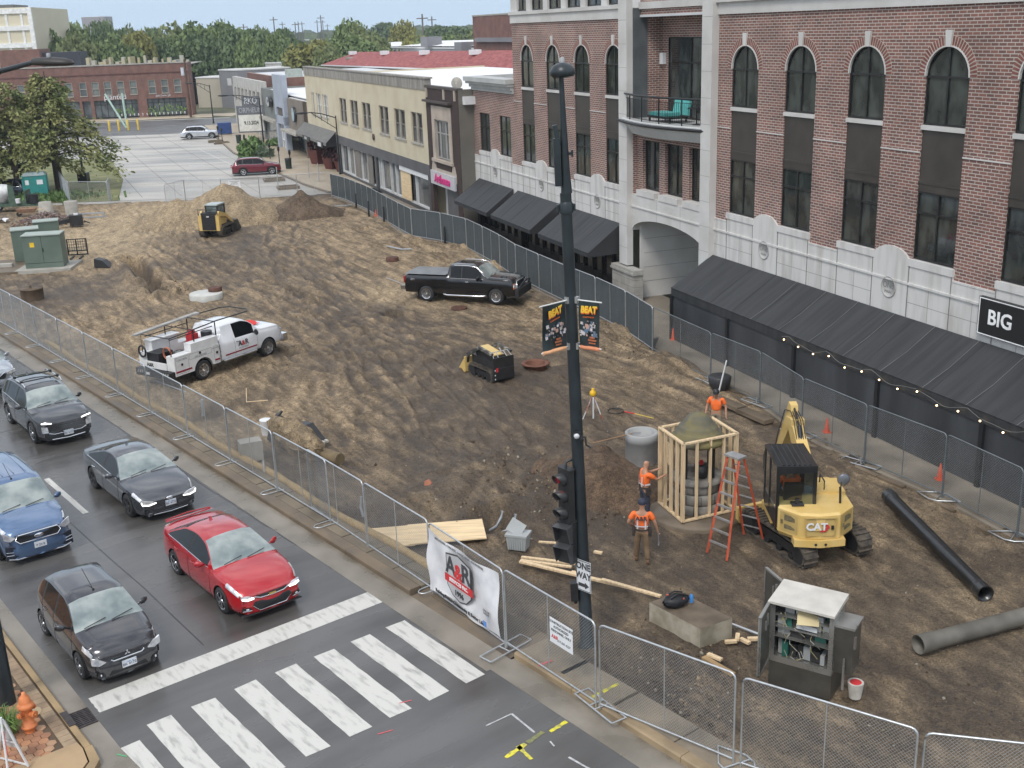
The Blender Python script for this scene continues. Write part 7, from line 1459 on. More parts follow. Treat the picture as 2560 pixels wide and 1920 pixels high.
# upper structure: local x forward, y left
out=[(-.35,.92),(-1.05,.92),(-1.55,.48),(-1.62,0),(-1.55,-.48),(-1.05,-.92),(.55,-.92),(.75,-.75),(.75,-.05),(-.35,-.05)]
def ring(pts,z0,z1,k0=1,k1=1):
    vs=[(p[0]*k0,p[1]*k0,z0) for p in pts]+[(p[0]*k1,p[1]*k1,z1) for p in pts]; n=len(pts); return vs,[tuple(range(n-1,-1,-1)),tuple(range(n,2*n))]+[(i,(i+1)%n,n+(i+1)%n,n+i) for i in range(n)]
mb=MB(); mb.add(*ring(out,.82,1.42)); mb.add(*ring(out,1.42,1.47,1,.96)); mb.add(*ring([p for p in out],.70,.82,.94,1.0))
mb.prism([(-1.60,.62),(-1.70,0),(-1.60,-.62),(-1.3,-.62),(-1.3,.62)],.62,.80); mb.box(-.35,.85,-.92,.95,.68,.82)
mb.box(-.35,.55,-.90,-.08,1.45,1.52)
hs_=mb.build('engine_housing',YL,ex)
def facet(a,b,z0,z1,in_=.07,off=.012):
    a=Vector((*a,0));b=Vector((*b,0)); d=(b-a); n=Vector((d.y,-d.x,0)).normalized(); n=n if n.x<0 or abs(n.x)<.01 else -n; d.normalize(); a2=a+d*in_+n*off;b2=b-d*in_+n*off
    return a2,b2,n
for (a,b,nm) in ((out[1],out[2],'l'),(out[4],out[5],'r')):
    a2,b2,n=facet(a,b,0,0); mb=MB(); mb.add([a2+Vector((0,0,.88)),b2+Vector((0,0,.88)),b2+Vector((0,0,1.38)),a2+Vector((0,0,1.38))],[(0,1,2,3)]); pn=mb.build('door_panel',M('panel_yellow',(.48,.34,.12),.5,0,.1,3),ex)
    mb=MB(); L_=(b2-a2); 
    for z0,z1 in ((1.16,1.33),(.95,1.07)): mb.add([a2+L_*.25+n*.006+Vector((0,0,z0)),a2+L_*.85+n*.006+Vector((0,0,z0+.02)),a2+L_*.85+n*.006+Vector((0,0,z1-.05)),a2+L_*.6+n*.006+Vector((0,0,z1)),a2+L_*.25+n*.006+Vector((0,0,z1))],[(0,1,2,3,4)])
    mb.cb(a2+L_*.12+n*.008+Vector((0,0,1.12)),(.05,.05,.1)); mb.build('vent_mesh',M('vent_grey',(.16,.13,.07),.7,0,.3,20),pn)
mb=MB(); mb.add([(-1.625,.36,.90),(-1.625,-.36,.90),(-1.60,-.40,1.38),(-1.60,.40,1.38)],[(0,1,2,3)])
for q_ in ((.36,.345),(-.345,-.36)): mb.box(-1.64,-1.62,q_[1],q_[0],.9,1.38)
mb.box(-1.645,-1.62,-.37,.37,1.37,1.39); pn=mb.build('rear_panel',_mats['panel_yellow'],ex)
cat_logo(ex,face_m((-1.66,0.05,1.16),(0,-1,0),(0,0,1)),.26); mb=MB(); mb.cb((-1.65,-.28,1.14),(.03,.06,.1)); mb.cb((-1.0,.45,1.5),(.25,.3,.03)); mb.cb((-1.0,.45,1.56),(.1,.08,.12),0,.3); mb.build('latch',DK,ex)
mb=MB(); [mb.lathe([(.035,-1.72),(.03,-1.725),(.001,-1.725)],(0,y,.72),10,'X') for y in (.12,-.12)]; mb.build('tow_holes',DK,ex)
# cab
mb=MB(); x0,x1,y0,y1=-.95,.55,.02,.93
for x,y in ((x0,y0),(x0,y1),(x1,y0),(x1,y1),(-.1,y1)): mb.box(x-.04,x+.04,y-.04,y+.04,1.0,2.42)
mb.box(x0-.02,x1,y0-.03,y1+.03,.85,1.32); mb.box(x0-.04,x1+.05,y0-.04,y1+.04,2.42,2.48); mb.box(x0-.05,x0+.03,y0,y1,1.2,1.46); mb.box(x0-.05,x0+.03,y0,y1,2.3,2.45)
for k in range(6): mb.box(x0+.02,x1-.05,y0+.10+k*.13,y0+.16+k*.13,2.48,2.505)
mb.box(x0,x1,y0,y1,1.0,1.05)
cb_=mb.build('cab_frame',M('cab_black',(.014,.016,.018),.28,0,.3,3,coat=.4),ex)
TG_=tglass('cab_glass',(.55,.62,.60),.05)
for q_ in ([(x0-.03,y0+.04,1.46),(x0-.03,y1-.04,1.46),(x0-.03,y1-.04,2.3),(x0-.03,y0+.04,2.3)],[(x0+.04,y1+.02,1.3),(x1-.04,y1+.02,1.3),(x1-.04,y1+.02,2.42),(x0+.04,y1+.02,2.42)],[(x0+.04,y0-.02,1.3),(x1-.04,y0-.02,1.3),(x1-.04,y0-.02,2.42),(x0+.04,y0-.02,2.42)],[(x1+.03,y0,1.1),(x1+.03,y1,1.1),(x1+.03,y1,2.42),(x1+.03,y0,2.42)]): mb=MB(); mb.poly(q_); mb.build('cab_window',TG_,cb_)
mb=MB(); mb.box(-.65,-.2,.28,.72,1.05,1.42); mb.cb((-.68,.5,1.66),(.12,.44,.55),0,0,-.15); mb.build('seat',DK,ex)
mb=MB(); mb.tube([(-.95,-.62,1.45),(-.95,-.60,1.9)],.03,6); mb.tube([(-.95,-.6,1.6),(-.8,-.66,1.95),(-.75,-.7,2.05)],.018,5); mb.tube([(-.2,-.4,1.5),(-.2,-.4,1.75),(.25,-.4,1.75),(.3,-.4,1.5)],.02,5); mb.build('mirror_bracket',DK,ex)
mb=MB(); mb.lathe([(.001,-.74),(.15,-.745),(.16,-.77),(.12,-.80),(.001,-.81)],(0,-.72,2.02),18,'X'); mb.build('round_mirror',M('mirror_grey',(.16,.17,.19),.3,.3),ex)
# boom, stick, bucket
bm=bpy.data.objects.new('boom_assembly',None); COL.objects.link(bm); bm.parent=ex; bm.location=(.75,-.18,0); bm.rotation_euler=(0,0,rad(4))
mb=MB(); mb.xprism([(-.1,.9),(.15,.85),(.55,1.75),(1.35,2.35),(1.62,2.35),(1.60,2.62),(1.15,2.68),(.25,2.05)],-.15,.15); mb.box(-.2,.25,-.22,.22,.75,1.25); mb.cb((1.1,0,2.62),(.25,.36,.2)); mb.build('boom',YL,bm)
mb=MB(); mb.xprism([(1.35,3.0),(1.55,3.05),(1.85,2.55),(2.75,1.15),(2.68,1.0),(2.50,1.05),(1.55,2.2),(1.30,2.75)],-.10,.10); mb.build('stick',YL,bm)
mb=MB(); mb.tube([(.35,0,1.75),(.85,0,2.6)],.055,8); mb.tube([(.85,.0,2.6),(1.4,0,2.95)],.03,6); mb.tube([(1.6,0,2.75),(2.35,0,2.0)],.06,8); mb.tube([(2.3,0,2.05),(2.75,0,1.4)],.03,6); mb.tube([(.2,.14,.9),(.75,.14,2.0)],.05,8); mb.tube([(.2,-.14,.9),(.75,-.14,2.0)],.05,8)
for k in range(5): mb.tube([(.5+.12*k*.0,-.12+.06*k,2.15),(.95,-.12+.06*k,2.72),(1.35,-.1+.05*k,2.85),(1.75,.14,2.75),(2.3,.14,1.9),(2.6,.14,1.3)],.014,4)
mb.build('hydraulics',DK,bm)
mb=MB(); mb.xprism([(2.45,1.1),(2.9,1.25),(3.1,.9),(3.05,.5),(2.75,.22),(2.4,.25),(2.35,.5),(2.6,.55),(2.7,.8)],-.32,.32); mb.tube([(2.7,0,1.35),(3.0,0,1.2)],.05,6); mb.build('bucket',M('worn_bucket',(.06,.055,.05),.55,.3,.4,4),bm)
mb=MB(); [mb.box(2.28,2.42,y-.03,y+.03,.2,.26) for y in (-.28,-.14,0,.14,.28)]; mb.build('bucket_teeth',M('worn_steel',(.35,.33,.30),.4,.7),bm)
# ---- people
def skin(name,V_,E_,R_,mat,par,sub=2,**tg):
    me=bpy.data.meshes.new(name); me.from_pydata([tuple(v) for v in V_],E_,[]); o=bpy.data.objects.new(name,me); COL.objects.link(o)
    sk=o.modifiers.new('s','SKIN'); sk.use_smooth_shade=True; lay=me.skin_vertices[0].data if len(me.skin_vertices) else None
    if lay is None:
        bm_=bmesh.new(); bm_.from_mesh(me); bm_.verts.layers.skin.verify(); bm_.to_mesh(me); bm_.free(); lay=me.skin_vertices[0].data
    for i,r_ in enumerate(R_): lay[i].radius=(r_,r_) if not isinstance(r_,tuple) else r_; lay[i].use_root=(i==0)
    ss=o.modifiers.new('u','SUBSURF'); ss.levels=sub; ss.render_levels=sub
    bpy.context.view_layer.update(); m2=bpy.data.meshes.new_from_object(o.evaluated_get(bpy.context.evaluated_depsgraph_get())); bpy.data.objects.remove(o)
    m2.name=name; m2.materials.clear(); m2.materials.append(mat)
    for p_ in m2.polygons: p_.use_smooth=True
    return link(name,m2,par,**tg)
SKN=M('skin_tone',(.45,.24,.15),.55,0,.08,8); ORG=M('hi_vis_orange',(.90,.17,.03),.65,0,.08,8,bump=.15,bscale=14); SIL=M('reflective_silver',(.62,.60,.60),.45,0,.08,6); 
def hand(V,E,R,wi,wrist,dirv,side,curl=.5):
    d=Vector(dirv).normalized(); u=Vector(side).normalized(); nrm=d.cross(u); b=len(V); V.append(wrist+d*.05); E.append((wi,b)); R.append((.036,.022))
    for k in range(4):
        base=wrist+d*.085+u*(-.027+.018*k); l=(.07,.08,.075,.06)[k]; i=len(V); V.append(base); E.append((b,i)); R.append(.0095); V.append(base+d*l*.5-nrm*l*.25*curl); E.append((i,i+1)); R.append(.0088); V.append(base+d*l*(1-.4*curl)-nrm*l*.8*curl); E.append((i+1,i+2)); R.append(.008)
    i=len(V); V.append(wrist+d*.035-u*.035); E.append((b,i)); R.append(.012); V.append(wrist+d*.08-u*.055-nrm*.01); E.append((i,i+1)); R.append(.010)
def person(label,loc,rz,J,pants,shirt=ORG,head='cap',capm=None,vest=True,tall=1.0,belt=True,look=0,seated=False):
    """J: joints in local space (x forward, y left, z up)"""
    t=thing('person',label,'person',loc,rz); t.scale=(tall,)*3; j={k:Vector(v) for k,v in J.items()}
    names=['pelvis','waist','chest','neckb','neck','headc','headt']; V=[j['pelvis'],j['pelvis'].lerp(j['chest'],.45),j['chest'],j['chest'].lerp(j['neck'],.55),j['neck'],j['head'],j['head']+Vector((0,0,.10))]; E=[(i,i+1) for i in range(6)]; R=[(.155,.11),(.145,.10),(.175,.115),(.14,.09),.055,(.078,.092),(.066,.078)]
    ends={}
    for s in 'LR':
        sg=1 if s=='L' else -1
        i=len(V); V+= [j['chest']+Vector((0,sg*.13,.08)),j['sh'+s],j['el'+s],j['wr'+s]]; E+=[(2,i),(i,i+1),(i+1,i+2),(i+2,i+3)]; R+=[.07,.058,.043,.028]; dv=(j['wr'+s]-j['el'+s]); sd_=dv.cross(Vector((0,0,1))) if abs(dv.normalized().z)<.9 else Vector((1,0,0)); hand(V,E,R,i+3,j['wr'+s],dv,sd_*(1 if sg>0 else -1),.7)
        i=len(V); V+=[j['hip'+s],j['kn'+s],j['an'+s],j['an'+s]+Vector(J.get('toe'+s,(.15,0,-.04)))]; E+=[(0,i),(i,i+1),(i+1,i+2),(i+2,i+3)]; R+=[.088,.06,.04,.035]
    skin('body',V,E,R,SKN,t)
    # clothes
    V=[j['pelvis']+Vector((0,0,.06)),j['pelvis'].lerp(j['chest'],.5),j['chest'],j['chest'].lerp(j['neck'],.45)]; E=[(0,1),(1,2),(2,3)]; R=[(.178,.135),(.172,.13),(.200,.14),(.135,.09)]
    for s in 'LR':
        sg=1 if s=='L' else -1; i=len(V); V+=[j['chest']+Vector((0,sg*.13,.07)),j['sh'+s],j['sh'+s].lerp(j['el'+s],.75)]; E+=[(2,i),(i,i+1),(i+1,i+2)]; R+=[.085,.078,.068]
    sh_=skin('shirt',V,E,R,shirt,t)
    V=[j['pelvis']+Vector((0,0,.05)),j['pelvis']]; E=[(0,1)]; R=[(.165,.125),(.168,.13)]
    for s in 'LR': i=len(V); V+=[j['hip'+s],j['kn'+s],j['an'+s]+Vector((0,0,.04))]; E+=[(1,i),(i,i+1),(i+1,i+2)]; R+=[.108,.082,.072]
    skin('trousers',V,E,R,pants,t)
    for s in 'LR':
        a=j['an'+s]; tv=Vector(J.get('toe'+s,(.15,0,-.04))); skin('boot',[a+Vector((0,0,.06)),a+Vector((-.02,0,-.03)),a+tv*.6,a+tv],[(0,1),(1,2),(2,3)],[.056,(.055,.05),(.05,.042),(.045,.035)],M('work_boot',(.14,.085,.045),.8,0,.2,6),t,1)
    h=j['head']
    # face
    f=Vector((math.cos(look),math.sin(look),0)); lf=Vector((-f.y,f.x,0)); dn=Vector(J.get('headdn',(0,0,0)))
    mb=MB(); 
    for s in (-1,1): mb.ball(h+f*.080+lf*s*.031+Vector((0,0,.012))+dn,.011,6)
    mb.build('eyes',BLK,t); skin('nose',[h+f*.085+Vector((0,0,.01)),h+f*.108+Vector((0,0,-.025))],[(0,1)],[.010,.014],SKN,t,1)
    mb=MB(); mb.cb(h+f*.088+Vector((0,0,-.058)),(.012,.04,.008),math.atan2(f.y,f.x)); mb.build('mouth',M('lip',(.30,.10,.08),.6),t)
    for s in (-1,1): skin('ear',[h+lf*s*.080,h+lf*s*.088+Vector((0,0,-.035))],[(0,1)],[(.010,.02),(.008,.014)],SKN,t,1)
    if head=='cap':
        mb=MB(); q=[]
        for k,(r_,z) in enumerate(((.104,.02),(.106,.06),(.095,.11),(.06,.145),(.01,.155))): q.append([(h.x+r_*math.cos(a)*1.08,h.y+r_*math.sin(a),h.z+z) for a in [2*PI*i/16 for i in range(16)]])
        mb.grid(q,True,True); mb.grid([[tuple(h+f*(.09+.02*0)+lf*y+Vector((0,0,.03))) for y in (-.07,-.035,0,.035,.07)],[tuple(h+f*(.18-.9*y*y*3)+lf*y+Vector((0,0,.018))) for y in (-.065,-.035,0,.035,.065)]]); mb.build('cap',capm or DK,t)
    elif head=='bald': pass
    if belt:
        mb=MB(); z=j['pelvis'].z+.06; mb.grid([[(j['pelvis'].x+.145*math.cos(a),j['pelvis'].y+.19*math.sin(a),zz) for a in [2*PI*i/20 for i in range(20)]] for zz in (z-.03,z+.02)],True,True)
        for s in (-1,1): mb.cb((j['pelvis'].x+.02,j['pelvis'].y+s*.205,z-.10),(.15,.07,.2)); 
        mb.build('tool_belt',M('belt_leather',(.045,.035,.03),.7,0,.4,6),t)
    if vest:
        mb=MB(); c=j['chest']; p_=j['pelvis']
        def pt(y,u,back):  # wrap strip on torso surface
            q=(p_+Vector((0,0,.04))).lerp(c.lerp(j['neck'],.5),u); w_=.19; dd=.142; e=max(0,1-(y/w_)**2)**.5; return q+Vector((back*(dd*(.35+.65*e)+.004),y,0))
        for back in (-1,1):
            for y in (-.10,.10): mb.grid([[tuple(pt(y+dy,u/10,back)) for dy in (-.019,.019)] for u in range(1,9)])
            mb.grid([[tuple(pt(y*.165/8,u,back)) for y in range(-8,9)] for u in (.24,.32)])
        for s in (-1,1): mb.grid([[tuple((p_+Vector((0,0,.04))).lerp(c.lerp(j['neck'],.5),u)+Vector((x,s*(.182),0))) for x in (-.08,0,.08)] for u in (.22,.33)])
        mb.build('reflective_stripes',SIL,t)
    return t,j
ST0=dict(pelvis=(0,0,.92),chest=(.01,0,1.28),neck=(.02,0,1.48),head=(.04,0,1.61),shL=(0,.20,1.40),elL=(-.02,.30,1.13),wrL=(.08,.33,.90),shR=(0,-.20,1.40),elR=(-.02,-.30,1.13),wrR=(.08,-.33,.90),hipL=(0,.095,.86),knL=(.03,.12,.48),anL=(0,.14,.09),hipR=(0,-.095,.86),knR=(.03,-.12,.48),anR=(0,-.14,.09))
TAN=M('tan_work_trousers',(.19,.125,.07),.85,0,.2,5,bump=.2,bscale=20); JN=M('dark_jeans',(.035,.04,.055),.85,0,.2,5); KH=M('khaki_trousers',(.22,.18,.13),.85,0,.15,5); NVY=M('navy_cap',(.03,.035,.06),.7,0,.2,8)
w1,j1=person('worker seen from behind in orange shirt and tan trousers by the timber frame',GZ(3.12,25.70,.0),rad(78),dict(ST0,elR=(-.02,-.33,1.15),wrR=(.05,-.38,.92),elL=(-.08,.34,1.16),wrL=(.12,.24,.98),knL=(.06,.13,.48),anL=(.10,.15,.09),anR=(-.08,-.15,.09),knR=(0,-.12,.48)),TAN,capm=NVY)
text('A&R',.15,DG,w1,face_m((-.165,0,1.30),(0,-1,0),(0,0,1)),bold=.004)
mb=MB(); mb.tube([(.05,-.40,.88),(.02,-.42,.58)],.014,6); mb.cb((.01,-.42,.56),(.16,.03,.035)); mb.build('hammer',M('tool_steel',(.3,.3,.31),.4,.5),None,loc=w1.location,rotz=w1.rotation_euler.z,label='steel hammer hanging from the hand of the worker seen from behind',cat='hammer')
w2,j2=person('bald worker in orange shirt gripping a stud at the left corner of the timber frame',GZ(3.50,28.25,0),rad(18),dict(ST0,head=(.06,0,1.60),shL=(.03,.20,1.38),elL=(.26,.22,1.26),wrL=(.46,.14,1.34),shR=(.03,-.20,1.38),elR=(.27,-.22,1.20),wrR=(.50,-.14,1.25)),JN,head='bald')
w3,j3=person('worker in orange tee and dark cap looking down behind the timber frame',GZ(6.55,34.2,.0),rad(-112),dict(ST0,head=(.10,0,1.59),neck=(.04,0,1.47)),KH,vest=False,belt=False,capm=DK)
mb=MB(); mb.cb((.19,0,1.60),(.02,.14,.035)); mb.build('sunglasses',DK,w3)
SEAT=dict(pelvis=(0,0,.55),chest=(-.04,0,.90),neck=(-.02,0,1.08),head=(.03,0,1.21),shL=(-.02,.19,1.02),elL=(.12,.26,.80),wrL=(.36,.22,.80),shR=(-.02,-.19,1.02),elR=(.12,-.26,.80),wrR=(.36,-.22,.80),hipL=(.08,.10,.54),knL=(.46,.12,.56),anL=(.50,.13,.16),hipR=(.08,-.10,.54),knR=(.46,-.12,.56),anR=(.50,-.13,.16))
el_=ex.matrix_basis@Vector((-.42,.52,1.42-.55+.1)); op,_j=person('excavator operator in an orange vest seated inside the black cab',el_,rad(88),SEAT,JN,head='cap',capm=DK)
# ---- timber frame round the stone kiosk
FC=[Vector(p+(0,)) for p in ((4.42,27.44),(5.95,28.09),(5.51,29.43),(3.98,28.78))]; z0=.24; z1=2.46
mb=MB(); cx,cy=4.96,28.43; mb.lathe([(1.30,-.3),(1.30,.10),(1.27,.16),(1.12,.17),(1.10,.21),(.001,.21)],(cx,cy,0),48); one(mb,'round_concrete_base',DCONC,'round brown concrete footing under the timber frame','footing')
fr_=thing('stud_enclosure','new timber stud frame standing round the domed stone kiosk','timber frame',(0,0,0)); r=random.Random(3)
for k in range(4):
    a=FC[k];b=FC[(k+1)%4]; d=(b-a).normalized(); rz=math.atan2(d.y,d.x); L_=(b-a).length; n=Vector((-d.y,d.x,0))
    for z,nm in ((z0+.02,'bottom_plate'),(z1,'top_plate')): mb=MB(); mb.cb((a+b)/2+Vector((0,0,z)),(L_+.05*(k%2),.095,.042),rz); mb.build(nm,LUM,fr_)
    ns=4 if k%2==0 else 4
    for i in range(ns+1):
        p=a.lerp(b,(i+.03)/ns if i==0 else (i/ns if i<ns else .97)); mb=MB(); mb.cb(p+Vector((0,0,(z0+z1)/2)),(.042,.092,z1-z0-.06),rz+r.uniform(-.03,.03)); mb.build('stud',LUM,fr_)
mb=MB(); mb.cb((4.22,28.75,1.7),(.03,.45,.5),.2,.2,.1); mb.build('osb_scrap',PLY,fr_)
ki=thing('stone_kiosk','round stone block kiosk with mossy domed cap inside the timber frame','kiosk',(cx,cy,.21))
mb=MB(); 
for z in (0,.30,.60): 
    mb.lathe([(.64 if z<.6 else .60,z+.01),(.66 if z<.6 else .62,z+.03),(.66 if z<.6 else .62,z+.27),(.64 if z<.6 else .6,z+.29)],(0,0,0),28)
mb.lathe([(.70,.88),(.70,1.0),(.45,1.02),(.43,.75),(.001,.7)],(0,0,0),28); mb.build('stone_drum',M('kiosk_stone',(.14,.13,.115),.8,0,col2=(.27,.255,.23),scale=2.5,bump=.3,bscale=20,detail=7),ki)
mb=MB(); 
for k in range(10):
    a=2*PI*k/10; 
    for z in (.02,.32,.62): mb.cb((.655*math.cos(a+z),.655*math.sin(a+z),z+.13),(.02,.012,.25),a+z)
mb.build('stone_joints',UND,ki)
mb=MB(); 
for k in range(4): a=PI/4+k*PI/2; mb.tube([(.52*math.cos(a),.52*math.sin(a),1.0),(.52*math.cos(a),.52*math.sin(a),2.0)],.04,8)
mb.build('column',BLK,ki)
mb=MB(); mb.lathe([(.001,1.95),(.72,1.95),(.76,2.02),(.74,2.10),(.66,2.16),(.62,2.24),(.60,2.27),(.545,2.30),(.53,2.38),(.50,2.42),(.42,2.45),(.38,2.56),(.27,2.69),(.12,2.76),(.001,2.78)],(0,0,0),32); mb.build('dome_cap',M('mossy_dome',(.11,.105,.08),.85,0,col2=(.19,.16,.065),scale=1.6,bump=.2,bscale=30,fac=(.42,.6)),ki)
mb=MB(); mb.lathe([(.16,.9),(.2,1.25),(.001,1.24)],(.1,-.05,0),12); one(mb,'black_bucket',BLK,'black bucket with red tool inside the stone kiosk','bucket',(cx,cy,.25)); mb=MB(); mb.cb((.1,-.05,1.3),(.07,.07,.14),.3,.2); one(mb,'red_tool',RED,'small red tool on top of the bucket inside the kiosk','tool',(cx,cy,.25))
# step ladder
A=[Vector(p+(0,)) for p in ((4.82,26.01),(5.22,25.48),(6.37,26.59),(5.96,26.96))]; T_=Vector((5.55,26.35,2.50)); wv=(A[1]-A[0]).normalized()*.19
ld=thing('step_ladder','orange fibreglass step ladder standing open between the timber frame and excavator','ladder',(0,0,0)); LO=M('ladder_orange',(.45,.075,.03),.5,0,.2,4)
h0=[v+Vector((0,0,hz(v.x,v.y)+.02)) for v in A]; tf=[T_-wv+Vector((-.06,-.05,0)),T_+wv+Vector((-.06,-.05,0)),T_+wv+Vector((.08,.08,0)),T_-wv+Vector((.08,.08,0))]
for i in range(4): mb=MB(); mb.tube([h0[i],tf[i]],.036,4); mb.build('rail',LO,ld)
for k in range(1,8): 
    q=k/8; mb=MB(); mb.tube([h0[0].lerp(tf[0],q),h0[1].lerp(tf[1],q)],.034,4); mb.build('step',ALU,ld); mb=MB(); mb.tube([h0[3].lerp(tf[3],q),h0[2].lerp(tf[2],q)],.020,4); mb.build('rear_brace',ALU,ld)
mb=MB(); mb.cb(T_+Vector((0,0,.02)),(.30,.48,.05),math.atan2(wv.y,wv.x)+PI/2); mb.build('top_cap',ALU,ld)
# concrete barrel and shovel
mb=MB(); mb.lathe([(.50,-.2),(.50,.72),(.515,.73),(.515,.98),(.49,1.0),(.40,1.0),(.38,.7),(.001,.68)],(0,0,0),32); one(mb,'manhole_barrel',M('barrel_concrete',(.33,.335,.33),.8,0,col2=(.22,.21,.20),scale=1.5,fac=(.45,.7),bump=.1),'grey precast concrete manhole barrel standing left of the timber frame','manhole',(3.93,32.45,0))
t=thing('shovel','long handled shovel resting on the rim of the concrete manhole barrel','shovel',(0,0,0)); mb=MB(); mb.tube([(3.62,32.25,1.03),(2.42,32.6,.62)],.018,6); mb.build('handle',M('old_handle',(.28,.17,.09),.7),t); mb=MB(); mb.grid([[(3.60+x,32.26+y,1.035-.02*abs(y)*8) for y in (-.1,0,.1)] for x in (0,.1,.2,.28)]); mb.build('blade',M('tool_steel',(.3,.3,.31),.4,.5),t)

# tripod laser
t=thing('laser_level_tripod','surveying tripod with yellow laser level between the lamp pole and barrel','tripod',GZ(2.78,36.85)); mb=MB()
for a in (200,320,80): mb.tube([(.42*math.cos(rad(a)),.42*math.sin(rad(a)),0),(.03*math.cos(rad(a)),.03*math.sin(rad(a)),.85)],.022,5)
mb.build('legs',M('tripod_leg',(.6,.6,.62),.4,.3,.4,3,col2=(.35,.08,.04),fac=(.5,.6)),t); mb=MB(); mb.cb((0,-.05,.42),(.05,.05,.8),0,.15); mb.build('staff',WHT,t); mb=MB(); mb.lathe([(.08,.85),(.12,.9),(.11,1.0),(.05,1.06),(.05,1.12)],(0,0,0),12); mb.build('laser_head',M('laser_yellow',(.75,.45,.02),.4),t)
t=thing('hoop_tool','black hoop with red and yellow pole lying on the dirt','hoop tool',GZ(3.60,37.2,.05)); mb=MB(); mb.tube([(.28*math.cos(a),.28*math.sin(a),0) for a in np.linspace(0,2*PI,24)],.02,5); mb.build('hoop',BLK,t); mb=MB(); mb.tube([(.28,-.1,0),(.62,-.42,.02)],.022,5); mb.build('red_grip',RED,t); mb=MB(); mb.tube([(.62,-.42,.02),(1.2,-1.0,.03)],.018,5); mb.build('yellow_pole',M('pole_yellow',(.6,.45,.08),.5),t)
# pipes
PBK=M('black_corrugated',(.018,.019,.020),.3,0,.2,4,coat=.3); r=random.Random(1)
def pipe(a,b,r_,mat,label,corr=True,wall=.03):
    a=Vector(a);b=Vector(b);d=b-a;L_=d.length; mb=MB(); n=int(L_/.075) if corr else 12; path=[];rs=[]
    for k in range(n*2+1): q=k/(n*2); path.append((0,0,L_*q)); rs.append(r_*(1.0 if (k%2==0 or not corr or L_*q<.35 or L_*(1-q)<.35) else .90)*(1.12 if (L_*q<.3 or L_*(1-q)<.3) else 1))
    mb.lathe([(rr,p[2]) for rr,p in zip(rs,path)],(0,0,0),20); 
    mb.f=[f for f in mb.f if len(f)==4]; mb.m=mb.m[:len(mb.f)]; mb.sm=[True]*len(mb.f)
    mb.lathe([(r_*1.12,0),(r_*.95,0),(r_*.88,.4),(r_*.88,L_-.4),(r_*.95,L_),(r_*1.12,L_)],(0,0,0),20); mb.f=[f for f in mb.f if len(f)==4]; mb.m=mb.m[:len(mb.f)]; mb.sm=mb.sm[:len(mb.f)]
    o=mb.build('drain_pipe',mat,label=label,cat='pipe'); o.location=a; o.rotation_mode='QUATERNION'; o.rotation_quaternion=d.to_track_quat('Z','Y'); return o
pipe((10.35,28.75,.22),(10.70,23.05,.20),.18,PBK,'long black corrugated drain pipe lying on the dirt right of the excavator')
pipe((8.40,20.95,.22),(14.2,23.1,.22),.19,M('dusty_pipe',(.13,.12,.10),.55,0,.3,1.2),'dusty grey brown pipe lying at the right picture edge',False)
# steel cabinet with open doors
ang=math.atan2(19.21-20.01,6.29-5.07); cbn=thing('electrical_cabinet','open stainless steel traffic cabinet full of electronics behind the near fence','cabinet',(5.02,20.05,0),ang)
SS=M('stainless',(.40,.40,.38),.3,.75,.15,1.5,rvar=.1); SD=M('stainless_dark',(.12,.115,.10),.35,.6,.2,2)
mb=MB(); w_,dp=1.28,.78; mb.box(0,w_,0,dp,0,.55); mb.build('plinth',SD,cbn)
mb=MB(); mb.box(0,.03,0,dp,.55,1.92); mb.box(w_-.03,w_,0,dp,.55,1.92); mb.box(0,w_,dp-.03,dp,.55,1.92); mb.box(0,w_,0,dp,.55,.6); mb.box(.03,.09,0,.03,.6,1.9); mb.box(w_-.09,w_-.03,0,.03,.6,1.9); mb.box(.09,w_-.09,0,.03,.6,.68); mb.box(.09,w_-.09,0,.03,1.82,1.9); mb.build('cabinet_shell',SS,cbn)
mb=MB(); mb.add([(-.03,-.10,1.93),(w_+.03,-.10,1.93),(w_+.03,dp+.03,2.0),(-.03,dp+.03,2.0),(-.03,-.10,1.88),(w_+.03,-.10,1.88),(w_+.03,dp+.03,1.9),(-.03,dp+.03,1.9)],[(0,1,2,3),(7,6,5,4),(0,4,5,1),(1,5,6,2),(2,6,7,3),(3,7,4,0)]); mb.build('roof',M('cabinet_roof',(.62,.59,.53),.45,.3,.12,2,bump=.05),cbn)
for z in (1.10,1.32,1.58): mb=MB(); mb.box(.04,w_-.04,.04,dp-.06,z,z+.018); mb.build('shelf',SS,cbn)
r=random.Random(14); cols=[M('el_dark',(.03,.03,.03),.5),M('el_grey',(.35,.36,.36),.5),M('el_green',(.02,.12,.09),.5),M('el_white',(.62,.62,.58),.5),M('el_red',(.5,.06,.03),.5)]
for z,hh in ((.62,.40),(1.12,.18),(1.34,.2),(1.6,.22)):
    x=.1
    while x<w_-.2: ww=r.uniform(.06,.28); mb=MB(); y=r.uniform(.12,.3); mb.box(x,x+ww,y,dp-.1,z,z+hh*r.uniform(.5,.98)); mb.build('module',cols[r.choice((0,0,1,0,2,0,3,1,1) if z>1 else (0,1,0,2))],cbn); x+=ww+.02
mb=MB(); 
for k in range(16): x=r.uniform(.15,1.1); z=r.uniform(.75,1.7); mb.tube([(x,.1,z),(x+r.uniform(-.1,.1),.06,z-.12),(x+r.uniform(-.2,.2),.11,z-.28)],.007,4)
mb.build('wiring',M('wires',(.35,.30,.10),.6,0,.6,9,col2=(.5,.5,.5)),cbn)
mb=MB(); mb.cb((.75,.05,1.66),(.42,.32,.008),.3,.5); mb.build('paper_folder',M('manila',(.62,.52,.30),.8),cbn); mb=MB(); mb.box(.5,.92,.10,.13,1.36,1.46); mb.build('label_strip',WHT,cbn)
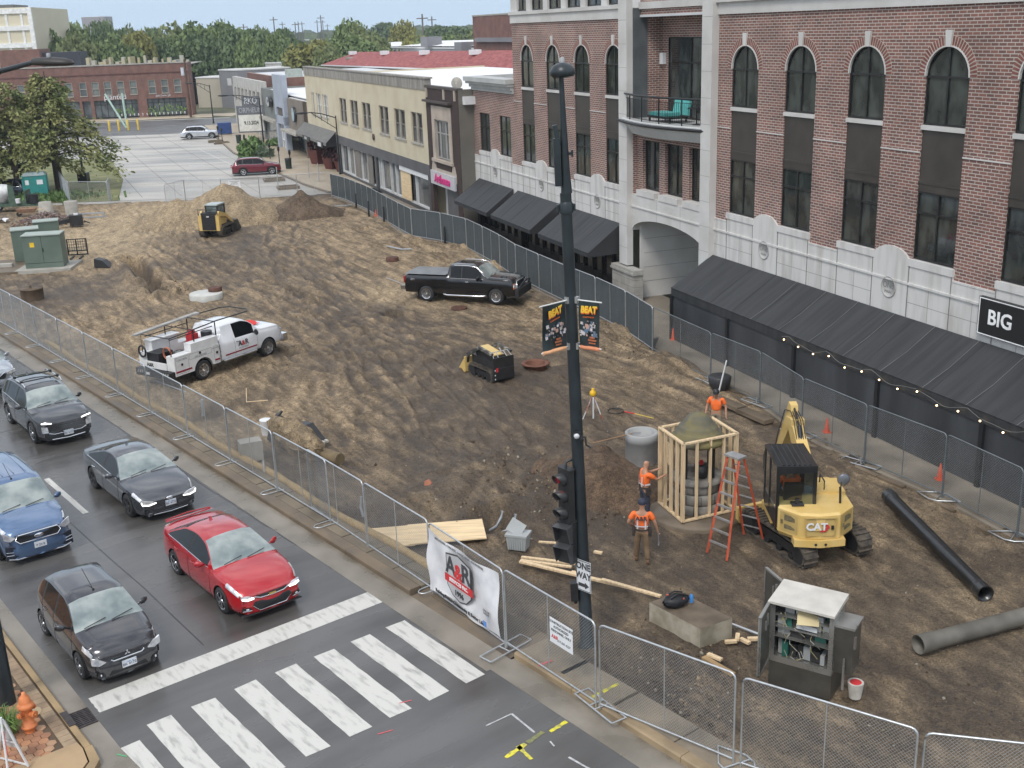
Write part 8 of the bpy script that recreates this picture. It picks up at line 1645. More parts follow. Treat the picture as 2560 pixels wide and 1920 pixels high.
for (hx,hy,an,nm) in ((0,0,rad(-84),'front_door'),(0,dp,rad(140),'rear_door')):
    mb=MB(); mb.box(0,.035,0,0.0,0,0) if False else None; mb.box(0,w_*.62,-.02,.0,.58,1.9); mb.mi=1
    for q_ in ((0,w_*.62,.58,.62),(0,w_*.62,1.87,1.91),(0,.03,.58,1.9),(w_*.62-.03,w_*.62,.58,1.9)): mb.box(q_[0],q_[1],-.05,.012,q_[2],q_[3])
    o=mb.build(nm,[SD,SS],cbn); o.location=(hx,hy,0); o.rotation_euler=(0,0,an)
    mb=MB(); mb.box(.25,.32,.0,.03,1.5,1.75); mb.box(.40,.43,0,.03,1.45,1.65); mb.tube([(.1,.02,.9),(.1,.02,1.7)],.008,4); mb.build('door_fittings',SS,o)
mb=MB(); mb.box(w_,w_+.36,.10,.62,.62,1.62); mb.mi=1; mb.box(w_-.0,w_+.39,.07,.65,1.62,1.67); mb.build('side_box',[SD,SS],cbn); mb=MB(); mb.box(w_+.2,w_+.24,.02,.05,.3,1.0); mb.box(w_+.36,w_+.40,.12,.2,1.2,1.45); mb.build('conduit',SS,cbn)
t=thing('canvas_bucket','pale canvas tool bucket with red lining hanging at the cabinet corner','bucket',(6.62,19.45,0)); mb=MB(); mb.lathe([(.12,0),(.16,.34)],(0,0,0),14); mb.build('canvas',M('canvas',(.48,.45,.40),.9,0,.15,6),t); mb=MB(); mb.lathe([(.13,.33),(.10,.35),(.001,.351)],(0,0,0),14); mb.build('red_lining',RED,t)
# concrete block, backpack
a=Vector((3.87,21.47,0)); l=Vector((2.93,22.74,0)); rr_=Vector((4.64,21.89,0)); b4=l+rr_-a
mb=MB(); vs=[(p.x,p.y,z) for z in (-.1,.47) for p in (a,rr_,b4,l)]; mb.add(vs,[(0,3,2,1),(4,5,6,7),(0,1,5,4),(1,2,6,5),(2,3,7,6),(3,0,4,7)]); one(mb,'concrete_block',M('block_concrete',(.25,.22,.16),.8,0,col2=(.42,.38,.30),scale=2.2,detail=8,bump=.3,bscale=30,fac=(.38,.62)),'large old concrete block carrying a black backpack','concrete block')
mb=MB(); vs=[(p.x,p.y,.474) for p in (a,rr_,b4,l)]; mb.add(vs,[(0,1,2,3)]); mb.build('block_top',M('block_top_stain',(.13,.10,.07),.75,0,.25,2,detail=8),bpy.data.objects['concrete_block'])
bc=(a+b4)/2+Vector((-.28,.20,.47)); t=thing('backpack','black backpack with a blue bottle lying on the concrete block','backpack',bc,.4)
mb=MB(); rows=[]; 
for k in range(9): q=k/8; s=math.sin(PI*min(1,q*.96+.03))**.5; rows.append([(-.32+.64*q+.02*math.sin(a_*5),(.20*s)*math.cos(a_)+.015*math.sin(q*20+a_*3),.15+(.15*s)*math.sin(a_)+.012*math.sin(q*14+a_*5)) for a_ in [2*PI*i/14 for i in range(14)]])
mb.grid(rows,True,True); mb.build('bag',M('nylon_black',(.010,.011,.014),.55,0,.4,6,bump=.3,bscale=20),t); mb=MB(); mb.tube([(-.2,-.1,.28),(0,-.05,.34),(.2,-.08,.28)],.02,5); mb.tube([(-.2,.08,.29),(0,.08,.34),(.2,.08,.27)],.02,5); mb.build('strap',BLK,t)
mb=MB(); mb.lathe([(.04,0),(.045,.16),(.02,.2)],(.32,-.12,.08),10,'Z'); mb.build('bottle',M('bottle_blue',(.05,.22,.55),.3),t); mb=MB(); mb.cb((-.2,.05,.31),(.05,.03,.02)); mb.cb((.1,-.15,.24),(.03,.02,.03)); mb.build('tag',M('tag_red',(.55,.12,.08),.5),t)
# lumber
def board(p,q,z,w_=.09,h_=.04,label='',mat=LUM,nm='timber_board',group=None):
    p=Vector((*p,z));q=Vector((*q,z)); d=q-p; mb=MB(); mb.cb((0,0,0),(d.length,w_,h_)); return one(mb,nm,mat,label,'timber',(p+q)/2,math.atan2(d.y,d.x),group)
board((.08,26.02),(1.42,25.55),.09,label='short new timber, rearmost of the three lying below the grey box'); board((.05,25.82),(1.32,25.35),.10,label='middle one of the three new timbers lying below the grey box'); board((.04,25.72),(2.6,24.15),.12,.11,.05,label='long new timber running behind the lamp pole towards the block'); board((2.0,24.5),(3.3,23.55),.17,.10,.045,label='new timber end pointing at the left corner of the concrete block')
board((.55,26.85),(1.0,26.75),.1,.06,.04,label='short timber offcut left of the pedestrian signal'); board((1.95,26.2),(2.15,26.1),.08,.09,.05,label='small pale offcut just left of the signal pole'); board((1.3,25.1),(1.5,25.02),.08,.10,.06,label='small timber offcut under the pedestrian signal')
for k,(x,y,rz,lb) in enumerate(((4.55,21.55,.1,'left'),(4.72,21.68,1.3,'upright'),(4.86,21.55,-.9,'middle'),(5.05,21.58,.0,'right'))): mb=MB(); mb.cb((0,0,.05),(.26,.09,.06)); one(mb,'timber_offcut',LUM,'%s one of four short timber offcuts beside the concrete block'%lb,'timber',(x,y,.05+.03*(k%2)),rz,'timber offcuts by the block')
board((3.85,20.95),(4.35,20.25),.10,.12,.06,label='weathered board lying before the concrete block',mat=M('old_lumber',(.36,.24,.12),.8,0,.2,3)); board((3.95,21.0),(4.2,20.75),.15,.10,.05,label='short board lying on top of the weathered board',mat=LUM)
def rod(P,r_,mat,label,nm='conduit_pipe',cat='pipe',group=None): mb=MB(); mb.tube(P,r_,7); return one(mb,nm,mat,label,cat,(0,0,0),0,group)
rod([(4.6,22.35,.12),(5.6,21.4,.12)],.035,GAL,'grey steel pipe lying between the concrete block and cabinet')
PVC=M('grey_conduit',(.33,.35,.37),.45,0,.1,4)
rod([(-.75,28.3,-.2),(-.55,28.1,.02),(-.42,28.15,.25),(-.40,28.2,.42)],.045,PVC,'left of two curved grey conduits rising from the hole by the plywood'); rod([(-.45,28.0,-.15),(-.2,27.85,.02),(-.06,27.95,.22),(-.04,28.0,.40)],.045,PVC,'right of two curved grey conduits rising from the hole by the plywood')
rod([(-4.35,29.3,-.1),(-4.42,29.42,.15),(-4.4,29.5,.45)],.04,PVC,'white grey conduit stub standing behind the left fence near the plywood'); rod([(-8.45,32.6,.05),(-7.95,32.25,.05),(-7.75,32.4,.1),(-7.8,32.6,.45)],.035,PVC,'bent grey conduit in the hole behind the fence beside the boulder')
rod([(-14.1,42.6,.15),(-12.5,41.2,.05)],.03,PVC,'thin grey conduit lying behind the fence near the service truck'); rod([(-11.35,39.05,-.2),(-11.3,39.0,.45)],.06,PVC,'upright grey pipe stub in the dug hole below the service truck'); rod([(-9.9,40.0,.5),(-9.88,39.7,.06),(-9.1,39.75,.08)],.02,LUM,'thin wooden stake angle near the dug hole',"stake",'stake')
rod([(-15.95,47.45,-.1),(-15.9,47.5,.4)],.05,GAL,'left of two short pipe stubs behind the service truck',group='pipe stubs'); rod([(-15.7,47.35,-.1),(-15.68,47.4,.38)],.05,GAL,'right of two short pipe stubs behind the service truck',group='pipe stubs')
rod([(-7.55,70.2,.1),(-6.5,69.0,.08),(-5.9,68.9,.1)],.05,PVC,'curved grey pipe in the washed out hole below the screened fence'); rod([(-12.0,88.3,.12),(-13.3,87.8,.14)],.05,PVC,'straight grey pipe by the far dark soil pile'); rod([(7.35,38.2,.1),(7.6,38.0,1.5)],.03,WHT,'white stake leaning beside the dark planter','stake','stake')
rod([(-6.7,60.8,.08),(-4.9,57.8,.08)],.02,PVC,'thin grey conduit in the tyre tracks left of the black pickup')
# plywood
for cs,z,lb,nm in ((((-.82,27.14),(-.96,28.36),(-3.0,28.15),(-2.86,26.93)),.10,'sheet of new plywood lying right behind the company banner','a'),(((-2.70,26.95),(-2.9,28.18),(-4.05,28.05),(-3.85,26.83)),.07,'sheet of new plywood lying left behind the company banner','b')):
    mb=MB(); mb.prism(cs,z,z+.035); one(mb,'plywood_sheet',PLY,lb,'plywood')
# grey ribbed box
t=thing('junction_box','grey ribbed polymer junction box with its lid leaning on top','box',(.02,26.75,.0),-.35); mb=MB(); mb.add([(-.24,-.17,.0),(.24,-.17,.0),(.24,.17,.0),(-.24,.17,.0),(-.28,-.2,.40),(.28,-.2,.40),(.28,.2,.40),(-.28,.2,.40)],[(0,3,2,1),(4,5,6,7),(0,1,5,4),(1,2,6,5),(2,3,7,6),(3,0,4,7)])
for k in range(8): x=-.22+k*.063; mb.box(x,x+.02,-.205,-.17,.02,.38)
mb.box(-.3,.3,-.22,.22,.38,.44); mb.build('box_body',M('polymer_grey',(.36,.38,.38),.6,0,.06,4),t); mb=MB(); mb.cb((-.05,.0,.58),(.42,.03,.36),0,-.5,.5); mb.build('lid',_mats['polymer_grey'],t)
# boulder slab with log, buckets
mb=MB(); rows=[]; n=16
for i in range(n+1):
    q=i/n; c=Vector((-8.3,36.0,.35)).lerp(Vector((-6.3,33.3,.30)),q); s=(math.sin(PI*min(.97,q*.94+.04))**.45); rows.append([tuple(c+Vector((.55*s*math.cos(a_)*.8,.45*s*math.cos(a_)*.5,.62*s*math.sin(a_)))+Vector((vnoise(np.array([q*9.]),np.array([a_*2+3.]),4)[0]*.28,vnoise(np.array([q*7.]),np.array([a_*2+9.]),6)[0]*.2,vnoise(np.array([q*8.]),np.array([a_*3.]),8)[0]*.25-.1))) for a_ in [2*PI*k/14 for k in range(14)]])
mb.grid(rows,False,True); mb.poly(rows[0]); mb.poly(rows[-1]); one(mb,'rubble_slab',dirtmat('slab_dirt',False,mid=(.27,.20,.12)),'big earth covered rubble slab behind the left fence','rubble')
mb=MB(); mb.tube([(-6.4,33.9,.2),(-5.5,33.1,.2)],.20,12); one(mb,'log',M('muddy_log',(.17,.125,.07),.85,0,.25,3),'round muddy log at the right end of the rubble slab','log'); mb=MB(); mb.cb((-8.5,34.0,.3),(.7,.5,.65),.4); one(mb,'stone_block',CONC,'squared stone block at the left end of the rubble slab','stone')
t=thing('excavator_bucket','black toothed excavator bucket lying behind the rubble slab','bucket',(-6.85,35.25,.1),-.75); mb=MB(); mb.xprism([(-.5,.0),(.55,.0),(.6,.1),(0,.55),(-.5,.5)],-.25,.25); mb.build('shell',DK,t); mb=MB(); [mb.box(.55,.75,y-.04,y+.04,.02,.09) for y in (-.22,-.07,.08,.22)]; mb.build('teeth',M('teeth_pale',(.6,.58,.52),.4,.3),t)
t=thing('excavator_bucket','second black bucket at the upper end of the rubble slab','bucket',(-7.9,35.6,.05),.6); mb=MB(); mb.xprism([(-.35,.0),(.35,.0),(.45,.5),(.1,.85),(-.2,.6)],-.2,.2); mb.build('shell',DK,t); mb=MB(); mb.tube([(-.1,0,.7),(.2,0,.95)],.05,6); mb.build('hanger',DK,t)
t=thing('plastic_bucket','white plastic bucket on the dirt by the fence joint','bucket',GZ(-8.45,36.3,.0)); mb=MB(); mb.lathe([(.17,0),(.21,.52),(.22,.54),(.18,.53)],(0,0,0),16); mb.build('pail',WHT,t); mb=MB(); mb.cb((.15,-.12,.4),(.03,.1,.12)); mb.build('tag',M('pink_tag',(.6,.2,.18),.5),t)
# straw wattle
mb=MB(); P_=[ST(a_,14.08+.06*math.sin(a_*.9),.13) for a_ in np.arange(21.2,52,.6)]; mb.tube(P_,[.12+.012*math.sin(i*2.3) for i in range(len(P_))],9); one(mb,'straw_wattle',M('straw',(.40,.29,.15),.95,0,.25,9,bump=.6,bscale=60,stretch=(3,3,3)),'long straw erosion wattle lying along the inside of the left fence','wattle')
# manholes
RUST=M('rusty_iron',(.10,.045,.03),.75,.2,.3,6)
mb=MB(); mb.lathe([(.58,-.1),(.58,.55),(.60,.56),(.60,.60),(.001,.61)],(0,0,0),24); mb.lathe([(.08,.6),(.06,.72)],(-.05,0,0),8); one(mb,'manhole_riser',M('riser_brown',(.12,.085,.055),.8,0,.3,2,bump=.2),'brown manhole riser with grey lid behind the left end of the fence','manhole',(-25.45,59.0,0))
t=thing('manhole_slab','pale round manhole slab with an offset iron ring in the dirt','manhole',(-15.9,57.9,0)); mb=MB(); mb.lathe([(.85,-.1),(.85,.22),(.83,.24),(.001,.25)],(0,0,0),28); mb.build('slab',M('pale_slab',(.50,.50,.47),.8,0,.1,2),t); mb=MB(); mb.lathe([(.36,.24),(.36,.45),(.30,.46),(.001,.44)],(.42,.35,0),20); mb.build('iron_ring',RUST,t)
mb=MB(); mb.lathe([(.38,-.1),(.38,.20),(.34,.22),(.001,.20)],(0,0,0),20); one(mb,'manhole_casting',RUST,'small rusty manhole frame standing in the middle of the dirt','manhole',(-6.82,65.8,hz(-6.82,65.8)))
t=thing('manhole_ring','rusty flanged manhole ring right of the compact stand-on loader','manhole',(.98,43.35,hz(.98,43.35)+.02)); mb=MB(); mb.lathe([(.42,-.05),(.42,.15),(.56,.17),(.58,.20),(.56,.22),(.42,.22),(.39,.18),(.38,.02),(.001,.0)],(0,0,0),28); mb.build('ring',M('rust_red',(.16,.07,.045),.75,.2,.25,4),t)
mb=MB(); mb.lathe([(.40,.0),(.40,.05),(.36,.06),(.001,.05)],(0,0,0),18); one(mb,'manhole_cover',RUST,'flat iron manhole lid lying below the black pickup','manhole',(-2.45,53.5,hz(-2.45,53.5)+.02))
mb=MB(); clod(mb,0,0,.1,.18); one(mb,'broken_brick',M('brick_orange',(.36,.14,.08),.8),'single orange brick lump on the dark mud','brick',(-2.6,31.0,.0))
# ---- compact stand-on loader
t=thing('stand_on_loader','small black and yellow stand-on track loader in the middle of the site','loader',(-.80,42.15,hz(-.8,42.1)),math.atan2(1.25,-.80))
tracks(t,1.75,.52,.26,1.05); mb=MB(); mb.box(-.75,.8,-.36,.36,.35,.85); mb.xprism([(-.72,.85),(.55,.85),(.65,1.05),(.35,1.15),(-.65,1.02)],-.30,.30); mb.build('body',DK,t); mb=MB(); mb.xprism([(-.60,1.03),(.55,1.16),(.55,1.19),(-.60,1.06)],-.25,.25); mb.build('hood',YL,t)
for s in (-1,1): mb=MB(); mb.xprism([(-.8,1.12),(.1,1.2),(.95,.75),(1.1,.3),(1.2,.3),(1.08,.82),(.15,1.32),(-.85,1.22)],s*.42-.05,s*.42+.05); mb.build('lift_arm',M('arm_grey_black',(.05,.05,.05),.4,0,.3,3,col2=(.35,.33,.28),fac=(.5,.7)),t)
mb=MB(); mb.xprism([(-.95,.15),(-.85,.15),(-.85,.95),(-.9,1.05),(-.95,1.05)],-.46,.46) ; mb.box(-.98,-.94,-.4,.4,.22,.62); mb.build('operator_guard',DK,t); mb=MB(); 
for y in (-.42,-.2,.2,.42): mb.tube([(-.92,y,1.0),(-.7,y*.8,1.22)],.018,5)
mb.tube([(-.7,-.35,1.22),(-.7,.35,1.22)],.018,5); mb.tube([(-.75,-.1,1.1),(-.5,-.1,1.3)],.02,5); mb.build('handlebar',M('bar_grey',(.4,.4,.4),.4),t); mb=MB(); mb.box(-.99,-.98,.28,.37,.5,.66); mb.build('red_light',RED,t); mb=MB(); [mb.box(-.985,-.978,.40,.44,z,z+.05) for z in (.2,.36,.55)]; mb.build('white_marks',WHT,t)
mb=MB(); mb.box(1.05,1.12,-.55,.55,.1,.7); mb.xprism([(1.1,.05),(1.55,.05),(1.6,.1),(1.15,.6)],-.55,.55); mb.build('bucket',YL,t)
# ---- compact track loader by the pile
t=thing('compact_track_loader','yellow compact track loader with cab standing before the sand pile','loader',(-19.95,77.55,0),math.atan2(.98,.20))
tracks(t,2.2,.72,.40,1.75); mb=MB(); mb.box(-1.1,.5,-.50,.50,.45,1.25); mb.box(-1.2,-.9,-.75,.75,.45,1.5); mb.build('chassis',YL,t); mb=MB(); mb.box(-1.24,-1.19,-.5,.5,.5,1.52); mb.cb((-.85,0,1.58),(.7,1.1,.14)); 
for k in range(6): mb.box(-1.26,-1.235,-.45,.45,.6+k*.12,.65+k*.12)
mb.build('rear_grille',DK,t)
cat_logo(t,face_m((-1.27,0,1.42),(0,-1,0),(0,0,1)),.10)
mb=MB(); mb.box(-.6,.55,-.44,.44,1.2,1.3); [mb.box(x-.04,x+.04,y-.04,y+.04,1.25,2.1) for x in (-.6,.5) for y in (-.42,.42)]; cb2=mb.build('cab_frame',DK,t); mb=MB(); mb.box(-.66,.58,-.47,.47,2.08,2.16); mb.build('cab_roof',M('roof_pale',(.40,.45,.44),.5,0,.15,2),t); mb=MB(); mb.box(-.58,.48,-.41,.41,1.3,2.08); mb.build('cab_glass',M('cab_glass_dark',(.06,.08,.08),.08,0,.5,3,col2=(.2,.24,.23)),t)
for s in (-1,1): mb=MB(); mb.xprism([(-1.15,1.45),(-.9,1.75),(.2,1.45),(1.2,.75),(1.4,.3),(1.25,.3),(1.0,.7),(.1,1.25),(-.85,1.4)],s*.62-.06,s*.62+.06); mb.build('lift_arm',YL,t)
mb=MB(); mb.xprism([(1.3,.1),(1.95,.1),(2.0,.15),(1.5,.85),(1.3,.8)],-.85,.85); mb.build('bucket',M('worn_bucket',(.06,.055,.05),.55,.3,.4,4),t); mb=MB(); mb.tube([(-1.2,-.7,1.5),(-1.25,-.7,1.9),(-1.25,.7,1.9),(-1.2,.7,1.5)],.03,5); mb.build('rear_bar',DK,t)
# ---- transformers
GRN=M('utility_green',(.115,.155,.125),.55,0,.1,.8,rvar=.08); GRT=M('utility_top',(.33,.38,.34),.5,0,.08,1)
def ucab(x,y,w_,d,h,rz,label,doors=True):
    t=thing('transformer_cabinet',label,'electrical cabinet',(x,y,.12),rz); mb=MB(); mb.box(0,w_,0,d,0,h); mb.build('housing',GRN,t); mb=MB(); mb.box(-.03,w_+.03,-.05,d+.03,h,h+.06); mb.build('lid',GRT,t)
    if doors:
        mb=MB(); mb.box(w_*.5-.008,w_*.5+.008,-.006,.002,.3,h-.05); mb.box(.03,w_-.03,-.006,.002,.30,.32); mb.box(w_*.5+.03,w_*.5+.06,-.03,0,h*.5,h*.62); mb.build('door_seam',UND,t)
        mb=MB(); mb.box(.42,.68,-.008,-.002,h*.66,h*.80); mb.build('warning_label',M('label_yellow',(.75,.50,.03),.5),t)
    return t
ang=math.atan2(.3,2.11); ucab(-28.95,66.85,2.2,1.3,1.95,ang,'large grey green transformer cabinet with a yellow label, front one of three'); ucab(-30.6,69.3,1.6,1.3,1.9,ang+.25,'grey green transformer cabinet behind and left of the front one',False); ucab(-30.2,71.8,1.5,1.1,2.0,ang+.2,'rearmost grey green utility cabinet with pale lid',False)
mb=MB(); mb.prism([(-29.4,66.2),(-26.2,66.6),(-26.4,69.3),(-29.6,69.0)],-.2,.13); one(mb,'transformer_pad',CONC,'concrete pad under the front transformer cabinet','pad')
mb=MB(); mb.prism([(-33,66.0),(-29.2,66.2),(-29.4,70.5),(-33.5,70)],-.2,.10); one(mb,'old_kerb_slab',DCONC,'dark stained slab left of the transformer cabinets','slab')
t=thing('pallet_fork_frame','black pallet fork frame standing beside the transformer cabinet','fork frame',(-27.9,70.9,0),.13); mb=MB(); mb.box(0,1.25,0,.06,.35,.42); mb.box(0,1.25,0,.06,.1,.18); mb.box(0,.08,0,.06,.1,1.15); mb.box(1.17,1.25,0,.06,.1,1.15); mb.box(0,1.25,0,.06,1.1,1.15); mb.box(.55,.62,0,.06,.1,1.1); [mb.box(x,x+.02,0,.03,.42,1.1) for x in np.arange(.15,1.15,.14)]; [mb.box(0,1.25,0,.03,z,z+.02) for z in (.6,.78,.95)]; mb.build('frame',DK,t); mb=MB(); [mb.box(x,x+.1,-1.0,0,.03,.08) for x in (.3,.85)]; mb.build('fork',DK,t)
mb=MB(); mb.xprism([(-.5,0),(.65,0),(.1,.45),(-.45,.55)],-.25,.25); one(mb,'ripper_tooth',DK,'black wedge shaped machine tooth lying right of the fork frame','attachment',(-24.4,67.2,0),-.3)
# ---- far left yard
mb=MB(); r=random.Random(21)
for k in range(420): x=r.gauss(-35.0,1.05);y=r.gauss(85.8,.9); h=max(0,.75*(1-math.hypot((x+35)/2.3,(y-85.8)/2.0))); mb.mi=r.choice((0,0,1,2)); mb.cb((x,y,h+.05),(r.uniform(.15,.32),r.uniform(.08,.14),.07),r.random()*6,r.random(),r.random())
one(mb,'rubble_pile',[M('rub_purple',(.13,.09,.085),.9),M('rub_brown',(.20,.12,.09),.9),M('rub_grey',(.25,.22,.19),.9)],'heap of old paving bricks beside the concrete pipe sections','rubble'); bpy.data.objects['rubble_pile']['kind']='stuff'
mb=MB(); mb.lathe([(.45,-.1),(.50,1.25),(.46,1.27),(.001,1.27)],(0,0,0),20); one(mb,'concrete_cylinder',CONC,'upright pale concrete cylinder behind the brick rubble','concrete cylinder',(-33.8,88.0,0)); mb=MB(); mb.lathe([(.62,0),(.48,.85),(.001,.86)],(0,0,0),16); one(mb,'concrete_cone',CONC,'short concrete cone section left of the upright cylinder','concrete cone',(-37.1,91.2,0))
t=thing('trencher_attachment','black trencher attachment with toothed chain boom','trencher',(-31.9,83.4,.1),rad(200)); mb=MB(); mb.box(-.55,.4,-.4,.4,0,.75); mb.tube([(-.6,.2,.3),(-1.0,.3,.1)],.05,6); mb.build('motor_body',DK,t); mb=MB(); mb.cb((1.3,.0,.25),(1.9,.22,.3),0,0,.12); [mb.cb((.5+k*.22,0,.42-k*.025),(.05,.34,.08)) for k in range(9)]; mb.build('chain_boom',DK,t); mb=MB(); mb.cb((-.1,.1,.82),(.3,.3,.12)); mb.build('white_cover',WHT,t)
mb=MB(); mb.box(0,2.0,0,.12,.3,.4); mb.box(0,2.0,0,.12,.0,.1); mb.box(0,.12,0,.12,.1,.3); mb.box(1.88,2.0,0,.12,.1,.3); mb.box(0,2.0,0,.6,-.02,.02); one(mb,'steel_frame',PVC,'low grey rectangular steel frame beside the concrete cylinder','frame',(-33.1,87.2,0),.1)
t=thing('concrete_mixer_trailer','green and white towed concrete mixer trailer under the trees','mixer',(-39.9,92.0,0),.05); mb=MB(); mb.box(-2.2,2.0,-.1,.1,.45,.6); mb.box(-2.2,2.0,1.0,1.2,.45,.6); mb.box(-1.6,1.0,-.1,1.2,.6,.7); mb.xprism([(-.4,.7),(.2,.7),(.1,2.1),(-.3,2.2)],-.1,.05); mb.box(.9,1.0,-.1,1.2,.7,1.7); mb.build('chassis',M('mixer_green',(.06,.10,.07),.6,0,.3,3),t)
mb=MB(); mb.lathe([(.3,-1.1),(.75,-.6),(.85,0),(.55,.7),(.4,.85)],(0,0,0),18,'X'); o=mb.build('drum',M('mixer_white',(.55,.56,.55),.6,0,.25,2),t); o.location=(-1.1,.5,1.45); o.rotation_euler=(0,-.35,0); mb=MB(); mb.lathe([(.4,0),(.4,.7)],(1.5,.2,.65),12); mb.build('barrel',BLK,t)
for s in (0,1.1): ty,ri,sp=wheel(.36,.2,.22,5,None,-1); o=ty.build('wheel',RUB,t,(-1.7,s,.36)); ri.build('rim',WHT,o)
mb=MB(); mb.lathe([(.18,.75),(.21,1.1)],(.4,-.2,0),12); mb.build('white_pail',WHT,t)
t=thing('wheelbarrow','tan wheelbarrow in front of the mixer trailer','wheelbarrow',(-37.9,89.4,0),.2); mb=MB(); mb.add([(-.5,-.3,.3),(.5,-.3,.3),(.5,.3,.3),(-.5,.3,.3),(-.75,-.42,.62),(.75,-.42,.62),(.75,.42,.62),(-.75,.42,.62)],[(0,3,2,1),(0,1,5,4),(1,2,6,5),(2,3,7,6),(3,0,4,7)]); mb.build('tray',M('tan_tray',(.28,.17,.11),.7,0,.2,3),t); mb=MB(); mb.lathe([(.2,-.05),(.2,.05)],(-.6,0,.2),14,'Y'); mb.build('wheel',RUB,t); mb=MB(); [mb.tube([(-.6,s*.1,.25),(1.3,s*.3,.55)],.02,5) for s in (-1,1)]; mb.build('handles',LUM,t)
mb=MB(); mb.grid([[(-.7+x*.28,-.4+y*.25,.12+.16*math.sin(x*2.1+y)*math.cos(y*1.7)) for y in range(4)] for x in range(6)]); one(mb,'white_tarp',WHT,'crumpled white sheet on the ground left of the rubble','sheet',(-39.0,86.6,.1))
t=thing('portable_toilet','teal portable toilet behind the tree trunk','portable toilet',(-41.2,100.0,0),.25); mb=MB(); mb.box(-.95,.95,-.75,.75,.05,2.05); mb.box(-1.0,-.85,-.8,-.7,0,2.1); mb.box(.85,1.0,-.8,-.7,0,2.1); mb.box(-1.0,-.85,.7,.8,0,2.1); mb.build('cabin',M('teal_plastic',(.03,.24,.22),.5,0,.08,2),t); mb=MB(); mb.add([(-1,-.8,2.05),(1,-.8,2.05),(1,.8,2.05),(-1,.8,2.05),(-.8,-.5,2.3),(.8,-.5,2.3),(.8,.5,2.3),(-.8,.5,2.3)],[(4,5,6,7),(0,1,5,4),(1,2,6,5),(2,3,7,6),(3,0,4,7)]); mb.build('roof',M('toilet_roof',(.22,.28,.28),.5),t); mb=MB(); mb.box(.2,.7,-.76,-.755,1.3,1.7); mb.box(-.75,-.45,-.76,-.755,1.3,1.7); mb.build('sticker',WHT,t)
mb=MB(); mb.cb((0,0,.1),(3.2,.35,.2)); one(mb,'kerb_stone',CONC,'pale kerb stone by the left grass edge','kerb stone',(-31.8,67.8,.1),.1)
# planter with tree stub by right fence, cones, bollards
t=thing('planter_pot','large dark round planter pot inside the right fence','planter',(7.55,38.9,.02)); mb=MB(); mb.lathe([(.20,0),(.38,.30),(.42,.62),(.36,.66),(.001,.62)],(0,0,0),20); mb.build('pot',M('pot_black',(.03,.03,.032),.5,0,.2,4),t); mb=MB(); mb.lathe([(.42,-.02),(.42,.02)],(.45,-.3,0),18); mb.build('saucer',BLK,t)
CON=M('cone_orange',(.65,.09,.03),.5)
for k,(x,y,lb) in enumerate(((.55,61.3,'behind the hood of the black pickup'),(2.55,55.6,'just left of the lamp pole banners'),(10.15,34.2,'behind the excavator boom'),(12.25,30.0,'above the black corrugated pipe'),(-9.5,82.4,'at the base of the far bollard'),(-7.9,79.0,'nearest the washed out hole'),(6.9,46.0,'by the entrance arch'))):
    t=thing('traffic_cone','orange traffic cone behind the right fence '+lb if k not in (4,5) else 'orange cone '+lb,'cone',(x,y,.1)); t.scale=(.7,.7,.72); mb=MB(); mb.cb((0,0,.02),(.34,.34,.04)); mb.lathe([(.13,.04),(.03,.68),(.001,.7)],(0,0,0),14); mb.build('cone_body',CON,t)
for k,(x,y) in enumerate(((-8.35,79.6),(-9.75,82.6),(-11.2,86.9),(-3.6,70.2))): mb=MB(); mb.lathe([(.07,0),(.07,1.1),(.03,1.16)],(0,0,0),8); one(mb,'bollard',BLK,('second nearest','third nearest','farthest','nearest')[k]+' slim black bollard before the screened fence','bollard',(x-.3,y,.05),0,'slim black bollards along the right kerb')
mb=MB(); mb.cb((0,0,.3),(.35,.04,.55),0,.4); one(mb,'asphalt_slab',M('dark_slab',(.09,.09,.09),.7),'dark grey slab propped against the foot of the right fence','slab',(5.9,44.6,.05),.8)
# roots and old boards at the broken kerb
mb=MB(); r=random.Random(77)
for k in range(70): 
    x=r.gauss(5.2,1.0); y=45.6-(x-5.2)*1.9+r.gauss(0,.5); 
    if x>fence_x(np.array([y]))[0]-.3: continue
    a_=r.random()*PI; l=r.uniform(.2,.7); mb.tube([(x,y,.05+r.random()*.2),(x+l*math.cos(a_),y+l*math.sin(a_),.08+r.random()*.3)],.025,4)
mb.build('broken_roots',M('root_wood',(.15,.11,.075),.9),label='tangle of broken roots and laths at the foot of the right fence',cat='roots',kind='stuff')
for k,(x,y,rz) in enumerate(((8.9,35.9,-1.1),(8.3,37.2,-1.1))): mb=MB(); mb.cb((0,0,.15),(1.5,.42,.14)); one(mb,'paving_slab',DCONC,('lower' if k==0 else 'upper')+' brown slab at the broken kerb above the excavator','slab',(x-.75,y-.1,.05),rz)
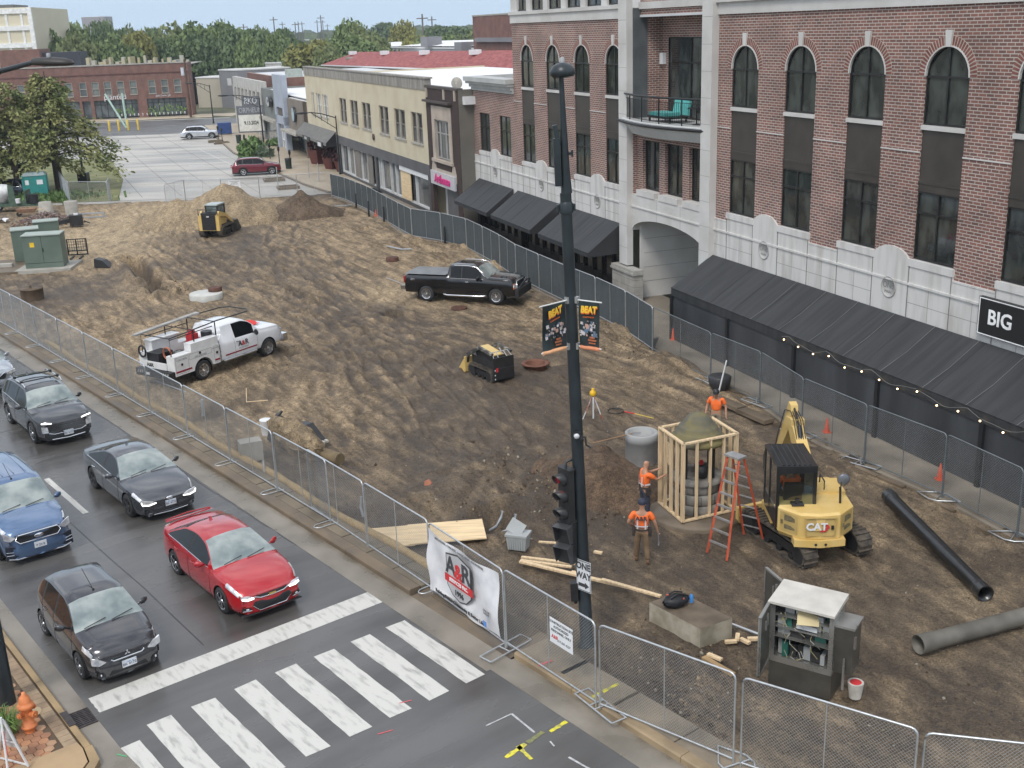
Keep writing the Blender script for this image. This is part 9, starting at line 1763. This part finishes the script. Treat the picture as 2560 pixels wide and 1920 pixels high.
# ---- left corner street furniture
t=thing('fire_hydrant','orange fire hydrant on the left sidewalk corner','fire hydrant',(-9.72,19.12,.12),rad(-20)); HO=M('hydrant_orange',(.62,.20,.07),.5,0,.2,4,bump=.15,bscale=20)
mb=MB(); mb.lathe([(.10,.0),(.10,.10),(.15,.12),(.15,.16),(.11,.18),(.105,.52),(.14,.54),(.155,.58),(.15,.62),(.12,.64),(.115,.68),(.09,.78),(.04,.83),(.035,.88),(.001,.89)],(0,0,0),20); mb.build('barrel',HO,t)
for a_,z,r_ in ((0,.42,.075),(90,.46,.055),(-90,.46,.055)):
    mb=MB(); d=Vector((math.cos(rad(a_)),math.sin(rad(a_)),0)); mb.tube([d*.08+Vector((0,0,z)),d*.17+Vector((0,0,z)),d*.17001+Vector((0,0,z)),d*.21+Vector((0,0,z))],[r_*.8,r_*.8,r_,r_],12); mb.tube([d*.21+Vector((0,0,z)),d*.235+Vector((0,0,z))],.022,6); mb.build('nozzle_cap',HO,t)
t=thing('folding_sign','white folding triangular sign stand seen from behind at the corner','sign stand',(-9.62,18.0,.13),rad(-22)); mb=MB()
ap=(0,0,1.02); mb.tube([ap,(.36,.05,.05)],.022,4); mb.tube([ap,(-.36,.05,.05)],.022,4); mb.tube([(-.36,.05,.08),(.36,.05,.08)],.018,4); mb.tube([(-.17,.04,.52),(.17,.04,.52)],.014,4); mb.build('frame',M('grey_white_metal',(.60,.60,.60),.5,0,.1,3),t); mb=MB(); mb.tube([(0,-.03,1.08),(0,-.10,.0)],.024,6); mb.build('post',WHT,t); mb=MB(); mb.add([(0,.06,.98),(.24,.08,.38),(-.24,.08,.38)],[(0,1,2)]); mb.build('panel',M('sign_back',(.42,.42,.42),.5,0,.1,3),t)
mb=MB(); mb.add([(.02,-.05,.8),(.035,-.05,.8),(.05,-.07,.3),(.03,-.07,.3)],[(0,1,2,3)]); mb.build('red_tape',RED,t)
mb=MB(); r=random.Random(2)
for k in range(420):
    a_=r.random()*6.28; q=r.random()*.28; x,y=q*math.cos(a_),q*math.sin(a_); l=r.uniform(.25,.6); dx,dy=math.cos(a_)*l*r.uniform(.3,.9),math.sin(a_)*l*r.uniform(.3,.9); w_=.008; n=Vector((-dy,dx,0)).normalized()*w_; p0_=Vector((x,y,0)); p1_=Vector((x+dx*.45,y+dy*.45,l*.7)); p2_=Vector((x+dx,y+dy,l*.55)); mb.add([p0_-n,p0_+n,p1_+n,p1_-n,p2_],[(0,1,2,3),(3,2,4)])
mb.build('ornamental_grass',M('grass_green',(.12,.20,.05),.7,0,.4,3),loc=(-10.25,19.1,.1),label='green ornamental grass clump behind the fire hydrant',cat='grass',kind='stuff')
mb=MB(); mb.lathe([(.2,.0),(.2,.015)],(0,0,0),20); one(mb,'utility_cover',M('tan_cover',(.40,.30,.18),.7),'round tan utility cover behind the fire hydrant','cover',(-9.95,19.75,.125))
# ================================================================ TREES AND BACKGROUND
BARK=M('bark',(.06,.045,.035),.9,0,.3,5); BARKL=M('grey_bark',(.16,.12,.09),.9,0,.25,5)
def leafmat(name,c,c2,sc_=1.2):
    m_=M(name,c,.75,0,.3,sc_,col2=c2,fac=(.35,.62),detail=5)
    n=m_.node_tree; b=n.nodes['Principled BSDF']; b.inputs['Transmission Weight'].default_value=0; b.inputs['Subsurface Weight'].default_value=0; return m_
CYP=leafmat('cypress_foliage',(.11,.145,.045),(.27,.27,.10),.5); DKF=leafmat('dark_foliage',(.045,.07,.03),(.11,.14,.05),.6)
def cyp(x,y,H,R,trunk_r,label,mat,bark,n_l=34,seed=1,z0=1.5,dens=170,leafs=.20,skew=0):
    t=thing('cypress_tree' if 'cypress' in label or 'feathery' in label else 'tree',label,'tree',(x,y,0)); r=random.Random(seed)
    tp=[(0,0,-.2),(.15*r.uniform(-1,1),0,H*.25),(.3*r.uniform(-1,1),.1,H*.55),(.1,0,H*.95)]; mb=MB(); mb.tube(tp,[trunk_r*1.3,trunk_r,trunk_r*.6,trunk_r*.1],10); mb.build('trunk',bark,t)
    mb=MB(); lf=MB()
    for k in range(n_l):
        q=k/n_l; zb=z0+(H*.92-z0)*q; a=k*2.4+r.uniform(-.4,.4); L_=R*(1-q*.75)*r.uniform(.65,1.1)*(1+skew*math.cos(a)); P_=[]
        for s in range(7): u=s/6; P_.append(Vector((math.cos(a)*L_*u,math.sin(a)*L_*u,zb+L_*(.35*u-.62*u*u)*(1.1-q*.4))))
        mb.tube(P_,[trunk_r*.28*(1-u/7.5) for u in range(7)],5)
        for j in range(int(dens*(.35+L_/R))):
            u=r.random()**.6; i=min(5,int(u*6)); c=P_[i].lerp(P_[i+1],u*6-i)+Vector((r.gauss(0,.11*L_*.6+.15),r.gauss(0,.11*L_*.6+.15),r.gauss(-.10,.22))); s=leafs*r.uniform(.6,1.4)
            d=Vector((math.cos(a+r.uniform(-1.2,1.2)),math.sin(a+r.uniform(-1.2,1.2)),r.uniform(-.9,.2))).normalized()*s; w_=d.cross(Vector((r.gauss(0,1),r.gauss(0,1),r.gauss(0,1)))).normalized()*s*.30
            lf.add([c-d*.3-w_*.4,c+d*.4-w_,c+d,c+d*.3+w_],[(0,1,2,3)])
    mb.build('limbs',bark,t); lf.build('crown',mat,t); return t
cyp(-40.9,104.6,11.2,5.6,.34,'feathery cypress with dark trunk at the left edge of the lot',CYP,BARK,34,3,3.2,260,.30,.1)
cyp(-44.2,103.2,10.6,5.2,.22,'feathery cypress with pale leaning trunk behind the portable toilet',CYP,BARKL,28,5,3.4,230,.30)
cyp(-49.5,107.5,14.0,6.0,.34,'dark green tree at the left picture edge behind the cypresses',DKF,BARK,40,8,3.0,330,.34)
cyp(-47.8,99.5,10.5,5.2,.25,'feathery cypress at the left edge near the mixer trailer',CYP,BARK,34,12,2.8,260,.30)
mb=MB(); r=random.Random(44)
for k in range(900):
    x=-40.2+r.gauss(0,2.0); y=98.6+r.gauss(0,1.3); s=.22*r.uniform(.6,1.4); e=Euler((r.random()*3,r.random()*3,r.random()*6)).to_matrix(); mb.add([Vector((x,y,r.random()*.55))+e@Vector(p)*s for p in ((-1,-.3,0),(0,-.5,.1),(1,0,0),(0,.5,.1))],[(0,1,2,3)])
mb.build('ground_cover',_mats['green_leaves'],label='green ground cover plants round the tree trunks and portable toilet',cat='ground cover',kind='stuff')
# far trees: a few crown meshes shared by many trees
def crown_mesh(seed,n=3000,s0=.060):
    r=random.Random(seed); mb=MB(); lobes=[]
    for k in range(26): a=r.random()*6.28; u=r.uniform(-.35,1); q=math.sqrt(max(0,1-u*u))*r.uniform(.55,.95); lobes.append((Vector((q*math.cos(a)*.36,q*math.sin(a)*.36,.60+u*.25)),r.uniform(.11,.19)))
    for k in range(n):
        c,rr=lobes[r.randrange(len(lobes))]; d=Vector((r.gauss(0,1),r.gauss(0,1),r.gauss(0,1))).normalized(); p=c+d*rr*r.uniform(.75,1.12); s=s0*r.uniform(.5,1.3); e=Euler((r.random()*3,r.random()*3,r.random()*6)).to_matrix()
        mb.add([p+e@Vector(v)*s for v in ((-.6,-.35,0),(.1,-.5,.12),(.6,.05,0),(0,.5,.1))],[(0,1,2,3)])
    return mb
FT=[leafmat('far_green',(.10,.15,.05),(.21,.27,.10),.25),leafmat('far_dark_green',(.075,.12,.05),(.16,.22,.09),.25),leafmat('far_autumn',(.16,.17,.045),(.30,.28,.08),.25),leafmat('far_olive',(.12,.155,.055),(.24,.27,.11),.25)]
protos=[]
for k in range(6):
    t=thing('broadleaf_tree','p','tree',(0,0,-50)); crown_mesh(100+k).build('crown',FT[(0,1,2,3,0,1)[k]],t); mb=MB(); mb.tube([(0,0,0),(.01,0,.3),(0,.01,.6)],[.03,.022,.01],6); mb.tube([(0,0,.28),(.15,.05,.55)],[.014,.006],5); mb.tube([(0,0,.3),(-.14,.05,.58)],[.014,.006],5); mb.build('trunk',BARK,t); protos.append(t)
def W2(u,v,dist): d=ray(u,v); t=dist/math.hypot(d.x,d.y); return Vector((d.x*t,d.y*t,CAMH+d.z*t))
TL=[(95,60,62,300,1),(130,50,60,330,1),(160,43,60,300,0),(205,62,90,270,0),(185,80,80,250,3),(245,45,55,310,1),(272,52,60,330,0),(300,66,50,290,1),(335,74,85,255,2),(318,64,60,330,3),(380,64,50,340,1),(362,70,55,300,0),(425,60,95,270,3),(470,56,110,265,0),(550,50,105,275,0),(575,62,70,260,1),(625,66,75,285,1),(645,64,50,320,0),(662,72,45,340,3),(708,64,50,300,1),(690,78,60,270,0),(740,96,60,250,1),(775,98,110,245,2),(815,112,70,238,3),(868,46,85,280,0),(895,62,60,270,3),(870,84,110,250,0),(925,84,90,255,3),(960,52,60,520,1),(985,60,50,500,1),(1005,49,62,330,2),(1030,88,70,262,2),(1060,92,80,258,3),(1095,60,75,420,1),(1110,84,70,300,0),(1140,62,70,430,1),(1165,82,80,300,3),(1185,68,60,400,1),(1205,80,70,300,0),(1225,74,60,380,1),(1245,82,50,330,3),(115,72,60,260,0),(290,84,80,250,0),(400,92,60,258,1),(505,78,80,262,1),(612,86,60,250,0)]
names=['mid green','dark green','yellowing','olive green','mid green','dark green']; used=set(); r=random.Random(9)
for i,(u,v,w_,dist,k) in enumerate(TL):
    p=W2(u,v,dist); H=p.z; W_=w_/FPX*dist*1.55; k2=k+4 if (i%3==2 and k<2) else k; P_=protos[k2]
    rk=sorted(q[0]+q[3]*1e-4 for q in TL).index(u+dist*1e-4); lab=('tall ' if H>15 else 'low ' if H<11 else '')+names[k2]+' tree '+('behind the brick shop' if u<420 else 'beyond the parking lot' if u<720 else 'behind the red roof' if u<1000 else 'near the far brick block')+', '+(ORD[rk]+' from the left' if rk<24 else ORD[len(TL)-1-rk]+' from the right')
    if P_.name not in used: used.add(P_.name); o=P_; o['label']=lab; o['group']='broadleaf trees along the horizon'
    else: o=copy_tree(P_,label=lab,group='broadleaf trees along the horizon')
    o.location=(p.x,p.y,-.9); o.rotation_euler=(0,0,r.random()*6.28); o.scale=(W_/1.05,W_/1.05,(H+.9)/1.02)
# distant woods
mb=MB(); r=random.Random(15)
for k in range(5200):
    ang=rad(r.uniform(-32,34)); dist=r.uniform(430,1500); w_=dist*.018; hmax=7+5.5*vnoise(np.array([ang*14+20]),np.array([dist*.01]),3)[0]+dist*.0015; z=-.9+hmax*math.sqrt(r.random()); x=math.sin(ang)*dist; y=math.cos(ang)*dist
    d=w_*.34*r.uniform(.5,1.2); e=Euler((r.uniform(-.6,.6)+1.57,r.uniform(-.6,.6),-ang+r.uniform(-.5,.5))).to_matrix(); mb.add([Vector((x,y,z))+e@Vector(p)*d for p in ((-1,-.5,0),(.2,-.8,.1),(1,0,0),(.3,.7,.1),(-.7,.6,0))],[(0,1,2,3,4)])
mb.build('distant_woods',leafmat('woods_green',(.05,.075,.035),(.10,.13,.05),.02),label='band of distant woods along the horizon',cat='woods',kind='stuff')
# mid distance buildings
def block(name,label,pts,z1,mat,roof=None,par=.4):
    t=thing(name,label,'building',(0,0,0)); mb=MB(); mb.prism(pts,-.9,z1); mb.build('wall',mat,t); mb=MB(); c=Vector((sum(p[0] for p in pts)/len(pts),sum(p[1] for p in pts)/len(pts),0)); q=[(c.x+(p[0]-c.x)*1.01,c.y+(p[1]-c.y)*1.01) for p in pts]; mb.prism(q,z1,z1+.25); mb.build('roof',roof or _mats['white_roof_membrane'],t); return t
BEI=M('beige_block',(.42,.38,.31),.85,0,.1,.2); GRB=M('grey_block',(.22,.22,.235),.85,0,.1,.2); WHB=M('white_block',(.58,.58,.57),.8,0,.1,.2)
t=block('warehouse','beige warehouse wall with white roof right of the brick shop building',[(-63.5,243),(-57.8,240),(-52,262),(-58,266)],5.0,BEI); 
t=block('warehouse','grey block building with small window behind the marquee',[(-57.7,239.5),(-52.5,233),(-34,243),(-39,252)],6.5,GRB); mb=MB(); mb.cb((-54.9,236.0,4.3),(1.8,.1,1.4),math.atan2(-6.5,5.2)); mb.build('window',WHB,t)
block('warehouse','long low white roofed building behind the beige warehouse',[(-68,262),(-36,256),(-30,276),(-66,284)],7.0,WHB); block('warehouse','low white building beyond the theatre roof',[(-36,236),(-20,228),(-14,246),(-32,252)],7.6,BEI); block('warehouse','pale tan building with rounded top left of the cream building roof',[(-27,205),(-12,200),(-8,215),(-24,220)],8.6,M('tan_block',(.28,.24,.20),.85,0,.15,.3),M('tan_roof',(.3,.28,.25),.8))
block('warehouse','distant white shed between the trees',[(-40,300),(-16,296),(-12,312),(-38,316)],6.5,WHB); block('warehouse','small white house beyond the autumn trees',[(4,330),(16,330),(16,340),(4,340)],8.0,WHB)
block('distant_building','grey tower block far on the horizon behind the trees',[(-318,905),(-301,905),(-301,925),(-318,925)],31,M('tower_far',(.30,.27,.28),.8)); block('distant_bridge','long pale overpass far away between the trees',[(-150,720),(10,740),(10,748),(-150,728)],9.5,M('bridge_pale',(.40,.42,.45),.8))
# facade-frame blocks behind the cream building
def bblock(name,label,x0,x1,o0,o1,z0,z1,mat,roof=None,roofmat=None): t=thing(name,label,'building',BQ,BROT); mb=MB(); mb.box(x0,x1,o0,o1,z0,z1); mb.build('wall',mat,t); mb=MB(); mb.box(x0-.1,x1+.1,o0-.1,o1+.1,z1,z1+.25); mb.build('roof',roofmat or _mats['white_roof_membrane'],t); return t
t=thing('hip_roof_building','low building with a long red shingle hip roof behind the cream building','building',BQ,BROT); RS=M('red_shingles',(.20,.045,.045),.85,0,col2=(.34,.10,.09),scale=1.3,detail=7,stretch=(1,1.6,1.6),fac=(.38,.62))
mb=MB(); mb.poly([(-166,20,7.5),(-20,20,8.9),(-20,25.5,10.9),(-160,25.5,9.6)]); mb.poly([(-166,20,7.5),(-160,25.5,9.6),(-166,34,7.4)]); mb.poly([(-20,34,8.9),(-20,25.5,10.9),(-160,25.5,9.6),(-166,34,7.4)][::-1]); mb.build('hip_roof',RS,t); mb=MB(); mb.box(-165,-20,20.6,33,-1,7.4); mb.build('wall',BEI,t)
mb=MB(); mb.add([(-166,19.95,7.35),(-20,19.95,8.75),(-20,19.95,8.95),(-166,19.95,7.55)],[(0,1,2,3)]); mb.build('white_eave',WHT,t)
mb=MB(); [mb.cb((-158+k*22,24.2,9.5+k*.2),(1.4,1.2,.6)) for k in range(6)]; mb.build('roof_vent',WHT,t)
t=bblock('warehouse','white and grey warehouse behind the red shingle roof',-236,-152,46,60,-1,9.3,M('warehouse_grey',(.30,.31,.33),.7,0,.1,.2)); mb=MB(); mb.poly([(-236,45.9,9.55),(-152,45.9,9.9),(-152,52,10.9),(-232,52,10.4)]); mb.build('sloped_roof',_mats['white_roof_membrane'],t); mb=MB(); mb.box(-185,-180,45,48,9.6,11.6); mb.box(-160,-156,44,47,9,10.6); mb.build('roof_unit',GRB,t)
t=bblock('brick_block','tall plain red brick block behind the roofs beside the main building',-152,-100,45,70,-1,14.9,BRK2,roofmat=CONC); mb=MB(); mb.box(-150,-105,44.5,45,10.6,11.3); mb.build('grey_band',GRB,t)
t=bblock('rooftop_unit','white rooftop air handling units on the wing roof of the brick building',-20.5,-17.2,3,5.5,9.6,10.9,M('ac_grey',(.33,.35,.34),.5)); mb=MB(); mb.box(-22.5,-21.2,4,5.5,9.6,10.6); mb.cb((-21.8,4.7,10.7),(1.7,1.9,.25)); mb.build('fan_unit',WHT,t); t['category']='air unit'
for k,(u,v,dist,H) in enumerate(((683,42,480,0),(705,55,620,0),(737,55,560,0),(745,54,600,0),(754,54,640,0),(801,38,520,0),(792,50,700,0),(806,50,720,0),(818,60,760,0),(1055,35,330,0),(1079,41,420,0),(545,48,430,0),(608,60,460,0))):
    p=W2(u,v,dist); t=thing('utility_pole',ORD[sorted((683,705,737,745,754,801,792,806,818,1055,1079,545,608)).index(u)]+' distant utility pole from the left above the far trees','utility pole',(p.x,p.y,-.9),0,'distant utility poles'); mb=MB(); mb.lathe([(.32,0),(.22,p.z+.9)],(0,0,0),6); mb.build('shaft',M('far_pole',(.16,.14,.13),.9),t); mb=MB(); mb.box(-1.6,1.6,-.1,.1,p.z-.4,p.z-.1); mb.build('crossarm',_mats['far_pole'],t)
t=thing('air_conditioner','grey green rooftop air conditioner on the theatre roof','air unit',BF(107,-6.5,7.6),BROT); t.scale=(.8,.8,.7); mb=MB(); mb.box(-1.5,1.5,0,2,0,1.5); mb.build('casing',M('ac_green_grey',(.36,.40,.36),.6),t); mb=MB(); mb.box(-1.2,-.1,-.02,0,.2,1.3); mb.build('grille',BLK,t)
HZ=True
mb=MB(); mb.box(-1400,1400,-60,1700,-1.9,60); hzo=mb.build('haze',[],kind='stuff'); hm=bpy.data.materials.new('haze_air'); hm.use_nodes=True; nn=hm.node_tree; nn.nodes.clear(); o_=nn.nodes.new('ShaderNodeOutputMaterial'); v_=nn.nodes.new('ShaderNodeVolumePrincipled'); v_.inputs['Color'].default_value=(.80,.90,1,1); v_.inputs['Density'].default_value=.00028; v_.inputs['Anisotropy'].default_value=.2; nn.links.new(v_.outputs[0],o_.inputs['Volume']); hzo.data.materials.append(hm)
hzo['label']='thin pale haze in the air over the city'; hzo['category']='haze'
